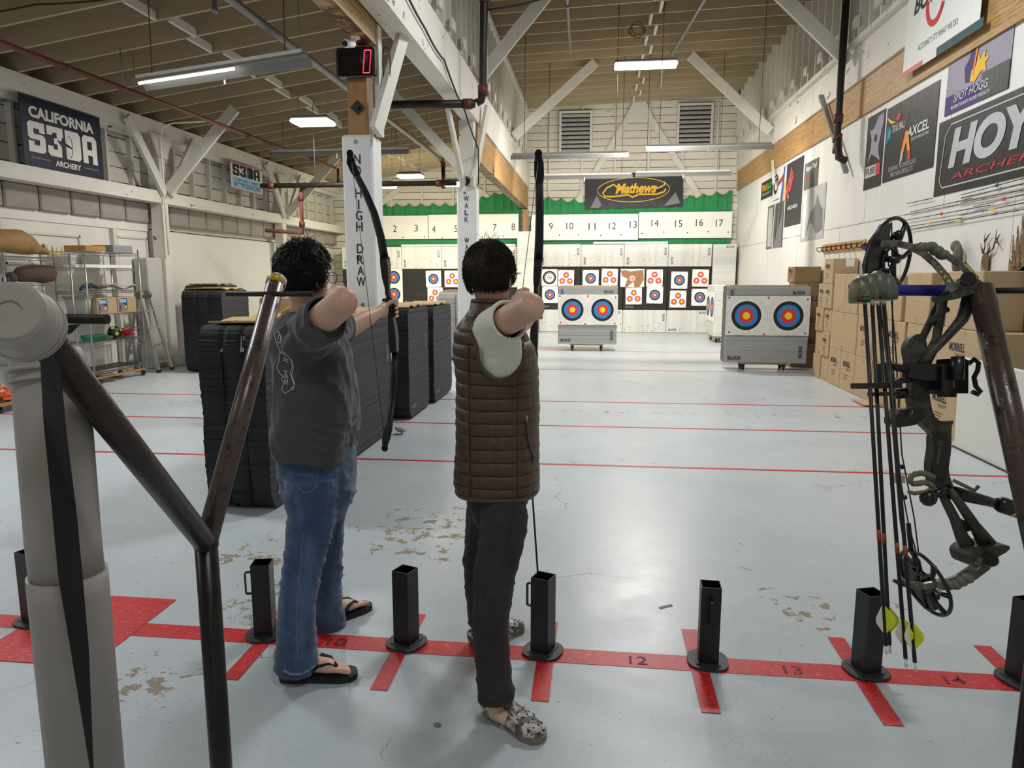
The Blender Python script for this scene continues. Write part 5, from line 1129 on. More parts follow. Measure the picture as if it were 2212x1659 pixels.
# orange gear on a dolly, cardboard and timber behind the black blocks
t = thing('dolly', 'small dolly with a black frame at the far left edge', 'dolly', (-7.0, 7.75, 0)); part('board', MB().box((-7.3, 7.3, .09), (-6.85, 8.1, .12)), m_pine, t)
for x, y in ((-7.2, 7.4), (-6.9, 7.4), (-7.2, 8.02), (-6.9, 8.02)): part('wheel', MB().tube([(x - .015, y, .045), (x + .015, y, .045)], .045, 12).box((x - .015, y - .015, .045), (x + .015, y + .015, .09)), m_blk, t)
b = MB(); rr = random.Random(21)
for k in range(26): p = V((-7.05 + .17 * rr.uniform(-1, 1), 7.72 + .33 * rr.uniform(-1, 1), .15 + .1 * rr.random())); q = p + V((rr.uniform(-.1, .1), rr.uniform(-.12, .12), rr.uniform(-.03, .05))); b.bar(p, q, .03, .03)
single('orange_gear', b, M('orange_plastic', (236, 96, 36), .5), 'heap of bright orange gear on the small dolly at the far left', 'gear')
single('black_gear', MB().bbox((-7.28, 7.32, .121), (-6.9, 8.0, .14), .005), m_blk, 'flat black tray under the orange gear', 'tray')
t = thing('carton', 'large open cardboard box behind the tall black foam block', 'box', (-5.55, 12.4, 0)); part('body', MB().bbox((-6.0, 12.2, 0), (-4.9, 12.8, 1.2), .01), m_cardd, t)
single('timber_offcut', MB().bar((-5.75, 12.12, .85), (-5.25, 12.12, 1.12), .03, .1, (0, 1, 0)).box((-5.7, 12.08, .0), (-5.62, 12.14, .84)), m_pine, 'pale timber offcut wired to the open cardboard box', 'timber')
single('plastic_wrap', MB().tube([fl(866, 938) + V((.05 * math.sin(k * 2.1), .04 * math.cos(k * 3.7), .02 + .05 * abs(math.sin(k * 1.3)))) for k in range(14)], .02, 5), M('clear_wrap', (200, 202, 204), .3, alpha=.8), 'crumpled clear plastic wrap on the floor by the black blocks', 'plastic wrap')
single('paper_scrap', MB().prism([(.335, 3.3, .0), (.40, 3.34, .0), (.395, 3.36, .0), (.33, 3.32, .0)], (0, 0, .002)), m_ban['grey'], 'tiny grey scrap on the floor left of the hanging arrows', 'scrap')
for i, (x, y) in enumerate(((-.6, 2.33), (-.98, 2.62))): pass
single('floor_crumb', MB().sph(fl(945, 1568) + V((0, 0, .004)), .012, 6, sc=(1.3, 1, .5)), m_ban['grey'], 'small grey crumb on the floor between the two archers', 'crumb')
# ------------------------------------------------------------------ black lane stands (bow quiver tubes)
m_stand = M('black_powder_coat', (12, 12, 13), .4, var=.1, vs=30); m_base = M('black_base_plate', (44, 45, 46), .5, var=.12, vs=20, bump=.3, bs=80)
def stand_proto():
    t = thing('lane_stand', 'x', 'stand', (0, 0, 0)); s_, i, h = .04, .0365, .345; b = MB()
    for sx, sy in ((1, 0), (-1, 0), (0, 1), (0, -1)):
        if sx: b.box((min(sx * s_, sx * i), -s_, .008), (max(sx * s_, sx * i), s_, h))
        else: b.box((-i, min(sy * s_, sy * i), .008), (i, max(sy * s_, sy * i), h))
    part('tube', b, m_stand, t, local=True)
    pts = []
    for k in range(24): a = k * math.pi / 12; q = .0875 * (1 + .045 * math.cos(4 * a + math.pi)); pts.append((q * math.cos(a), q * math.sin(a), 0.0038))
    b = MB(); b.prism(pts, (0, 0, .009)); b.box((-.05, -.05, .0125), (.05, .05, .0165)); part('base_plate', b, m_base, t, local=True)
    b = MB().tube([(-s_, 0, .3), (-.072, 0, .3), (-.075, 0, .295), (-.075, 0, .205), (-.072, 0, .2), (-s_, 0, .2)], .006, 4, flat=(.7, 1.5), up=(0, 1, 0)); part('handle', b, m_stand, t, local=True); return t
labs = ['black square stand behind the frosted tube at the left edge', 'black square stand left of the jeans of the left archer', 'black square stand between the two archers, without a visible handle', 'black square stand with an arrow leaning in it, right of the vest wearer',
        'black square stand between lane numbers 12 and 13, handle facing us', 'black square stand behind the hanging arrow fletchings', 'black square stand cut by the right edge of the photo']
p0 = stand_proto(); SX = [-2.58, -1.45, -.8, -.2, .49, 1.12, 1.71]; SR = [-.3, .2, -1.92, -.35, 1.52, -2.84, -2.8]
for i in range(7):
    o = p0 if i == 0 else copy_tree(p0); o.location = (SX[i], 2.84, 0); o.rotation_euler.z = SR[i]; o['label'] = labs[i]; o['group'] = 'black lane stands along the shooting line'
t = thing('arrow', 'single black arrow standing in the stand right of the vest wearer', 'arrow', (-.2, 2.84, .02)); part('shaft', MB().tube([(-.2, 2.84, .0215), (-.262, 2.9, .8)], .0042, 8), m_blk, t)
part('vane', MB().prism([(-.262, 2.9, .8), (-.257, 2.896, .72), (-.245, 2.896, .745), (-.25, 2.9, .795)], (0, .002, 0)), m_blk, t)
# ------------------------------------------------------------------ pipe racks in front
m_rust = M('brown_enamel_pipe', (50, 40, 36), .4, .3, var=.2, vs=5, col2=(54, 50, 48), thr=.6, sharp=.05, dsc=22, bump=.25, bs=60); m_bpipe = M('black_steel_pipe', (34, 31, 29), .32, .5, var=.3, vs=12)
t = NT('scuffed_brown_pipe'); c = t.mix(t.noise(6, 5), lin((66, 51, 46)), lin((92, 75, 68))); c = t.mix(t.ramp(t.noise(34, 6, .75), [(.56, 0.0), (.6, 1.0)]), c, lin((40, 38, 40))); c = t.mix(t.ramp(t.noise(46, 6, .8, t.mapping(loc=(3, 3, 3))), [(.62, 0.0), (.65, 1.0)]), c, lin((150, 138, 124)))
t.base(c); t.b.inputs['Roughness'].default_value = .32; t.b.inputs['Metallic'].default_value = .3; t.bump(t.noise(50, 4), .25, .003); m_scuff = t.m
def prack(x, y, zj, far, near, label, rods, blue=False):
    t = thing('bow_rack', label, 'bow rack', (x, y, 0)); r = .0242
    part('post', MB().tube([(x, y, .01), (x, y, zj)], r, 20), m_bpipe, t); part('base_plate', MB().tube([(x, y, 0), (x, y, .012)], .16, 24), m_base, t)
    J = V((x, y, zj - .01)); 
    for nm, e, m in (('arm', far, m_scuff), ('arm', near, m_bpipe if not blue else m_scuff)):
        e = V(e); d = (e - J).normalized(); part(nm, MB().tube([J, e], r * .98, 20), m if m is m_scuff else m_rust, t)
        if m is m_scuff and not blue: part('cap', MB().tube([e - d * .012, e + d * .008, e + d * .016], [r * 1.06, r * 1.06, r * .7], 20), M('worn_yellow_paint', (196, 152, 36), .35, .2, col2=(190, 186, 176), thr=.5, sharp=.03, dsc=30), t)
    part('weld', MB().sph(J, r * 1.12, 14), m_bpipe, t)
    for a, c in rods: part('rod', MB().tube([a, c], .0066, 12), m_pipe, t)
    return t
prack(-.838, 1.395, 1.03, (-.83, 1.79, 1.585), (-.757, .885, 1.53), 'left pipe rack with two arms in a V, black post and brown far arm', [((-.945, 1.745, 1.553), (-.712, 1.745, 1.553)), ((-.87, .885, 1.542), (-.65, .885, 1.542))])
t = prack(.8, 1.28, 1.06, (.785, 1.575, 1.575), (.86, .8, 1.56), 'right pipe rack with a scuffed brown arm holding the compound bow', [((.818, 1.6, 1.569), (1.0, 1.6, 1.569)), ((.8, .8, 1.569), (1.0, .8, 1.569))], True)
sl = part('sleeve', MB().tube([(.604, 1.6, 1.569), (.612, 1.6, 1.569), (.62, 1.6, 1.569), (.805, 1.6, 1.569)], [.017, .017, .0118, .0118], 18), M('blue_foam_sleeve', (34, 40, 132), .5, var=.1, vs=20), t, 'blue foam sleeve')
# ------------------------------------------------------------------ frosted arrow tube with strap
m_fro = M('frosted_plastic', (158, 150, 144), .45, var=.05, vs=3, alpha=.96)
t = thing('arrow_tube', 'frosted grey telescoping arrow tube with a black strap at the left edge', 'arrow tube', dp(187, 1659, 1.12))
ax_ = [dp(x, y, d) for x, y, d in ((104, 745, 1.13), (104.5, 752, 1.13), (106, 775, 1.13), (137, 1160, 1.15), (146, 1240, 1.16))]
part('inner_tube', MB().tube(ax_, [.03, .044, .0535, .0535, .0535], 28), m_fro, t)
part('outer_tube', MB().tube([dp(146, 1236, 1.16), dp(150, 1280, 1.165), dp(190, 1700, 1.24)], [.058, .058, .058], 28), m_fro, t)
part('ring', MB().tube([dp(104, 790, 1.13), dp(105, 800, 1.13)], .056, 28).tube([dp(106, 815, 1.13), dp(107, 822, 1.13)], .0555, 28), m_fro, t)
f_ = dp(20, 672, .79); g_ = dp(62, 712, .87); a_ = (g_ - f_)
cp = MB().lathe(f_, a_, [(.002, 0), (.002, .012), (.0, .0125), (0, .030), (.0, .0305), (.0035, .0345), (.0036, .035), (.02, .0385), (.0201, .0388), (.022, .0392), (.0221, .0388), (.055, .043), (.0551, .0445), (.06, .0448), (.0601, .0435), (.066, .0432), (.0661, .0445), (.071, .0445), (.0711, .042), (.076, .040), (.077, 0)], 64); cp.s = [False] * len(cp.s); part('cap', cp, m_fro, t)
L_ = [(84, 700), (86, 760), (93, 900), (112, 1100), (125, 1240), (160, 1450), (196, 1672)]; R_ = [(128, 716), (131, 800), (147, 960), (165, 1100), (178, 1240), (192, 1400), (203, 1672)]; D_ = [.9, .93, 1.02, 1.07, 1.08, 1.1, 1.12]
b = MB(); vs = []
for (l, r_, d) in zip(L_, R_, D_): vs += [dp(*l, d), dp(*r_, d), dp(*l, d + .003), dp(*r_, d + .003)]
fs = []
for i in range(6):
    a = 4 * i; c = a + 4; fs += [(a, a + 1, c + 1, c), (a + 2, c + 2, c + 3, a + 3), (a, c, c + 2, a + 2), (a + 1, a + 3, c + 3, c + 1)]
b.add(vs, fs); part('strap', b, M('black_webbing', (14, 14, 15), .8, bump=.4, bs=300), t)
part('strap_loop', MB().prism([dp(128, 705, .9), dp(170, 700, .9), dp(150, 720, .9), dp(128, 728, .9)], (0, .004, 0)), MATS['black_webbing'], t)
# ------------------------------------------------------------------ compound bow on the right rack
def camo(name, c1, c2, c3, rough=.5):
    t = NT(name); n = t.noise(26, 4, .6, None, 1.2); n2 = t.noise(60, 5, .7, t.mapping(loc=(4, 1, 2)), 2.0)
    c = t.mix(t.ramp(n, [(.42, 0.0), (.5, 1.0)]), lin(c1), lin(c2)); c = t.mix(t.ramp(n2, [(.56, 0.0), (.62, 1.0)]), c, lin(c3)); t.base(c); t.b.inputs['Roughness'].default_value = rough; return t.m
m_camo = camo('dark_camouflage', (38, 36, 32), (62, 60, 54), (22, 21, 20)); m_limb = camo('limb_camouflage', (78, 74, 66), (110, 106, 98), (44, 42, 38), .3); m_hoodc = camo('leaf_camouflage', (120, 112, 76), (88, 92, 80), (54, 50, 38), .4)
m_rub = M('grey_rubber', (104, 101, 92), .6); m_gb = M('satin_black', (20, 20, 21), .3)
def pt(pix, d): return [dp(x, y, d if not isinstance(d, list) else d[i]) for i, (x, y) in enumerate(pix)]
def ptube(pix, d, r, n=10, flat=None): return MB().tube(pt(pix, d), r, n, flat=flat)
def slab(pix, d, th, b=None, ch=0):
    for _ in range(ch): pix = [((1 - w) * pix[i][0] + w * pix[(i + 1) % len(pix)][0], (1 - w) * pix[i][1] + w * pix[(i + 1) % len(pix)][1]) for i in range(len(pix)) for w in (.25, .75)]
    b = b or MB(); return b.prism(pt(pix, d), CF * th)
cb = thing('compound_bow', 'camouflage compound bow hanging on the blue sleeve of the right rack', 'compound bow', dp(2040, 1300, 1.5))
b = slab([(1958, 765), (1957, 745), (1972, 724), (1990, 720), (2003, 735), (2004, 790), (2006, 835), (2012, 880), (2020, 903), (2034, 911), (2052, 910), (2062, 908), (2055, 922), (2056, 960), (2053, 990), (2049, 1012), (2053, 1035), (2062, 1052), (2045, 1060), (2018, 1054), (2010, 1040), (2011, 1010), (2018, 968), (2017, 940), (2000, 925), (1980, 905), (1968, 880), (1966, 850), (1971, 830), (1967, 800), (1962, 780)], 1.48, .02, None, 2)
b.tube(pt([(2098, 640), (2078, 690), (2045, 728), (2015, 757), (1992, 790)], 1.48), [.017, .012, .009, .010, .014], 10); b.tube(pt([(2050, 605), (2036, 650), (2028, 700), (2022, 735), (2000, 780)], 1.5), [.010, .010, .0095, .009, .012], 10)
b.tube(pt([(2032, 640), (2012, 690), (1995, 725), (1978, 755)], 1.52), [.009, .008, .008, .012], 10); b.tube(pt([(2012, 700), (2030, 676), (2048, 668)], 1.5), .006, 8)
b.tube(pt([(2030, 1056), (2044, 1085), (2062, 1120), (2078, 1160), (2100, 1195)], 1.47), [.008, .009, .010, .013, .017], 10); b.tube(pt([(2050, 1056), (2075, 1090), (2105, 1135), (2135, 1180)], 1.46), [.007, .009, .011, .018], 10); b.tube(pt([(2062, 1120), (2082, 1130), (2092, 1145)], 1.47), .006, 8)
part('riser', b, m_camo, cb)
part('grip', slab([(2020, 935), (2052, 935), (2051, 990), (2046, 1012), (2046, 1035), (2018, 1035), (2015, 1005), (2022, 970)], 1.475, .034, None, 2), M('grip_wrap', (32, 31, 29), .5), cb)
for pix, s_ in (([(2055, 640), (2058, 622), (2085, 600), (2100, 594), (2128, 612), (2124, 628), (2085, 640), (2062, 648)], 1.445), ([(2098, 1212), (2096, 1198), (2112, 1184), (2178, 1176), (2184, 1188), (2140, 1212), (2118, 1226), (2104, 1226)], 1.43)):
    part('limb_pocket', slab(pix, s_, .07, None, 1), m_camo, cb)
for x, y, d in ((2091, 601, 1.435), (2139, 1208, 1.42)):
    part('limb_bolt', MB().tube([dp(x, y, d), dp(x + 3, y + 2, d + .02)], .0135, 18).tube([dp(x, y, d - .002), dp(x, y, d)], .004, 6), m_gb, cb)
LM = [([(1872, 531), (1900, 527), (1935, 526), (1965, 532), (1995, 548), (2020, 570), (2042, 596), (2062, 628)], [1.5, 1.49, 1.48, 1.47, 1.46, 1.455, 1.45, 1.445]), ([(1985, 528), (2010, 533), (2035, 545), (2060, 562), (2085, 582), (2108, 605)], [1.55, 1.54, 1.53, 1.52, 1.51, 1.5]),
      ([(2120, 1205), (2100, 1228), (2070, 1248), (2035, 1260), (1995, 1266), (1965, 1263), (1943, 1256)], [1.43, 1.435, 1.44, 1.45, 1.46, 1.47, 1.48]), ([(2150, 1200), (2130, 1225), (2105, 1244), (2080, 1256)], [1.49, 1.5, 1.51, 1.52])]
for pix, d in LM: part('limb', MB().tube(pt(pix, d), [.0065] + [.0085] * (len(pix) - 2) + [.010], 4, flat=(.55, 1.15)), m_limb, cb)
for pix, k in (([(2030, 582), (2052, 612)], 1), ([(2082, 566), (2104, 590)], 1)):
    part('limb_decal', MB().tube(pt(pix, 1.437), .0042, 4, flat=(.3, 1)), M('yellow_decal', (190, 176, 96), .4, col2=(60, 56, 40), thr=.5, dsc=120), cb)
for (x, y, d) in ((2010, 536, 1.47), (2062, 1262, 1.45)):
    b = MB()
    for k in range(5): b.sph(dp(x - 26 + 13 * k, y + (-10 + 5 * abs(k - 2)) * (1 if y < 900 else -.6) + 6 * k * (1 if y < 900 else -1) * .6, d - .004 * k), .0135, 10, sc=(1, 1.3, .8))
    part('limb_damper', b, m_rub, cb)
def cam_disc(c, d, rx, tilt, dd, w=.012):
    """cut-out wheel seen at a slant: rim, hub and curved spokes"""
    o = dp(*c, d); vd = ray(*c).normalized(); r1 = (CR - vd * CR.dot(vd)).normalized(); u1 = r1.cross(vd); U = (u1 * math.cos(tilt) + r1 * math.sin(tilt)).normalized(); Wd = r1 * math.cos(tilt) - u1 * math.sin(tilt); H = (Wd * .46 + vd * .888 * dd).normalized(); N = U.cross(H).normalized()
    b = MB(); P = lambda a, r: o + (U * math.cos(a) + H * math.sin(a)) * r
    b.tube([P(a, rx) for a in np.linspace(0, 6.283, 41)[:-1]], .0042, 6, closed=True)
    b.tube([P(a, rx * .3) for a in np.linspace(0, 6.283, 21)[:-1]], .006, 6, closed=True)
    for a in (0.3, 1.2, 2.1, 3.0, 3.9): b.tube([P(a, rx * .3), P(a + .25, rx * .65), P(a + .1, rx)], [.007, .005, .006], 6)
    b.prism([P(a, rx * (.95 if i % 2 else .9)) for i, a in enumerate(np.linspace(3.6, 6.0, 9))] + [P(4.8, .1 * rx)], N * w); b.tube([o - N * .022, o + N * .022], .007, 10)
    m = part('cam', b, m_gb, cb); part('module', MB().tube([P(a, rx * .5) + N * .008 for a in np.linspace(3.2, 6.4, 12)], .006, 6).sph(P(.3, rx * .62), .012, 8), m_gb, m); return o, U, H
cam_disc((1920, 560), 1.52, .086, .12, 1); cam_disc((1997, 1258), 1.5, .071, -.42, -1)
b = MB().tube(pt([(1872, 531), (1868, 536)], 1.5), .011, 10).tube(pt([(1942, 1256), (1938, 1262)], 1.48), .011, 10); part('axle', b, m_gb, cb)
for pix, d, r_ in (([(1926, 480), (1928, 700), (1930, 800), (1935, 900), (1942, 1020), (1962, 1130), (1996, 1255)], 1.52, .0016), ([(1872, 540), (1900, 640), (1918, 800), (1930, 950), (1944, 1120), (1957, 1205)], 1.5, .0016), ([(1915, 520), (1935, 760), (1948, 980), (1975, 1120), (1985, 1200)], 1.54, .0016)):
    part('bowstring', MB().tube(pt(pix, d), r_, 6), m_blk, cb)
part('string_peep', MB().tube(pt([(1948, 1003), (1951, 1012)], 1.52), .005, 8).tube(pt([(1953, 1070), (1955, 1078)], 1.52), .005, 8), m_blk, cb)
part('cable_guard', MB().tube(pt([(1962, 1130), (1968, 1188)], 1.5), .005, 10), m_blk, cb); part('string_stop', MB().tube(pt([(1875, 852), (1935, 850), (1935, 850.5), (1958, 849)], 1.47), [.004, .004, .011, .011], 12), m_blk, cb)
s = part('sight', slab([(2034, 790), (2034, 842), (2040, 852), (2056, 852), (2056, 858), (2066, 858), (2066, 850), (2092, 850), (2092, 778), (2080, 773), (2055, 775), (2052, 790)], 1.44, .05), m_gb, cb)
part('sight_ring', MB().tube(pt([(2092, 786), (2104, 776), (2114, 784), (2112, 800), (2104, 815), (2108, 835), (2118, 846), (2112, 852), (2100, 846)], 1.46), .005, 8), m_gb, s)
part('sight_knob', MB().tube(pt([(2069, 770), (2069, 820)], 1.43), .0125, 16), m_gb, s)
part('sight_scale', slab([(2058, 800), (2060, 800), (2062, 838), (2060, 838)], 1.4385, .001), M('pale_scale', (150, 140, 90), .5), s, 'pale sight scale')
part('sight_bar', slab([(1962, 784), (1995, 785), (2028, 786), (2028, 812), (2034, 814), (2034, 822), (1995, 822), (1962, 815)], 1.45, .022).tube(pt([(1930, 788), (1962, 800)], 1.45), .006, 8).tube(pt([(1934, 822), (1965, 820)], 1.45), .005, 8), m_gb, cb)
r_ = part('arrow_rest', slab([(1932, 905), (1945, 885), (1985, 880), (1998, 884), (1998, 902), (1978, 918), (1940, 924), (1932, 916)], 1.44, .04), m_gb, cb)
part('rest_bolt', MB().tube(pt([(1965, 893), (1966, 893.5)], 1.436), .008, 14).tube(pt([(1946, 892), (1946, 892.5)], 1.436), .003, 8), m_grey, r_)
q = part('quiver_arm', slab([(1898, 786), (1927, 780), (1928, 806), (1932, 832), (1898, 832)], 1.42, .02).tube([dp(1925, 792, 1.43), dp(1960, 800, 1.47)], .007, 8).tube([dp(1928, 826, 1.43), dp(1965, 820, 1.47)], .006, 8), m_gb, cb)
part('arrow_gripper', slab([(1864, 828), (1948, 826), (1950, 838), (1864, 840)], 1.365, .05), m_blk, q)
b = MB()
for x, y, w_ in ((1855, 618, .020), (1872, 612, .021), (1893, 606, .022), (1910, 612, .022)):
    b.loft([(dp(x + 2, y + 36 - k * 12, 1.405 + .01 * (w_ > .0205)), CR, CF, w_ * q_, w_ * q_ * 1.2, 2.2) for k, q_ in ((0, .95), (1, 1.0), (2, .98), (3, .88), (4, .66), (4.7, .3))], 14)
h = part('quiver_hood', b, m_hoodc, cb)
lb = MB(); o_ = dp(1851, 652, 1.378); fr = (o_, (CR * 1 + CU * .12).normalized(), CU, -CF); lb.rect(fr, 0, 0, .024, .009, 0, 0); lb.text(fr, 'TRU', .002, .0025, .009, .0045, .001, 1, .02); lb.text(fr, 'GLO', .012, .0025, .01, .0045, .001, 2, .02); part('label_plate', lb, [m_blk, m_ban['red'], m_ban['green']], h)
stb = part('stabilizer', MB().tube(pt([(2046, 1062), (2075, 1068), (2130, 1082), (2160, 1090)], 1.47), [.015, .014, .011, .009], 14).sph(dp(2005, 1076, 1.45), .017, 12).tube(pt([(2010, 1070), (2046, 1060)], 1.46), .009, 10), m_gb, cb)
part('weight', MB().tube(pt([(2152, 1088), (2162, 1090), (2205, 1104), (2225, 1112)], 1.47), [.012, .017, .017, .012], 14), m_gb, stb); part('yellow_ring', MB().tube(pt([(2190, 1098), (2193, 1100)], 1.466), .0185, 14), m_ban['gold'], stb, 'yellow ring')
P = [(1972 + 14 * math.cos(a) + (a * 2), 1036 + 11 * math.sin(a)) for a in np.linspace(0, 11, 40)]; sg = M('braided_cord', (112, 100, 76), .8, var=.4, vs=160)
part('wrist_sling', MB().tube(pt([(2020, 1052), (2000, 1062), (1975, 1066), (1962, 1062)], 1.45), .0042, 8).tube(pt([(2018, 1032), (2005, 1025), (1990, 1022), (1976, 1024), (1967, 1031), (1966, 1040), (1972, 1045), (1984, 1044), (1996, 1042), (2008, 1046), (2016, 1054)], 1.45), .006, 8), sg, cb); part('sling_end', MB().tube(pt([(2060, 1038), (2085, 1050), (2105, 1060), (2114, 1050)], 1.45), .004, 8), sg, cb)
part('bow_tag', slab([(1930, 1024), (1955, 1028), (1956, 1044), (1931, 1044)], 1.5, .01), M('cream_plastic', (170, 166, 132), .5), cb)
lb = MB(); fr = (dp(2021, 1000, 1.462), (CU * .985 + CR * .17).normalized(), (CU * .17 - CR * .985), -CF); lb.ring(fr, .042, -.004, .0035, .0045, 0, 0, 20); [lb.ring(fr, .002 + .0055 * k, -.004, .0016, .0024, 0, 0, 8) if k % 3 != 2 else lb.rect(fr, .001 + .0055 * k, -.0065, .0025 + .0055 * k, -.0015, 0, 0) for k in range(6)]; part('grip_lettering', lb, M('dull_gold_print', (130, 116, 60), .5), cb)
m_vy = M('yellow_vane', (214, 214, 50), .5); m_vw = M('white_vane', (212, 210, 198), .5); m_or = M('orange_band', (150, 66, 36), .5)
ARW = [((1868, 652), (1914, 1404), 1.385, 1.32, 'leftmost arrow in the quiver of the compound bow'), ((1884, 655), (1922, 1402), 1.4, 1.36, 'second arrow from the left in the bow quiver'), ((1897, 655), (1957, 1432), 1.39, 1.32, 'third arrow from the left in the bow quiver'), ((1909, 652), (1977, 1440), 1.38, 1.31, 'rightmost arrow in the quiver of the compound bow')]
for (p, q, d0, d1, lab) in ARW:
    a = dp(*p, d0); c = dp(*q, d1); u = (c - a).normalized(); t = thing('arrow', lab, 'arrow', c, 'arrows held in the compound bow quiver')
    part('shaft', MB().tube([a, c - u * .008], .0038, 10), m_blk, t); part('nock', MB().tube([c - u * .008, c + u * .008], [.003, .0025], 8), m_vw, t); part('insert', MB().tube([a - u * .0, a + u * .006], .0042, 8), m_grey, t)
    part('band', MB().tube([c - u * .22, c - u * .2], .0042, 10), m_or, t, 'orange band on the shaft')
    for k, (dx, mv) in enumerate(((-1, m_vw), (1, m_vy), (.45, m_vy))):
        s_ = (CR * dx - CF * (.35 if k < 2 else .8)).normalized(); b = c - u * .028; e = c - u * .082
        part('vane', MB().prism([b, b - u * .006 + s_ * .006, b - u * .022 + s_ * .0185, b - u * .032 + s_ * .019, e + s_ * .002, e], u.cross(s_) * .0008), mv, t, 'white vane' if k == 0 else 'yellow vane')
# ------------------------------------------------------------------ people
def J(x, y, Y): return aY(x, y, Y)
def remeshed(mb, voxel, it=3, fac=.5):
    """one continuous surface out of overlapping volumes"""
    me = mb.mesh('tmp', [m_blk]); o = bpy.data.objects.new('tmp', me); COL.objects.link(o)
    r = o.modifiers.new('r', 'REMESH'); r.mode = 'VOXEL'; r.voxel_size = voxel; r.use_smooth_shade = True
    if it: s_ = o.modifiers.new('s', 'SMOOTH'); s_.iterations = it; s_.factor = fac
    e = o.evaluated_get(bpy.context.evaluated_depsgraph_get()); m = bpy.data.meshes.new_from_object(e)
    n = len(m.vertices); co = np.empty(n * 3); m.vertices.foreach_get('co', co); no = np.empty(n * 3); m.vertices.foreach_get('normal', no)
    fs = [tuple(p.vertices) for p in m.polygons]; bpy.data.objects.remove(o); bpy.data.meshes.remove(m); bpy.data.meshes.remove(me)
    return co.reshape(-1, 3), no.reshape(-1, 3), fs
def fbm(p, s, off=0.0):
    q = V((p[0] * s[0] + off, p[1] * s[1], p[2] * s[2])); return noise.noise(q) + .5 * noise.noise(q * 2.1) + .25 * noise.noise(q * 4.3)
def shape(co, no, fs, fn, drop=None):
    b = MB(); vs = [tuple(co[i] + no[i] * fn(co[i], no[i])) for i in range(len(co))] if fn else [tuple(c) for c in co]
    if drop:
        fs = [f for f in fs if not drop(np.mean([co[i] for i in f], 0), no[f[0]])]
        used = sorted({i for f in fs for i in f}); mp = {j: k for k, j in enumerate(used)}; vs = [vs[i] for i in used]; fs = [tuple(mp[i] for i in f) for f in fs]
    b.add(vs, fs, 0, True); return b
def bvh(b): return BVHTree.FromPolygons([V(v) for v in b.v], b.f)
def project(p): 
    d = V(p) - CO; z = d.dot(CF); return IW / 2 + FPX * d.dot(CR) / z, IH / 2 - FPX * d.dot(CU) / z
def stroke(tree, pix, r, lift=.001, n=6, sub=3, flat=None, b=None):
    """a seam, stitch or printed line laid on a surface"""
    P = []
    for i in range(len(pix) - 1):
        for k in range(sub): u = k / sub; P.append((pix[i][0] * (1 - u) + pix[i + 1][0] * u, pix[i][1] * (1 - u) + pix[i + 1][1] * u))
    P.append(pix[-1]); out = []
    for x, y in P:
        h = tree.ray_cast(CO, ray(x, y).normalized())
        if h[0] is not None: out.append(h[0] + h[1] * lift * (1 if h[1].dot(CF) < 0 else -1))
    b = b or MB()
    if len(out) > 1: b.tube(out, r, n, flat=flat)
    return b
def inside(pt_, poly):
    x, y = pt_; c = False; j = len(poly) - 1
    for i in range(len(poly)):
        xi, yi = poly[i]; xj, yj = poly[j]
        if (yi > y) != (yj > y) and x < (xj - xi) * (y - yi) / (yj - yi) + xi: c = not c
        j = i
    return c
def skin_mat(name, c1, c2):
    t = NT(name); c = t.mix(t.ramp(t.noise(9, 4), [(.35, 0.0), (.65, 1.0)]), lin(c1), lin(c2)); t.base(c)
    t.b.inputs['Roughness'].default_value = .5; t.b.inputs['Subsurface Weight'].default_value = .12; t.b.inputs['Subsurface Radius'].default_value = (.01, .004, .002); t.b.inputs['Subsurface Scale'].default_value = .5
    t.bump(t.noise(220, 3), .08, .001); return t.m
m_skin = skin_mat('skin', (206, 160, 138), (214, 172, 150))
def cloth_mat(name, col, var=.1, rough=.85, weave=900, bump=.12, vs=10, col2=None, sheen=.2):
    t = NT(name); c = lin(col); o = t.mix(t.ramp(t.noise(vs, 6, .7), [(.3, 0.0), (.7, 1.0)]), tuple(x * (1 - var) for x in c), tuple(min(1, x * (1 + var)) for x in c))
    if col2: o = t.mix(t.ramp(t.noise(vs * .6, 5, .6, t.mapping((1, 1, .45))), [(.45, 0.0), (.65, .8)]), o, lin(col2))
    t.base(o); t.b.inputs['Roughness'].default_value = rough; t.b.inputs['Sheen Weight'].default_value = sheen
    t.bump(t.math('ADD', t.noise(weave, 2), t.math('MULTIPLY', t.noise(60, 3), .6)), bump, .002); return t.m
m_tee = cloth_mat('charcoal_cotton', (60, 60, 60), .12); m_wtee = cloth_mat('white_cotton', (222, 219, 208), .03)
m_jean = cloth_mat('blue_denim', (44, 68, 102), .28, weave=1200, bump=.2, vs=14, col2=(84, 110, 144)); m_drk = cloth_mat('dark_trouser_cotton', (38, 32, 33), .12, col2=(52, 45, 45), sheen=.04); m_vest = None
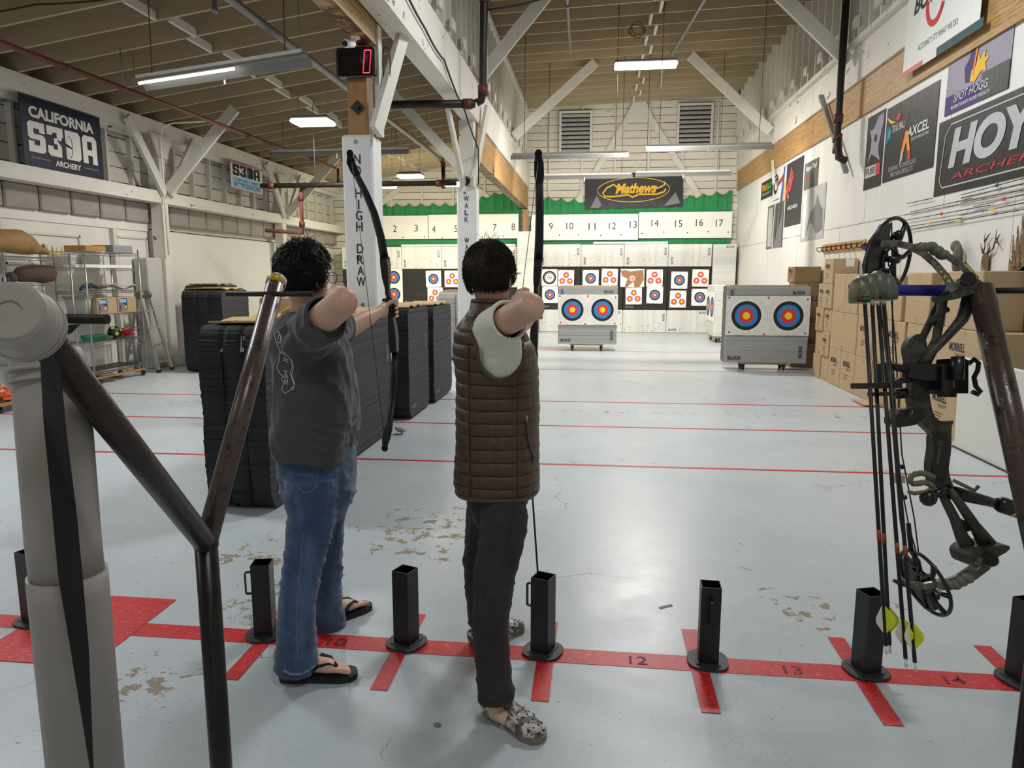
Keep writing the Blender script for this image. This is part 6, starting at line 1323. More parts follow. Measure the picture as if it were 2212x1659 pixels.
def vest_mat():
    t = NT('brown_quilted_nylon'); sp = t.n('ShaderNodeSeparateXYZ'); t.l(t.c.outputs['Object'], sp.inputs[0])
    x, y, z = sp.outputs; w = t.math('MULTIPLY', t.math('SUBTRACT', t.noise(4, 2), .5), .022)
    row = t.math('ABSOLUTE', t.math('SINE', t.math('MULTIPLY', t.math('ADD', z, w), math.pi / .047)))
    sx = t.math('MINIMUM', t.math('ABSOLUTE', t.math('ADD', x, .078)), t.math('ABSOLUTE', t.math('SUBTRACT', x, .092)))
    sx = t.math('MINIMUM', t.math('MULTIPLY', sx, 60.0), 1.0); lowz = t.math('GREATER_THAN', z, 1.36); sx = t.math('MAXIMUM', sx, lowz)
    hgt = t.math('MULTIPLY', t.math('POWER', row, .45), t.math('POWER', sx, .5))
    cr = t.noise(34, 4, .6, t.mapping((1, 1, .3)), .6); c = t.mix(cr, lin((62, 42, 23)), lin((88, 61, 36)))
    c = t.mix(t.math('LESS_THAN', t.math('MINIMUM', row, sx), .13), c, lin((40, 27, 16)))
    t.base(c); t.b.inputs['Roughness'].default_value = .5; t.bump(t.math('ADD', hgt, t.math('MULTIPLY', cr, .9)), .9, .009); return t.m
m_vest = vest_mat()
m_pipe2 = cloth_mat('vest_piping', (72, 52, 32), .1, rough=.6); m_print = M('faded_white_print', (186, 188, 188), .8, var=.1)
def hair_mat(name, c1, c2):
    t = NT(name); t.base(t.mix(t.noise(60, 3, .6, t.mapping((1, 1, .3))), lin(c1), lin(c2))); t.b.inputs['Roughness'].default_value = .5; t.b.inputs['Specular IOR Level'].default_value = .3; return t.m
m_hairA = hair_mat('black_hair', (18, 16, 16), (34, 29, 27)); m_hairB = hair_mat('dark_brown_hair', (24, 19, 16), (48, 37, 30))
def finger(b, P, r): b.tube(P, [r * 1.05, r, r * .95, r * .85, r * .6][:len(P)] if len(P) <= 5 else r, 8); b.sph(P[-1], r * .62, 8)
def grip_hand(b, g, D, A, S, wrist):
    """left fist round a handle at g; D along the forearm, A up the handle, S to the right"""
    g = V(g); b.tube([wrist, g - D * .075 - S * .008, g - D * .045 - S * .012], [.026, .03, .033], 12, flat=(.8, 1.05))
    b.sph(g - D * .028 - S * .016, .036, 14, sc=(.62, .9, 1.15))
    for h, L in ((.032, .95), (.011, 1.0), (-.01, .95), (-.03, .82)):
        finger(b, [g + A * h - S * .026 - D * .018, g + A * h - S * .02 + D * .022, g + A * (h - .002) + S * .006 + D * .034 * L, g + A * (h - .004) + S * .028 + D * .018, g + A * (h - .006) + S * .03 - D * .008 * L], .0092)
    finger(b, [g - D * .045 + A * .015, g - D * .028 + S * .016 + A * .036, g + S * .028 + A * .044, g + D * .022 + S * .026 + A * .04], .0105)
def hook_hand(b, wrist, tipp, S):
    """right hand hooked on the string at the chin"""
    wrist = V(wrist); tipp = V(tipp); D = (tipp - wrist).normalized(); U = V((0, 0, 1)); N = D.cross(U).normalized()
    L = (tipp - wrist).length; b.tube([wrist, wrist + D * L * .3, wrist + D * L * .62], [.025, .03, .034], 12, flat=(.6, 1.2))
    k = wrist + D * L * .6
    for h in (.027, .009, -.009, -.026):
        finger(b, [k + U * h, k + U * h * .95 + D * .03 - N * .004, k + U * h * .9 + D * .045 + N * .016, k + U * h * .85 + D * .03 + N * .03], .0088)
    finger(b, [k - D * .04 + U * .022, k - D * .01 + U * .038 + N * .018, k + D * .015 + U * .03 + N * .028], .0105)
def foot(b, heel, fd, ankle, toes=True, L=.255):
    """bare foot resting on z; fd forward on the floor"""
    heel = V(heel); f = V(fd).normalized(); s_ = V((f.y, -f.x, 0)); z0 = heel.z
    def P(u, v, z): return heel + f * u + s_ * v + V((0, 0, z))
    b.tube([P(.02, 0, .024), P(.06, 0, .034), P(.12, 0, .034), P(.165, 0, .026), P(.188, 0, .02)], [.026, .034, .037, .037, .03], 14, flat=(1.05, .75))
    b.tube([ankle, P(.055, 0, .055), P(.1, 0, .042), P(.15, 0, .03)], [.036, .036, .034, .026], 12)
    for v, ln, r in ((-.032, .252, .0118), (-.0125, .252, .0074), (.0035, .246, .0071), (.0185, .236, .0068), (.033, .222, .0072)):
        v = -v
        b.tube([P(.165, v * .8, .02), P(.205, v, .021), P(ln - .014, v, .0165), P(ln, v, .012)], [r * 1.0, r * .9, r * 1.05, r * .85], 8); b.sph(P(ln, v, .0115), r * .85, 8)
def head(b, c, f, neck, hs=1.0):
    """skull, jaw, nose, ears; f is where the face points"""
    c = V(c); f = V(f).normalized(); s_ = V((f.y, -f.x, 0)).normalized(); u = V((0, 0, 1)); Rm = Matrix((s_, f, u)).transposed()
    b.sph(c + u * .02, .1 * hs, 24, sc=(.76, .96, .98), rot=Rm); b.sph(c + f * .02 - u * .045, .078 * hs, 20, sc=(.8, .98, .98), rot=Rm); b.sph(c + f * .05 - u * .088, .035, 14, sc=(1.1, .9, .8), rot=Rm)
    b.tube([c + f * .088 + u * .012, c + f * .103 - u * .02, c + f * .1 - u * .03], [.008, .012, .013], 8); b.sph(c + f * .09 - u * .058, .017, 10, sc=(1.3, .6, .7), rot=Rm); b.sph(c + f * .078 + u * .022, .03, 10, sc=(1.6, .5, .4), rot=Rm)
    for q in (-1, 1):
        e = c + s_ * .077 * q * hs - f * .004 - u * .018; b.sph(e, .03, 14, sc=(.28, .62, 1.05), rot=Rm); b.tube([e + s_ * .006 * q + u * .026 - f * .002, e + s_ * .013 * q + u * .022 - f * .014, e + s_ * .014 * q - f * .016 - u * .004, e + s_ * .008 * q - u * .024 - f * .004], .005, 6)
    b.tube([neck, neck.lerp(c, .45), c - u * .03 - f * .02], [.062, .055, .056], 18)
    return s_, f, u
def hair(c, f, mat, parent, n, curl, lift, L, seed, top=(), shell=1.0, nape=-.078):
    c = V(c); s_ = V((f.y, -f.x, 0)).normalized(); u = V((0, 0, 1)); r = random.Random(seed); b = MB(); N = 44; M_ = 26
    def region(d):
        """1 where hair grows: back, sides above the ear, top; 0 on the face and below the nape"""
        fr = d.dot(f); up = d.z; lim = .18 + .75 * max(0, up) + .35 * max(0, up - .35); a = (lim - fr) / .16; zl = -.62 if fr < -.25 else (-.62 + (fr + .25) * 1.25)
        return max(0, min(1, a)) * max(0, min(1, (up - zl) / .14))
    def surf(d, k=0.0): return c + u * .016 + (s_ * d.dot(s_) * .088 + f * d.dot(f) * .108 + u * d.z * (.116 if d.z > 0 else .125)) * (shell + k)
    vs = []; fs = []
    for i in range(M_ + 1):
        a = math.pi * i / M_
        for j in range(N):
            t = 2 * math.pi * j / N; d = (s_ * math.cos(t) + f * math.sin(t)) * math.sin(a) + u * math.cos(a); g = region(d)
            k = (.05 * noise.noise(d * 3.1 + V((seed, 0, 0))) + curl * .09 * noise.noise(d * 9 + V((0, seed, 0)))) if g > 0 else 0
            vs.append(surf(d, (k + .0) * g - .22 * (1 - g)))
    for i in range(M_):
        for j in range(N): j2 = (j + 1) % N; fs.append((i * N + j, (i + 1) * N + j, (i + 1) * N + j2, i * N + j2))
    b.add(vs, fs, 0, True)
    crown = (u * .8 - f * .55 + s_ * .12).normalized()
    for k in range(n):
        while True:
            d = V((r.gauss(0, 1), r.gauss(0, 1), r.gauss(0, 1))).normalized()
            if region(d) > .75: break
        p = surf(d, -.02); away = (d - crown); away = (away - d * away.dot(d)); away = away.normalized() if away.length > .05 else s_.copy()
        sw = d.cross(away) * r.uniform(.2, .7); fl_ = (away + sw + V((r.gauss(0, 1), r.gauss(0, 1), r.gauss(0, 1))) * .22 * (1 + curl * 2)).normalized(); fl_ = (fl_ - d * fl_.dot(d)).normalized()
        l = L * r.uniform(.6, 1.25) * (.55 if d.z < -.25 else 1); h = lift * r.uniform(.1, 1.0) * (1.3 if d.z > .5 else .6); side = d.cross(fl_) * curl * r.choice((-1, 1)); P = []
        for q in range(6):
            w = q / 5; P.append(p + fl_ * l * w + d * (h * l * w * (1.4 - w) + .002) + side * l * .55 * math.sin(w * 3.4) + V((0, 0, -.1 * l * w * w)))
        w0 = r.uniform(.0009, .0019); b.tube(P, [w0, w0 * 1.15, w0, w0 * .8, w0 * .5, .0003], 4, flat=(1.6, .6), cap=False)
    for (a0, ln, bend) in top:
        d = (u + f * a0[0] + s_ * a0[1]).normalized(); p = surf(d, 0); P = [p + (u * w * ln) + (f * bend[0] + s_ * bend[1]) * ln * w * w for w in np.linspace(0, 1, 7)]; b.tube(P, [.0016, .0015, .0013, .001, .0008, .0005, .0002], 4, cap=False)
    return part('hair', b, mat, parent)
def eyes(c, f, parent):
    s_ = V((f.y, -f.x, 0)).normalized()
    for q in (-1, 1): part('eye', MB().sph(V(c) + f * .082 + s_ * .031 * q + V((0, 0, .004)), .0115, 12), m_wh, parent); 
def glasses(c, f, parent):
    s_ = V((f.y, -f.x, 0)).normalized(); u = V((0, 0, 1)); c = V(c); g = thing('glasses', None, None, (0, 0, 0)) if False else None; b = MB()
    for q in (-1, 1):
        o = c + f * .112 + s_ * .034 * q + u * .0; b.tube([o + s_ * .027 * math.cos(a) + u * .022 * math.sin(a) for a in np.linspace(0, 6.283, 19)[:-1]], .0014, 6, closed=True)
        b.tube([o + s_ * .027 * q + u * .012, c + s_ * .084 * q + f * .1 + u * .012, c + s_ * .089 * q + f * .0 + u * .004, c + s_ * .088 * q - f * .02 - u * .01], .0017, 6)
    b.tube([c + f * .114 - s_ * .008, c + f * .114 + s_ * .008], .0014, 6); gl = part('glasses', b, m_blk, parent)
    for q in (-1, 1): o = c + f * .112 + s_ * .034 * q; part('lens', MB().tube([o, o + f * .0012], .024, 20, flat=(1.1, .9)), M('clear_lens', (230, 235, 240), .05, alpha=.22, var=0), gl)
def bow_up(name, label, rise, upper, lower, string, parent_loc, width=.042):
    t = thing(name, label, 'bow', parent_loc)
    def PP(L): return [J(*q) if len(q) == 3 and q[0] > 50 else V(q) for q in L]
    R_ = PP(rise); b = MB(); b.tube(R_, [.03, .032, .028, .017, .018, .022, .021, .022, .03, .032, .03, .028], 4, flat=(1.2, .8), up=(1, 0, 0)); sh = R_[4]
    b.bbox(tuple(sh + V((-.028, -.03, -.008))), tuple(sh + V((.028, .03, .008))), .004); part('riser', b, M('black_riser_plastic', (22, 22, 23), .4, bump=.1, bs=120), t)
    for L, k in ((upper, 1), (lower, 0)):
        P = PP(L); n = len(P); part('limb', MB().tube(P, [width * .5 * (1 - .35 * i / (n - 1)) for i in range(n)], 6, flat=(.26, 1), up=(1, 0, 0)), m_gb, t)
        part('limb_tip', MB().sph(P[-1] + V((0, 0, .004 if k else -.004)), .016, 12, sc=(1, .8, 1.1)).tube([P[-1], P[-1].lerp(P[-2], .5), P[-2], P[-2].lerp(P[-3], .6), P[-2].lerp(P[-3], .95)], [.01, .016, .02, .021, .018], 10, flat=(.55, 1), up=(1, 0, 0)), M('black_fleece', (12, 12, 12), .95, bump=.8, bs=300), t)
    S_ = PP(string); part('bowstring', MB().tube(S_, .0014, 6), m_blk, t, None); return t, R_

# ------------------------------------------------------------------ right archer: brown quilted vest, dark trousers, clogs
pb = thing('person', 'person in a brown quilted vest and white t-shirt at full draw, wearing patterned clogs', 'person', (-.36, 2.6, 0))
fB = V((.28, .96, 0)).normalized(); hB = J(1058, 597, 2.63); elR = J(1146, 664, 2.27); shR = J(1068, 708, 2.44); nkB = V((-.385, 2.615, 1.44)); shL = V((-.365, 2.79, 1.4)); gB = J(1157, 672, 3.35)
wrR = J(1116, 652, 2.53); elL = V((-.31, 3.05, 1.40)); wrL = gB + V((-.01, -.09, -.005)); nockB = J(1127, 640, 2.63)
b = MB(); sB, _, _ = head(b, hB, fB, nkB)
X_, Y_ = (1, 0, 0), (0, 1, 0)
b.loft([((-.36, 2.6, .82), X_, Y_, .1, .13, 2.2), ((-.36, 2.6, 1.1), X_, Y_, .1, .13, 2.2), ((-.37, 2.6, 1.38), X_, Y_, .09, .15, 2.2), ((-.385, 2.61, 1.46), X_, Y_, .05, .06, 2)], 20)
b.tube([shR, shR.lerp(elR, .5), elR], [.05, .05, .046], 16); b.sph(elR, .047, 14); b.tube([elR, elR.lerp(wrR, .35), elR.lerp(wrR, .75), wrR], [.045, .049, .036, .027], 16)
b.tube([shL, shL.lerp(elL, .5), elL, elL.lerp(wrL, .5), wrL], [.045, .046, .04, .036, .026], 16); hook_hand(b, wrR, nockB + V((-.0, -.0, -.005)), 1); grip_hand(b, gB, V((.06, .99, .03)).normalized(), V((0, 0, 1)), V((1, -.05, 0)), wrL)
hipN, hipF = J(1085, 1075, 2.515), J(1060, 1075, 2.72); aN = V((-.335, 2.33, .09)); aF = V((-.47, 2.88, .09))
for P_ in (([hipN, J(1068, 1260, 2.4), aN], 0), ([hipF, J(1033, 1220, 2.78), aF], 0)): b.tube(P_[0], [.08, .05, .035], 14)
b.tube([aN, V((-.33, 2.33, .05)), V((-.28, 2.3, .04))], [.036, .034, .03], 12); b.tube([aF, V((-.47, 2.9, .05)), V((-.42, 2.95, .04))], [.036, .034, .03], 12)
co, no, fs = remeshed(b, .0055, 2); part('body', shape(co, no, fs, None), m_skin, pb); eyes(hB, fB, pb)
rr = random.Random(4); hair(hB, fB, m_hairB, pb, 5200, .08, .16, .038, 5, top=[((rr.uniform(-.4, .2), rr.uniform(-.25, .5)), rr.uniform(.02, .045), (rr.uniform(-.6, .6), rr.uniform(-.9, .9))) for _ in range(12)])
glasses(hB, fB, pb)
def cuff(mb, c, ax, mat, parent, back=.009):
    tr_ = bvh(mb); u = ax.orthogonal().normalized(); w = ax.cross(u); c = c - ax * back; P = []
    for a in np.linspace(0, 6.283, 49)[:-1]:
        d = u * math.cos(a) + w * math.sin(a); h = tr_.ray_cast(c, d, .16)
        P.append(c + d * (h[3] if h[0] is not None else (P and (P[-1] - c).length or .08)))
    k = len(P); P = [sum((P[(i + j) % k] for j in (-2, -1, 0, 1, 2)), V((0, 0, 0))) / 5 for i in range(k)]
    part('cuff', MB().tube([p + ax * .004 for p in P], .0085, 8, closed=True, flat=(1, .55), up=None), mat, parent)
# t-shirt
b = MB(); b.loft([((-.36, 2.6, .9), X_, Y_, .14, .165, 2.3), ((-.36, 2.6, 1.2), X_, Y_, .142, .172, 2.3), ((-.368, 2.6, 1.33), X_, Y_, .13, .18, 2.3), ((-.38, 2.605, 1.41), X_, Y_, .1, .17, 2.2), ((-.388, 2.61, 1.455), X_, Y_, .07, .1, 2), ((-.388, 2.612, 1.475), X_, Y_, .058, .065, 2)], 28)
cf = shR.lerp(elR, .42); b.tube([J(1062, 735, 2.52), shR + V((-.0, .01, -.01)), cf], [.085, .078, .066], 20); b.tube([J(1080, 800, 2.48), J(1085, 760, 2.45), shR + V((.02, .01, -.03))], [.06, .07, .06], 16); cl = shL.lerp(elL, .5); b.tube([shL + V((0, -.05, -.02)), shL, cl], [.075, .07, .06], 18)
co, no, fs = remeshed(b, .007, 4)
ax1 = (elR - shR).normalized()
def f_tee(p, n_): q = V(p); w = fbm(q, (9, 9, 2.5)); rg = max(0, 1 - abs(2.2 * noise.noise(V((q.x * 14 - q.z * 9, q.y * 10, q.z * 4))))); return .005 * w + .008 * rg + .004 * math.sin((q - shR).dot(V((.55, .2, -.8))) * 90 + 3 * noise.noise(q * 7)) * math.exp(-((q - shR).length / .13) ** 2)
def d_tee(c_, n_): q = V(c_); return (q - cf).dot(ax1) > -.006 and V(n_).dot(ax1) > .5 and (q - cf).length < .1
o = part('t_shirt', shape(co, no, fs, f_tee, d_tee), m_wtee, pb); md = o.modifiers.new('t', 'SOLIDIFY'); md.thickness = .004; md.offset = -1; cuff(MB().add([tuple(c_) for c_ in co], fs), cf, ax1, m_wtee, o)
# vest
b = MB(); b.loft([((-.36, 2.6, .795), X_, Y_, .150, .178, 2.4), ((-.362, 2.6, .83), X_, Y_, .162, .186, 2.4), ((-.36, 2.6, .95), X_, Y_, .156, .182, 2.4), ((-.358, 2.6, 1.12), X_, Y_, .154, .182, 2.4), ((-.36, 2.6, 1.24), X_, Y_, .152, .186, 2.4), ((-.372, 2.6, 1.33), X_, Y_, .15, .192, 2.3), ((-.388, 2.605, 1.4), X_, Y_, .128, .18, 2.2), ((-.392, 2.61, 1.45), X_, Y_, .092, .13, 2.1), ((-.392, 2.612, 1.475), X_, Y_, .074, .085, 2), ((-.39, 2.615, 1.515), X_, Y_, .07, .074, 2)], 36)
co, no, fs = remeshed(b, .0065, 3); hole = [(1036, 688), (1028, 725), (1030, 770), (1043, 803), (1068, 823), (1098, 822), (1119, 802), (1129, 765), (1132, 715), (1130, 670), (1100, 640), (1068, 655)]
vt = BVHTree.FromPolygons([V(c_) for c_ in co], fs)
def seamx(p): return min(abs(p[0] + .435 - .02 * (p[2] - 1)), abs(p[0] + .268)) if p[1] < 2.6 else 1
def f_vest(p, n_):
    q = V(p); w = .016 * noise.noise(q * 4); row = abs(math.sin(math.pi * p[2] / .047)); side = min(1.0, seamx(p) / .012) ** .5 if p[2] < 1.36 else 1; side = .45 + .55 * side
    if p[2] > 1.465: row = .5
    return .0035 * row ** .5 * side + .003 * fbm(q, (16, 16, 9)) - .002
def d_vest(c_, n_):
    if c_[2] < .803 or c_[2] > 1.5 and ((c_[0] + .39) ** 2 + (c_[1] - 2.615) ** 2) < .062 ** 2: return True
    if n_[1] < .35 and c_[1] < 2.6 and inside(project(c_), hole): return True
    return (V(c_) - shL - V((.03, .0, -.04))).length < .1 and c_[1] > 2.7
vb = shape(co, no, fs, f_vest, d_vest); o = part('vest', vb, m_vest, pb); md = o.modifiers.new('t', 'SOLIDIFY'); md.thickness = .009; md.offset = -1
hp = []
for i in range(len(hole)):
    for k in range(4):
        u = k / 4; a, c_ = hole[i], hole[(i + 1) % len(hole)]; h = vt.ray_cast(CO, ray(a[0] * (1 - u) + c_[0] * u, a[1] * (1 - u) + c_[1] * u).normalized())
        if h[0] is not None: hp.append(h[0] + h[1] * .003)
hs_ = [sum((hp[(i + k) % len(hp)] for k in range(-3, 4)), V((0, 0, 0))) / 7 for i in range(len(hp))]
part('armhole_piping', MB().tube(hs_, .0065, 8, closed=True), m_pipe2, o)
tr = bvh(vb); part('pocket_zip', stroke(tr, [(1138, 903), (1137, 925), (1139, 950), (1144, 970), (1151, 985), (1149, 999)], .0035, .0005), m_blk, o)
part('zip_pull', MB().tube([J(1138, 898, 2.435), J(1138, 912, 2.435)], .004, 6), m_grey, o)
part('hem', MB().tube([(-.36 + .153 * math.copysign(abs(math.cos(a)) ** .85, math.cos(a)), 2.6 + .181 * math.copysign(abs(math.sin(a)) ** .85, math.sin(a)), .801 + .003 * math.sin(3 * a)) for a in np.linspace(0, 6.283, 61)[:-1]], .008, 8, closed=True), m_pipe2, o)
# trousers
def trousers(pelvis, legs, waist, mat, parent, amp, name='trousers', ring=()):
    b = MB(); b.loft(pelvis, 30)
    for P_, r_ in legs: b.tube(P_, r_, 22)
    co, no, fs = remeshed(b, .007, 4)
    K = [P_[2] for P_, _ in legs]; E_ = [P_[-1] for P_, _ in legs]
    def ridge(q, sc_, o=0): v = 1 - abs(noise.noise(V((q.x * sc_[0] + o, q.y * sc_[0], q.z * sc_[1] + 6 * (q.x + q.y)))) * 2.2); return max(0, v) ** 2
    def f(p, n_):
        q = V(p); d = .5 * amp * fbm(q, (6, 6, 4)); k = .25
        for kn, en in zip(K, E_): k += .9 * math.exp(-((q - kn).length / .13) ** 2) + 1.1 * math.exp(-((q - en - V((0, 0, .05))).length / .1) ** 2)
        k += .7 * math.exp(-((q.z - .74) / .08) ** 2); return d + amp * min(k, 1.2) * (ridge(q, (5, 17)) + .5 * ridge(q, (9, 30), 5) - .5)
    return shape(co, no, fs, f)
tb = trousers([((-.36, 2.6, .66), X_, Y_, .085, .12, 2.3), ((-.36, 2.6, .74), X_, Y_, .112, .15, 2.3), ((-.36, 2.6, .86), X_, Y_, .12, .145, 2.3)],
    [([hipN, J(1089, 1130, 2.45), J(1068, 1255, 2.4), J(1059, 1340, 2.37), J(1063, 1430, 2.34), J(1074, 1512, 2.33)], [.086, .086, .073, .066, .063, .068]),
     ([hipF, J(1048, 1140, 2.74), J(1034, 1215, 2.78), J(1036, 1290, 2.83), J(1041, 1345, 2.87)], [.092, .08, .068, .06, .06])], None, m_drk, pb, .0062)
o = part('trousers', tb, m_drk, pb); tr = bvh(tb)
m_st = M('dark_stitching', (34, 30, 30), .8); part('side_seam', stroke(tr, [(1112, 1080), (1108, 1120), (1098, 1170), (1082, 1220), (1062, 1262), (1040, 1290)], .0016, .0003, sub=5), m_st, o)
part('trouser_hem', stroke(tr, [(1036, 1506), (1050, 1514), (1075, 1514), (1095, 1508), (1110, 1502)], .0035, .0), m_drk, o)
# clogs
def clog_mat():
    t = NT('marbled_clog'); n = t.noise(16, 5, .65, None, 1.5); n2 = t.noise(24, 5, .7, t.mapping(loc=(5, 2, 1)), 1.2)
    c = t.mix(t.ramp(n, [(.44, 0.0), (.54, 1.0)]), lin((206, 198, 190)), lin((98, 84, 76))); c = t.mix(t.ramp(n2, [(.56, 0.0), (.62, .9)]), c, lin((74, 78, 112))); t.base(c); t.b.inputs['Roughness'].default_value = .55; t.bump(t.noise(90, 3), .15, .002); return t.m
m_clog = clog_mat(); m_hole = M('clog_hole', (30, 28, 30), .8)
def clog(heel, fd, label=None):
    heel = V(heel); f = V(fd).normalized(); s_ = V((f.y, -f.x, 0)); u = V((0, 0, 1)); L = .285
    def P(a, v, z): return heel + f * a + s_ * v + u * z
    out = [(0, .0), (.01, .022), (.05, .034), (.11, .036), (.17, .044), (.22, .049), (.26, .042), (.28, .022), (.286, 0), (.28, -.024), (.26, -.044), (.22, -.051), (.17, -.046), (.11, -.038), (.05, -.035), (.01, -.022)]
    root = part('clog', MB().prism([P(a, v, .001) for a, v in out], u * .024), M('grey_brown_sole', (120, 112, 106), .6), pb, label)
    b = MB(); secs = []
    for a, h, w, z in ((.085, .05, .04, .034), (.105, .054, .041, .03), (.13, .057, .043, .028), (.165, .05, .047, .026), (.2, .041, .05, .025), (.235, .032, .047, .022), (.262, .023, .036, .022), (.278, .012, .018, .022)): secs.append((P(a, 0, z), s_, u, w, h, 2.3))
    b.loft(secs, 30); ut = bvh(b); b.tube([P(.12, .04, .03), P(.05, .037, .03), P(.008, .022, .032), P(.0, 0, .034), P(.008, -.022, .032), P(.05, -.037, .03), P(.12, -.04, .03)], [.012] * 7, 10, flat=(.6, 1.4)); part('upper', b, m_clog, root)
    b = MB()
    for a, h in ((.165, .05), (.19, .045), (.215, .038), (.24, .03)):
        for v in (-.03, -.01, .012, .03): z = .025 + h * math.sqrt(max(0, 1 - (abs(v) / .05) ** 2.3)); nrm = (u * .9 + f * .3 + s_ * v * 12).normalized(); hit = ut.ray_cast(P(a + (.01 if abs(v) < .02 else 0), v, .14), -u); b.sph(hit[0] if hit[0] is not None else P(a, v, z - .006), .0046, 8, sc=(1, 1, .3))
    for v in (-.047, -.036, -.014, .012, .034, .046): a = .2 if abs(v) > .045 else .245 if abs(v) > .03 else .272; hit = ut.ray_cast(P(a, v * .93, .14), -u); b.sph(hit[0] if hit[0] is not None else P(a, v, .03), .007, 8, sc=(1, 1, .3))
    part('hole', b, m_hole, root)
    part('heel_strap', MB().tube([P(.1, .042, .055), P(.04, .044, .05), P(.0, .025, .05), P(-.01, 0, .05), P(.0, -.025, .05), P(.04, -.044, .05), P(.1, -.042, .055)], .0065, 8, flat=(.5, 1.4)), m_clog, root)
    for q in (-1, 1): part('rivet', MB().tube([P(.103, .041 * q, .054), P(.103, .047 * q, .054)], .012, 14), M('white_rivet', (214, 210, 204), .5), root)
clog((-.385, 2.405, 0), (.84, -.6, 0)); clog((-.52, 2.85, 0), (.75, .66, 0))
tB, RB = bow_up('bow', 'black upright bow at full draw in front of the vest wearer', [(1163, 560, 3.34), (1162, 580, 3.345), (1160, 605, 3.35), (1158, 622, 3.35), (1158, 648, 3.35), (1157, 660, 3.35), (1157, 675, 3.35), (1156, 690, 3.35), (1155, 706, 3.35), (1154, 725, 3.345), (1154, 745, 3.34), (1153, 768, 3.33)],
    [(1163, 566, 3.335), (1165, 510, 3.32), (1166, 450, 3.26), (1165, 395, 3.15), (1164, 352, 3.02), (1163, 334, 2.97)], [(1153, 762, 3.33), (-.29, 3.31, 1.08), (-.29, 3.24, .96), (-.288, 3.13, .86), (-.286, 3.0, .78)], [(1163, 342, 2.975), (nockB.x, nockB.y, nockB.z), (-.286, 3.0, .79)], gB)
t = thing('arrow', 'arrow nocked on the bow of the vest wearer', 'arrow', nockB); q_ = gB + V((.012, .1, .045)); u_ = (q_ - nockB).normalized(); part('shaft', MB().tube([nockB, nockB + u_ * .8], .0032, 8), m_blk, t)
for a in (0, 2.1, 4.2): n_ = u_.orthogonal(); n_.rotate(Matrix.Rotation(a, 3, u_)); part('vane', MB().prism([nockB + u_ * .03, nockB + u_ * .035 + n_ * .014, nockB + u_ * .07 + n_ * .012, nockB + u_ * .095], u_.cross(n_) * .001), m_grey, t)

# ------------------------------------------------------------------ left archer: charcoal t-shirt, jeans, sandals
pa = thing('person', 'person in a charcoal t-shirt, blue jeans and black sandals holding a bow out', 'person', (-1.1, 2.7, 0))
fA = V((.45, .89, 0)).normalized(); hA = J(657, 600, 2.66); elR = J(742, 652, 2.36); shR = J(672, 712, 2.5); nkA = V((-1.125, 2.665, 1.44)); shL = V((-1.09, 2.84, 1.39)); gA = J(843, 668, 3.34)
wrR = J(716, 640, 2.58); elL = J(752, 708, 3.03); wrL = J(822, 672, 3.25); nock = J(728, 634, 2.68)
b = MB(); head(b, hA, fA, nkA, 1.02)
b.loft([((-1.1, 2.67, .86), X_, Y_, .09, .12, 2.2), ((-1.1, 2.67, 1.1), X_, Y_, .1, .13, 2.2), ((-1.11, 2.67, 1.36), X_, Y_, .09, .15, 2.2), ((-1.125, 2.67, 1.45), X_, Y_, .055, .06, 2)], 20)
b.tube([shR, shR.lerp(elR, .5), elR], [.056, .056, .05], 16); b.sph(elR, .051, 14); b.tube([elR, elR.lerp(wrR, .35), elR.lerp(wrR, .75), wrR], [.048, .051, .038, .027], 16)
b.tube([shL, shL.lerp(elL, .5), elL, elL.lerp(wrL, .45), elL.lerp(wrL, .8), wrL], [.05, .05, .047, .042, .03, .027], 16); hook_hand(b, wrR, nock, 1)
D_ = (gA - wrL).normalized(); grip_hand(b, gA, D_, V((0, 0, 1)), V((1, -.1, 0)).normalized(), wrL)
hipN, hipF = J(672, 1035, 2.56), J(705, 1040, 2.82); aN = V((-1.17, 2.51, .1)); aF = V((-1.2, 2.97, .1))
b.tube([V((-1.1, 2.6, .9)), J(668, 1210, 2.5), aN], [.06, .05, .036], 14); b.tube([V((-1.1, 2.74, .9)), J(704, 1210, 2.86), aF], [.06, .05, .036], 14)
foot(b, (-1.205, 2.51, .026), (.97, .2, 0), aN); foot(b, (-1.235, 2.93, .026), (.55, .83, 0), aF)
co, no, fs = remeshed(b, .0038, 2, .4); part('body', shape(co, no, fs, None), m_skin, pa); eyes(hA, fA, pa)
hair(hA, fA, m_hairA, pa, 5200, .6, .55, .04, 8, top=[((rr.uniform(-.4, .5), rr.uniform(-.5, .5)), rr.uniform(.025, .05), (rr.uniform(-.9, .9), rr.uniform(-1.2, 1.2))) for _ in range(34)], shell=1.04)
glasses(hA, fA, pa)
b = MB(); tl = V((1, 0, -.12)).normalized()
b.loft([((-1.112, 2.67, .895), tl, Y_, .142, .185, 2.4), ((-1.11, 2.67, .93), tl, Y_, .147, .186, 2.4), ((-1.1, 2.67, 1.05), X_, Y_, .15, .186, 2.3), ((-1.1, 2.67, 1.2), X_, Y_, .143, .184, 2.3), ((-1.105, 2.67, 1.3), X_, Y_, .135, .186, 2.3), ((-1.12, 2.67, 1.38), X_, Y_, .122, .185, 2.2), ((-1.128, 2.67, 1.43), X_, Y_, .09, .14, 2.1), ((-1.13, 2.668, 1.462), X_, Y_, .068, .078, 2)], 36)
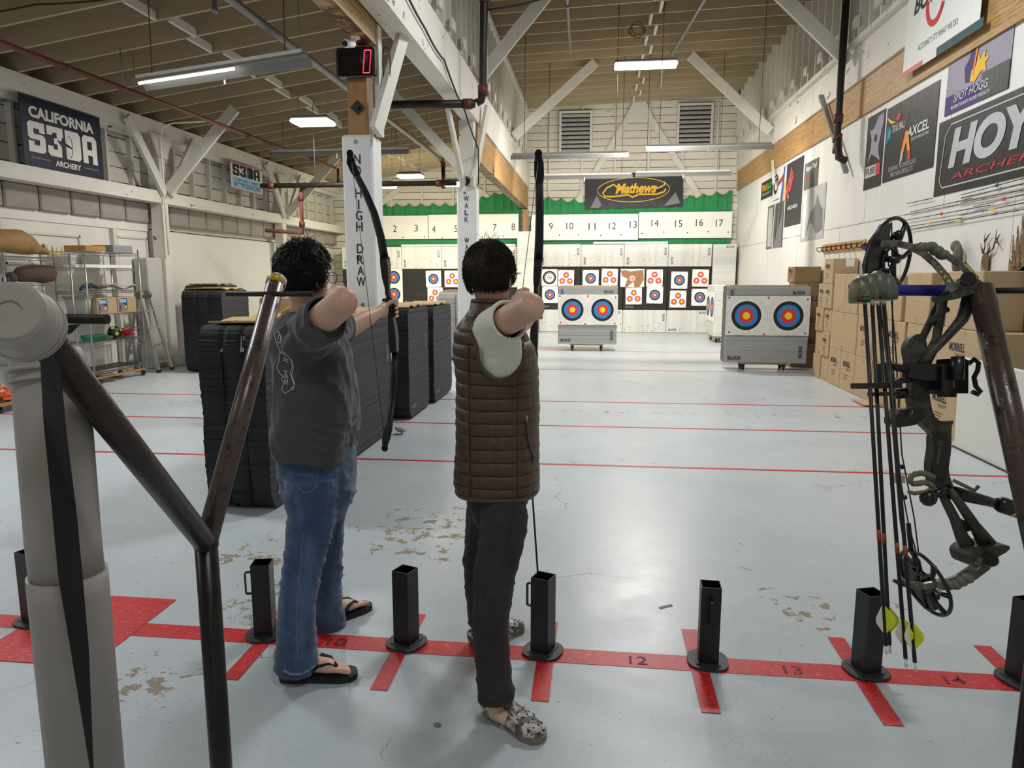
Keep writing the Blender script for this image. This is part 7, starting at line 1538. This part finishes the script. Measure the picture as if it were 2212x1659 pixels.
cA = shR.lerp(elR, .47); b.tube([shR + V((-.03, .1, -.03)), shR + V((0, .02, -.01)), shR.lerp(elR, .25) - V((0, 0, .006)), cA - V((0, 0, .010))], [.09, .086, .082, .08], 22); b.tube([V((-1.09, 2.56, 1.26)), V((-1.085, 2.54, 1.34)), shR + V((.0, .02, -.01))], [.075, .085, .08], 16); b.tube([shL + V((0, -.06, -.03)), shL, shL.lerp(elL, .42)], [.085, .082, .075], 20)
co, no, fs = remeshed(b, .0065, 3)
def f_ts(p, n_):
    q = V(p); low = max(0, min(1, (1.28 - q.z) / .25)); d = .011 * low * math.sin((q.x * 24 + q.y * 20) + q.z * 6 + 3.5 * noise.noise(V((q.x * 3, q.y * 3, q.z * 1.6)))) * (.6 + .5 * noise.noise(q * 3)) + .008 * max(0, 1 - abs(2.6 * noise.noise(V((q.x * 8 + q.z * 6, q.y * 8, q.z * 3.4)))))+ .005 * max(0, 1 - abs(3 * noise.noise(V((q.x * 15 - q.z * 9, q.y * 13, q.z * 6)))))
    d += .010 * math.exp(-((q.z - .99) / .06) ** 2) * (max(0, 1 - abs(2.4 * noise.noise(V((q.x * 5, q.y * 5, q.z * 22 + q.x * 10))))) - .4); g = math.exp(-((q - shR).length / .13) ** 2); return d + .005 * g * math.sin((q - shR).dot(V((.3, .3, -.9))) * 85 + 3 * noise.noise(q * 8))
axA = (elR - shR).normalized(); axL = (elL - shL).normalized(); cL = shL.lerp(elL, .42)
def d_ts(c_, n_): q = V(c_); return ((q - cA).dot(axA) > -.006 and n_.dot(axA) > .5 and (q - cA).length < .1) or ((q - cL).dot(axL) > -.006 and n_.dot(axL) > .5 and (q - cL).length < .1)
ts = shape(co, no, fs, f_ts, d_ts); o = part('t_shirt', ts, m_tee, pa); md = o.modifiers.new('t', 'SOLIDIFY'); md.thickness = .004; md.offset = -1; tr = bvh(ts)
cuff(ts, cA, axA, m_tee, o); cuff(ts, cL, axL, m_tee, o)
pb_ = MB()
for st_ in ([(601, 716), (592, 722), (597, 738), (606, 742), (609, 730), (601, 716)], [(603, 722), (600, 736)], [(607, 726), (605, 740)], [(597, 740), (606, 760), (603, 778), (598, 795), (606, 808), (617, 818), (612, 832), (608, 842), (616, 850), (622, 846)], [(608, 756), (620, 768), (632, 780), (634, 797), (630, 812), (637, 828), (634, 840), (622, 846)], [(604, 760), (618, 766), (628, 776), (632, 792), (627, 806), (633, 822), (636, 834), (628, 840)],
            [(611, 775), (616, 772), (612, 780), (617, 778)], [(617, 777), (622, 775), (618, 783), (622, 781)], [(613, 800), (618, 806), (615, 812), (622, 816)], [(620, 800), (616, 808), (622, 812), (620, 822)], [(616, 824), (622, 822), (620, 830), (616, 828), (616, 824)], [(612, 812), (608, 820), (614, 826)]):
    stroke(tr, st_, .0016, .0004, sub=3, b=pb_)
part('shirt_print', pb_, m_print, o, 'faded white line drawing on the back of the shirt')
part('neckband', MB().tube([(-1.13 + .07 * math.cos(a), 2.668 + .08 * math.sin(a), 1.458 + .004 * math.cos(a)) for a in np.linspace(0, 6.283, 41)[:-1]], .007, 8, closed=True), m_tee, o)
jb = trousers([((-1.1, 2.68, .62), X_, Y_, .09, .12, 2.3), ((-1.105, 2.68, .72), X_, Y_, .142, .17, 2.3), ((-1.108, 2.68, .84), X_, Y_, .15, .175, 2.3), ((-1.108, 2.68, .94), X_, Y_, .145, .165, 2.3)],
    [([hipN, J(674, 1120, 2.54), J(656, 1218, 2.49), J(641, 1310, 2.47), J(641, 1395, 2.49), J(640, 1440, 2.51)], [.106, .094, .077, .072, .077, .083]),
     ([hipF, J(700, 1130, 2.83), J(700, 1215, 2.86), J(703, 1290, 2.91), J(708, 1350, 2.96)], [.1, .088, .076, .074, .084])], None, m_jean, pa, .0095)
o = part('jeans', jb, m_jean, pa); tr = bvh(jb); m_sti = M('denim_stitching', (120, 130, 142), .8); sb = MB()
for st_ in ([(612, 972), (650, 988), (689, 992), (686, 1025), (684, 1050), (668, 1064), (652, 1062), (630, 1030), (618, 1000), (612, 972)], [(590, 975), (602, 1010), (615, 1045), (625, 1075)], [(728, 1010), (730, 1080), (724, 1150), (712, 1200)], [(655, 1150), (650, 1220), (642, 1300), (640, 1380), (645, 1425)]):
    stroke(tr, st_, .0013, .0004, sub=6, b=sb)
part('stitching', sb, m_sti, o); part('jeans_hem', stroke(tr, [(612, 1447), (628, 1456), (650, 1456), (672, 1444), (690, 1428)], .006, .0, sub=4), M('frayed_denim', (120, 132, 146), .9, col2=(60, 76, 100), thr=.5, dsc=60), o)
def sandal(heel, fd):
    heel = V(heel); f = V(fd).normalized(); s_ = V((f.y, -f.x, 0)); u = V((0, 0, 1))
    def P(a, v, z): return heel + f * a * 1.07 + s_ * v + u * z
    out = [(-.022, .0), (-.01, .026), (.03, .037), (.1, .038), (.16, .046), (.21, .053), (.25, .046), (.268, .024), (.27, 0), (.262, -.026), (.24, -.042), (.2, -.047), (.15, -.044), (.1, -.04), (.03, -.036), (-.01, -.024)]
    root = part('sandal', MB().prism([P(a, v * 1.04, .001) for a, v in out], u * .015).prism([P(a, v, .016) for a, v in out], u * .0085), M('black_rubber_sole', (24, 24, 25), .6, bump=.3, bs=150), pa)
    for q in (-1, 1):
        part('strap', MB().tube([P(.085, .042 * q, .018), P(.098, .045 * q, .04), P(.13, .036 * q, .07), P(.165, .018 * q, .068), P(.195, .009 + .002 * q, .05)], [.014, .017, .019, .016, .007], 8, flat=(1, .35)), M('black_webbing'), root)
    part('toe_post', MB().tube([P(.19, .009, .058), P(.212, .011, .026)], .005, 8), M('black_webbing'), root)
sandal((-1.212, 2.51, 0), (.97, .2, 0)); sandal((-1.235, 2.93, 0), (.55, .83, 0))
bow_up('bow', 'black upright bow held out by the archer in the charcoal t-shirt', [(831, 556, 3.34), (833, 575, 3.345), (835, 600, 3.35), (837, 622, 3.35), (841, 648, 3.35), (843, 660, 3.345), (844, 672, 3.345), (846, 688, 3.35), (848, 706, 3.35), (850, 725, 3.345), (851, 745, 3.34), (852, 762, 3.335)],
    [(831, 562, 3.335), (822, 510, 3.33), (808, 460, 3.3), (789, 415, 3.25), (770, 378, 3.18), (758, 352, 3.11), (756, 334, 3.08)], [(852, 758, 3.335), (851, 815, 3.33), (847, 870, 3.29), (841, 915, 3.23), (834, 948, 3.16), (831, 966, 3.12)], [(759, 345, 3.09), (832, 957, 3.13)], gA)
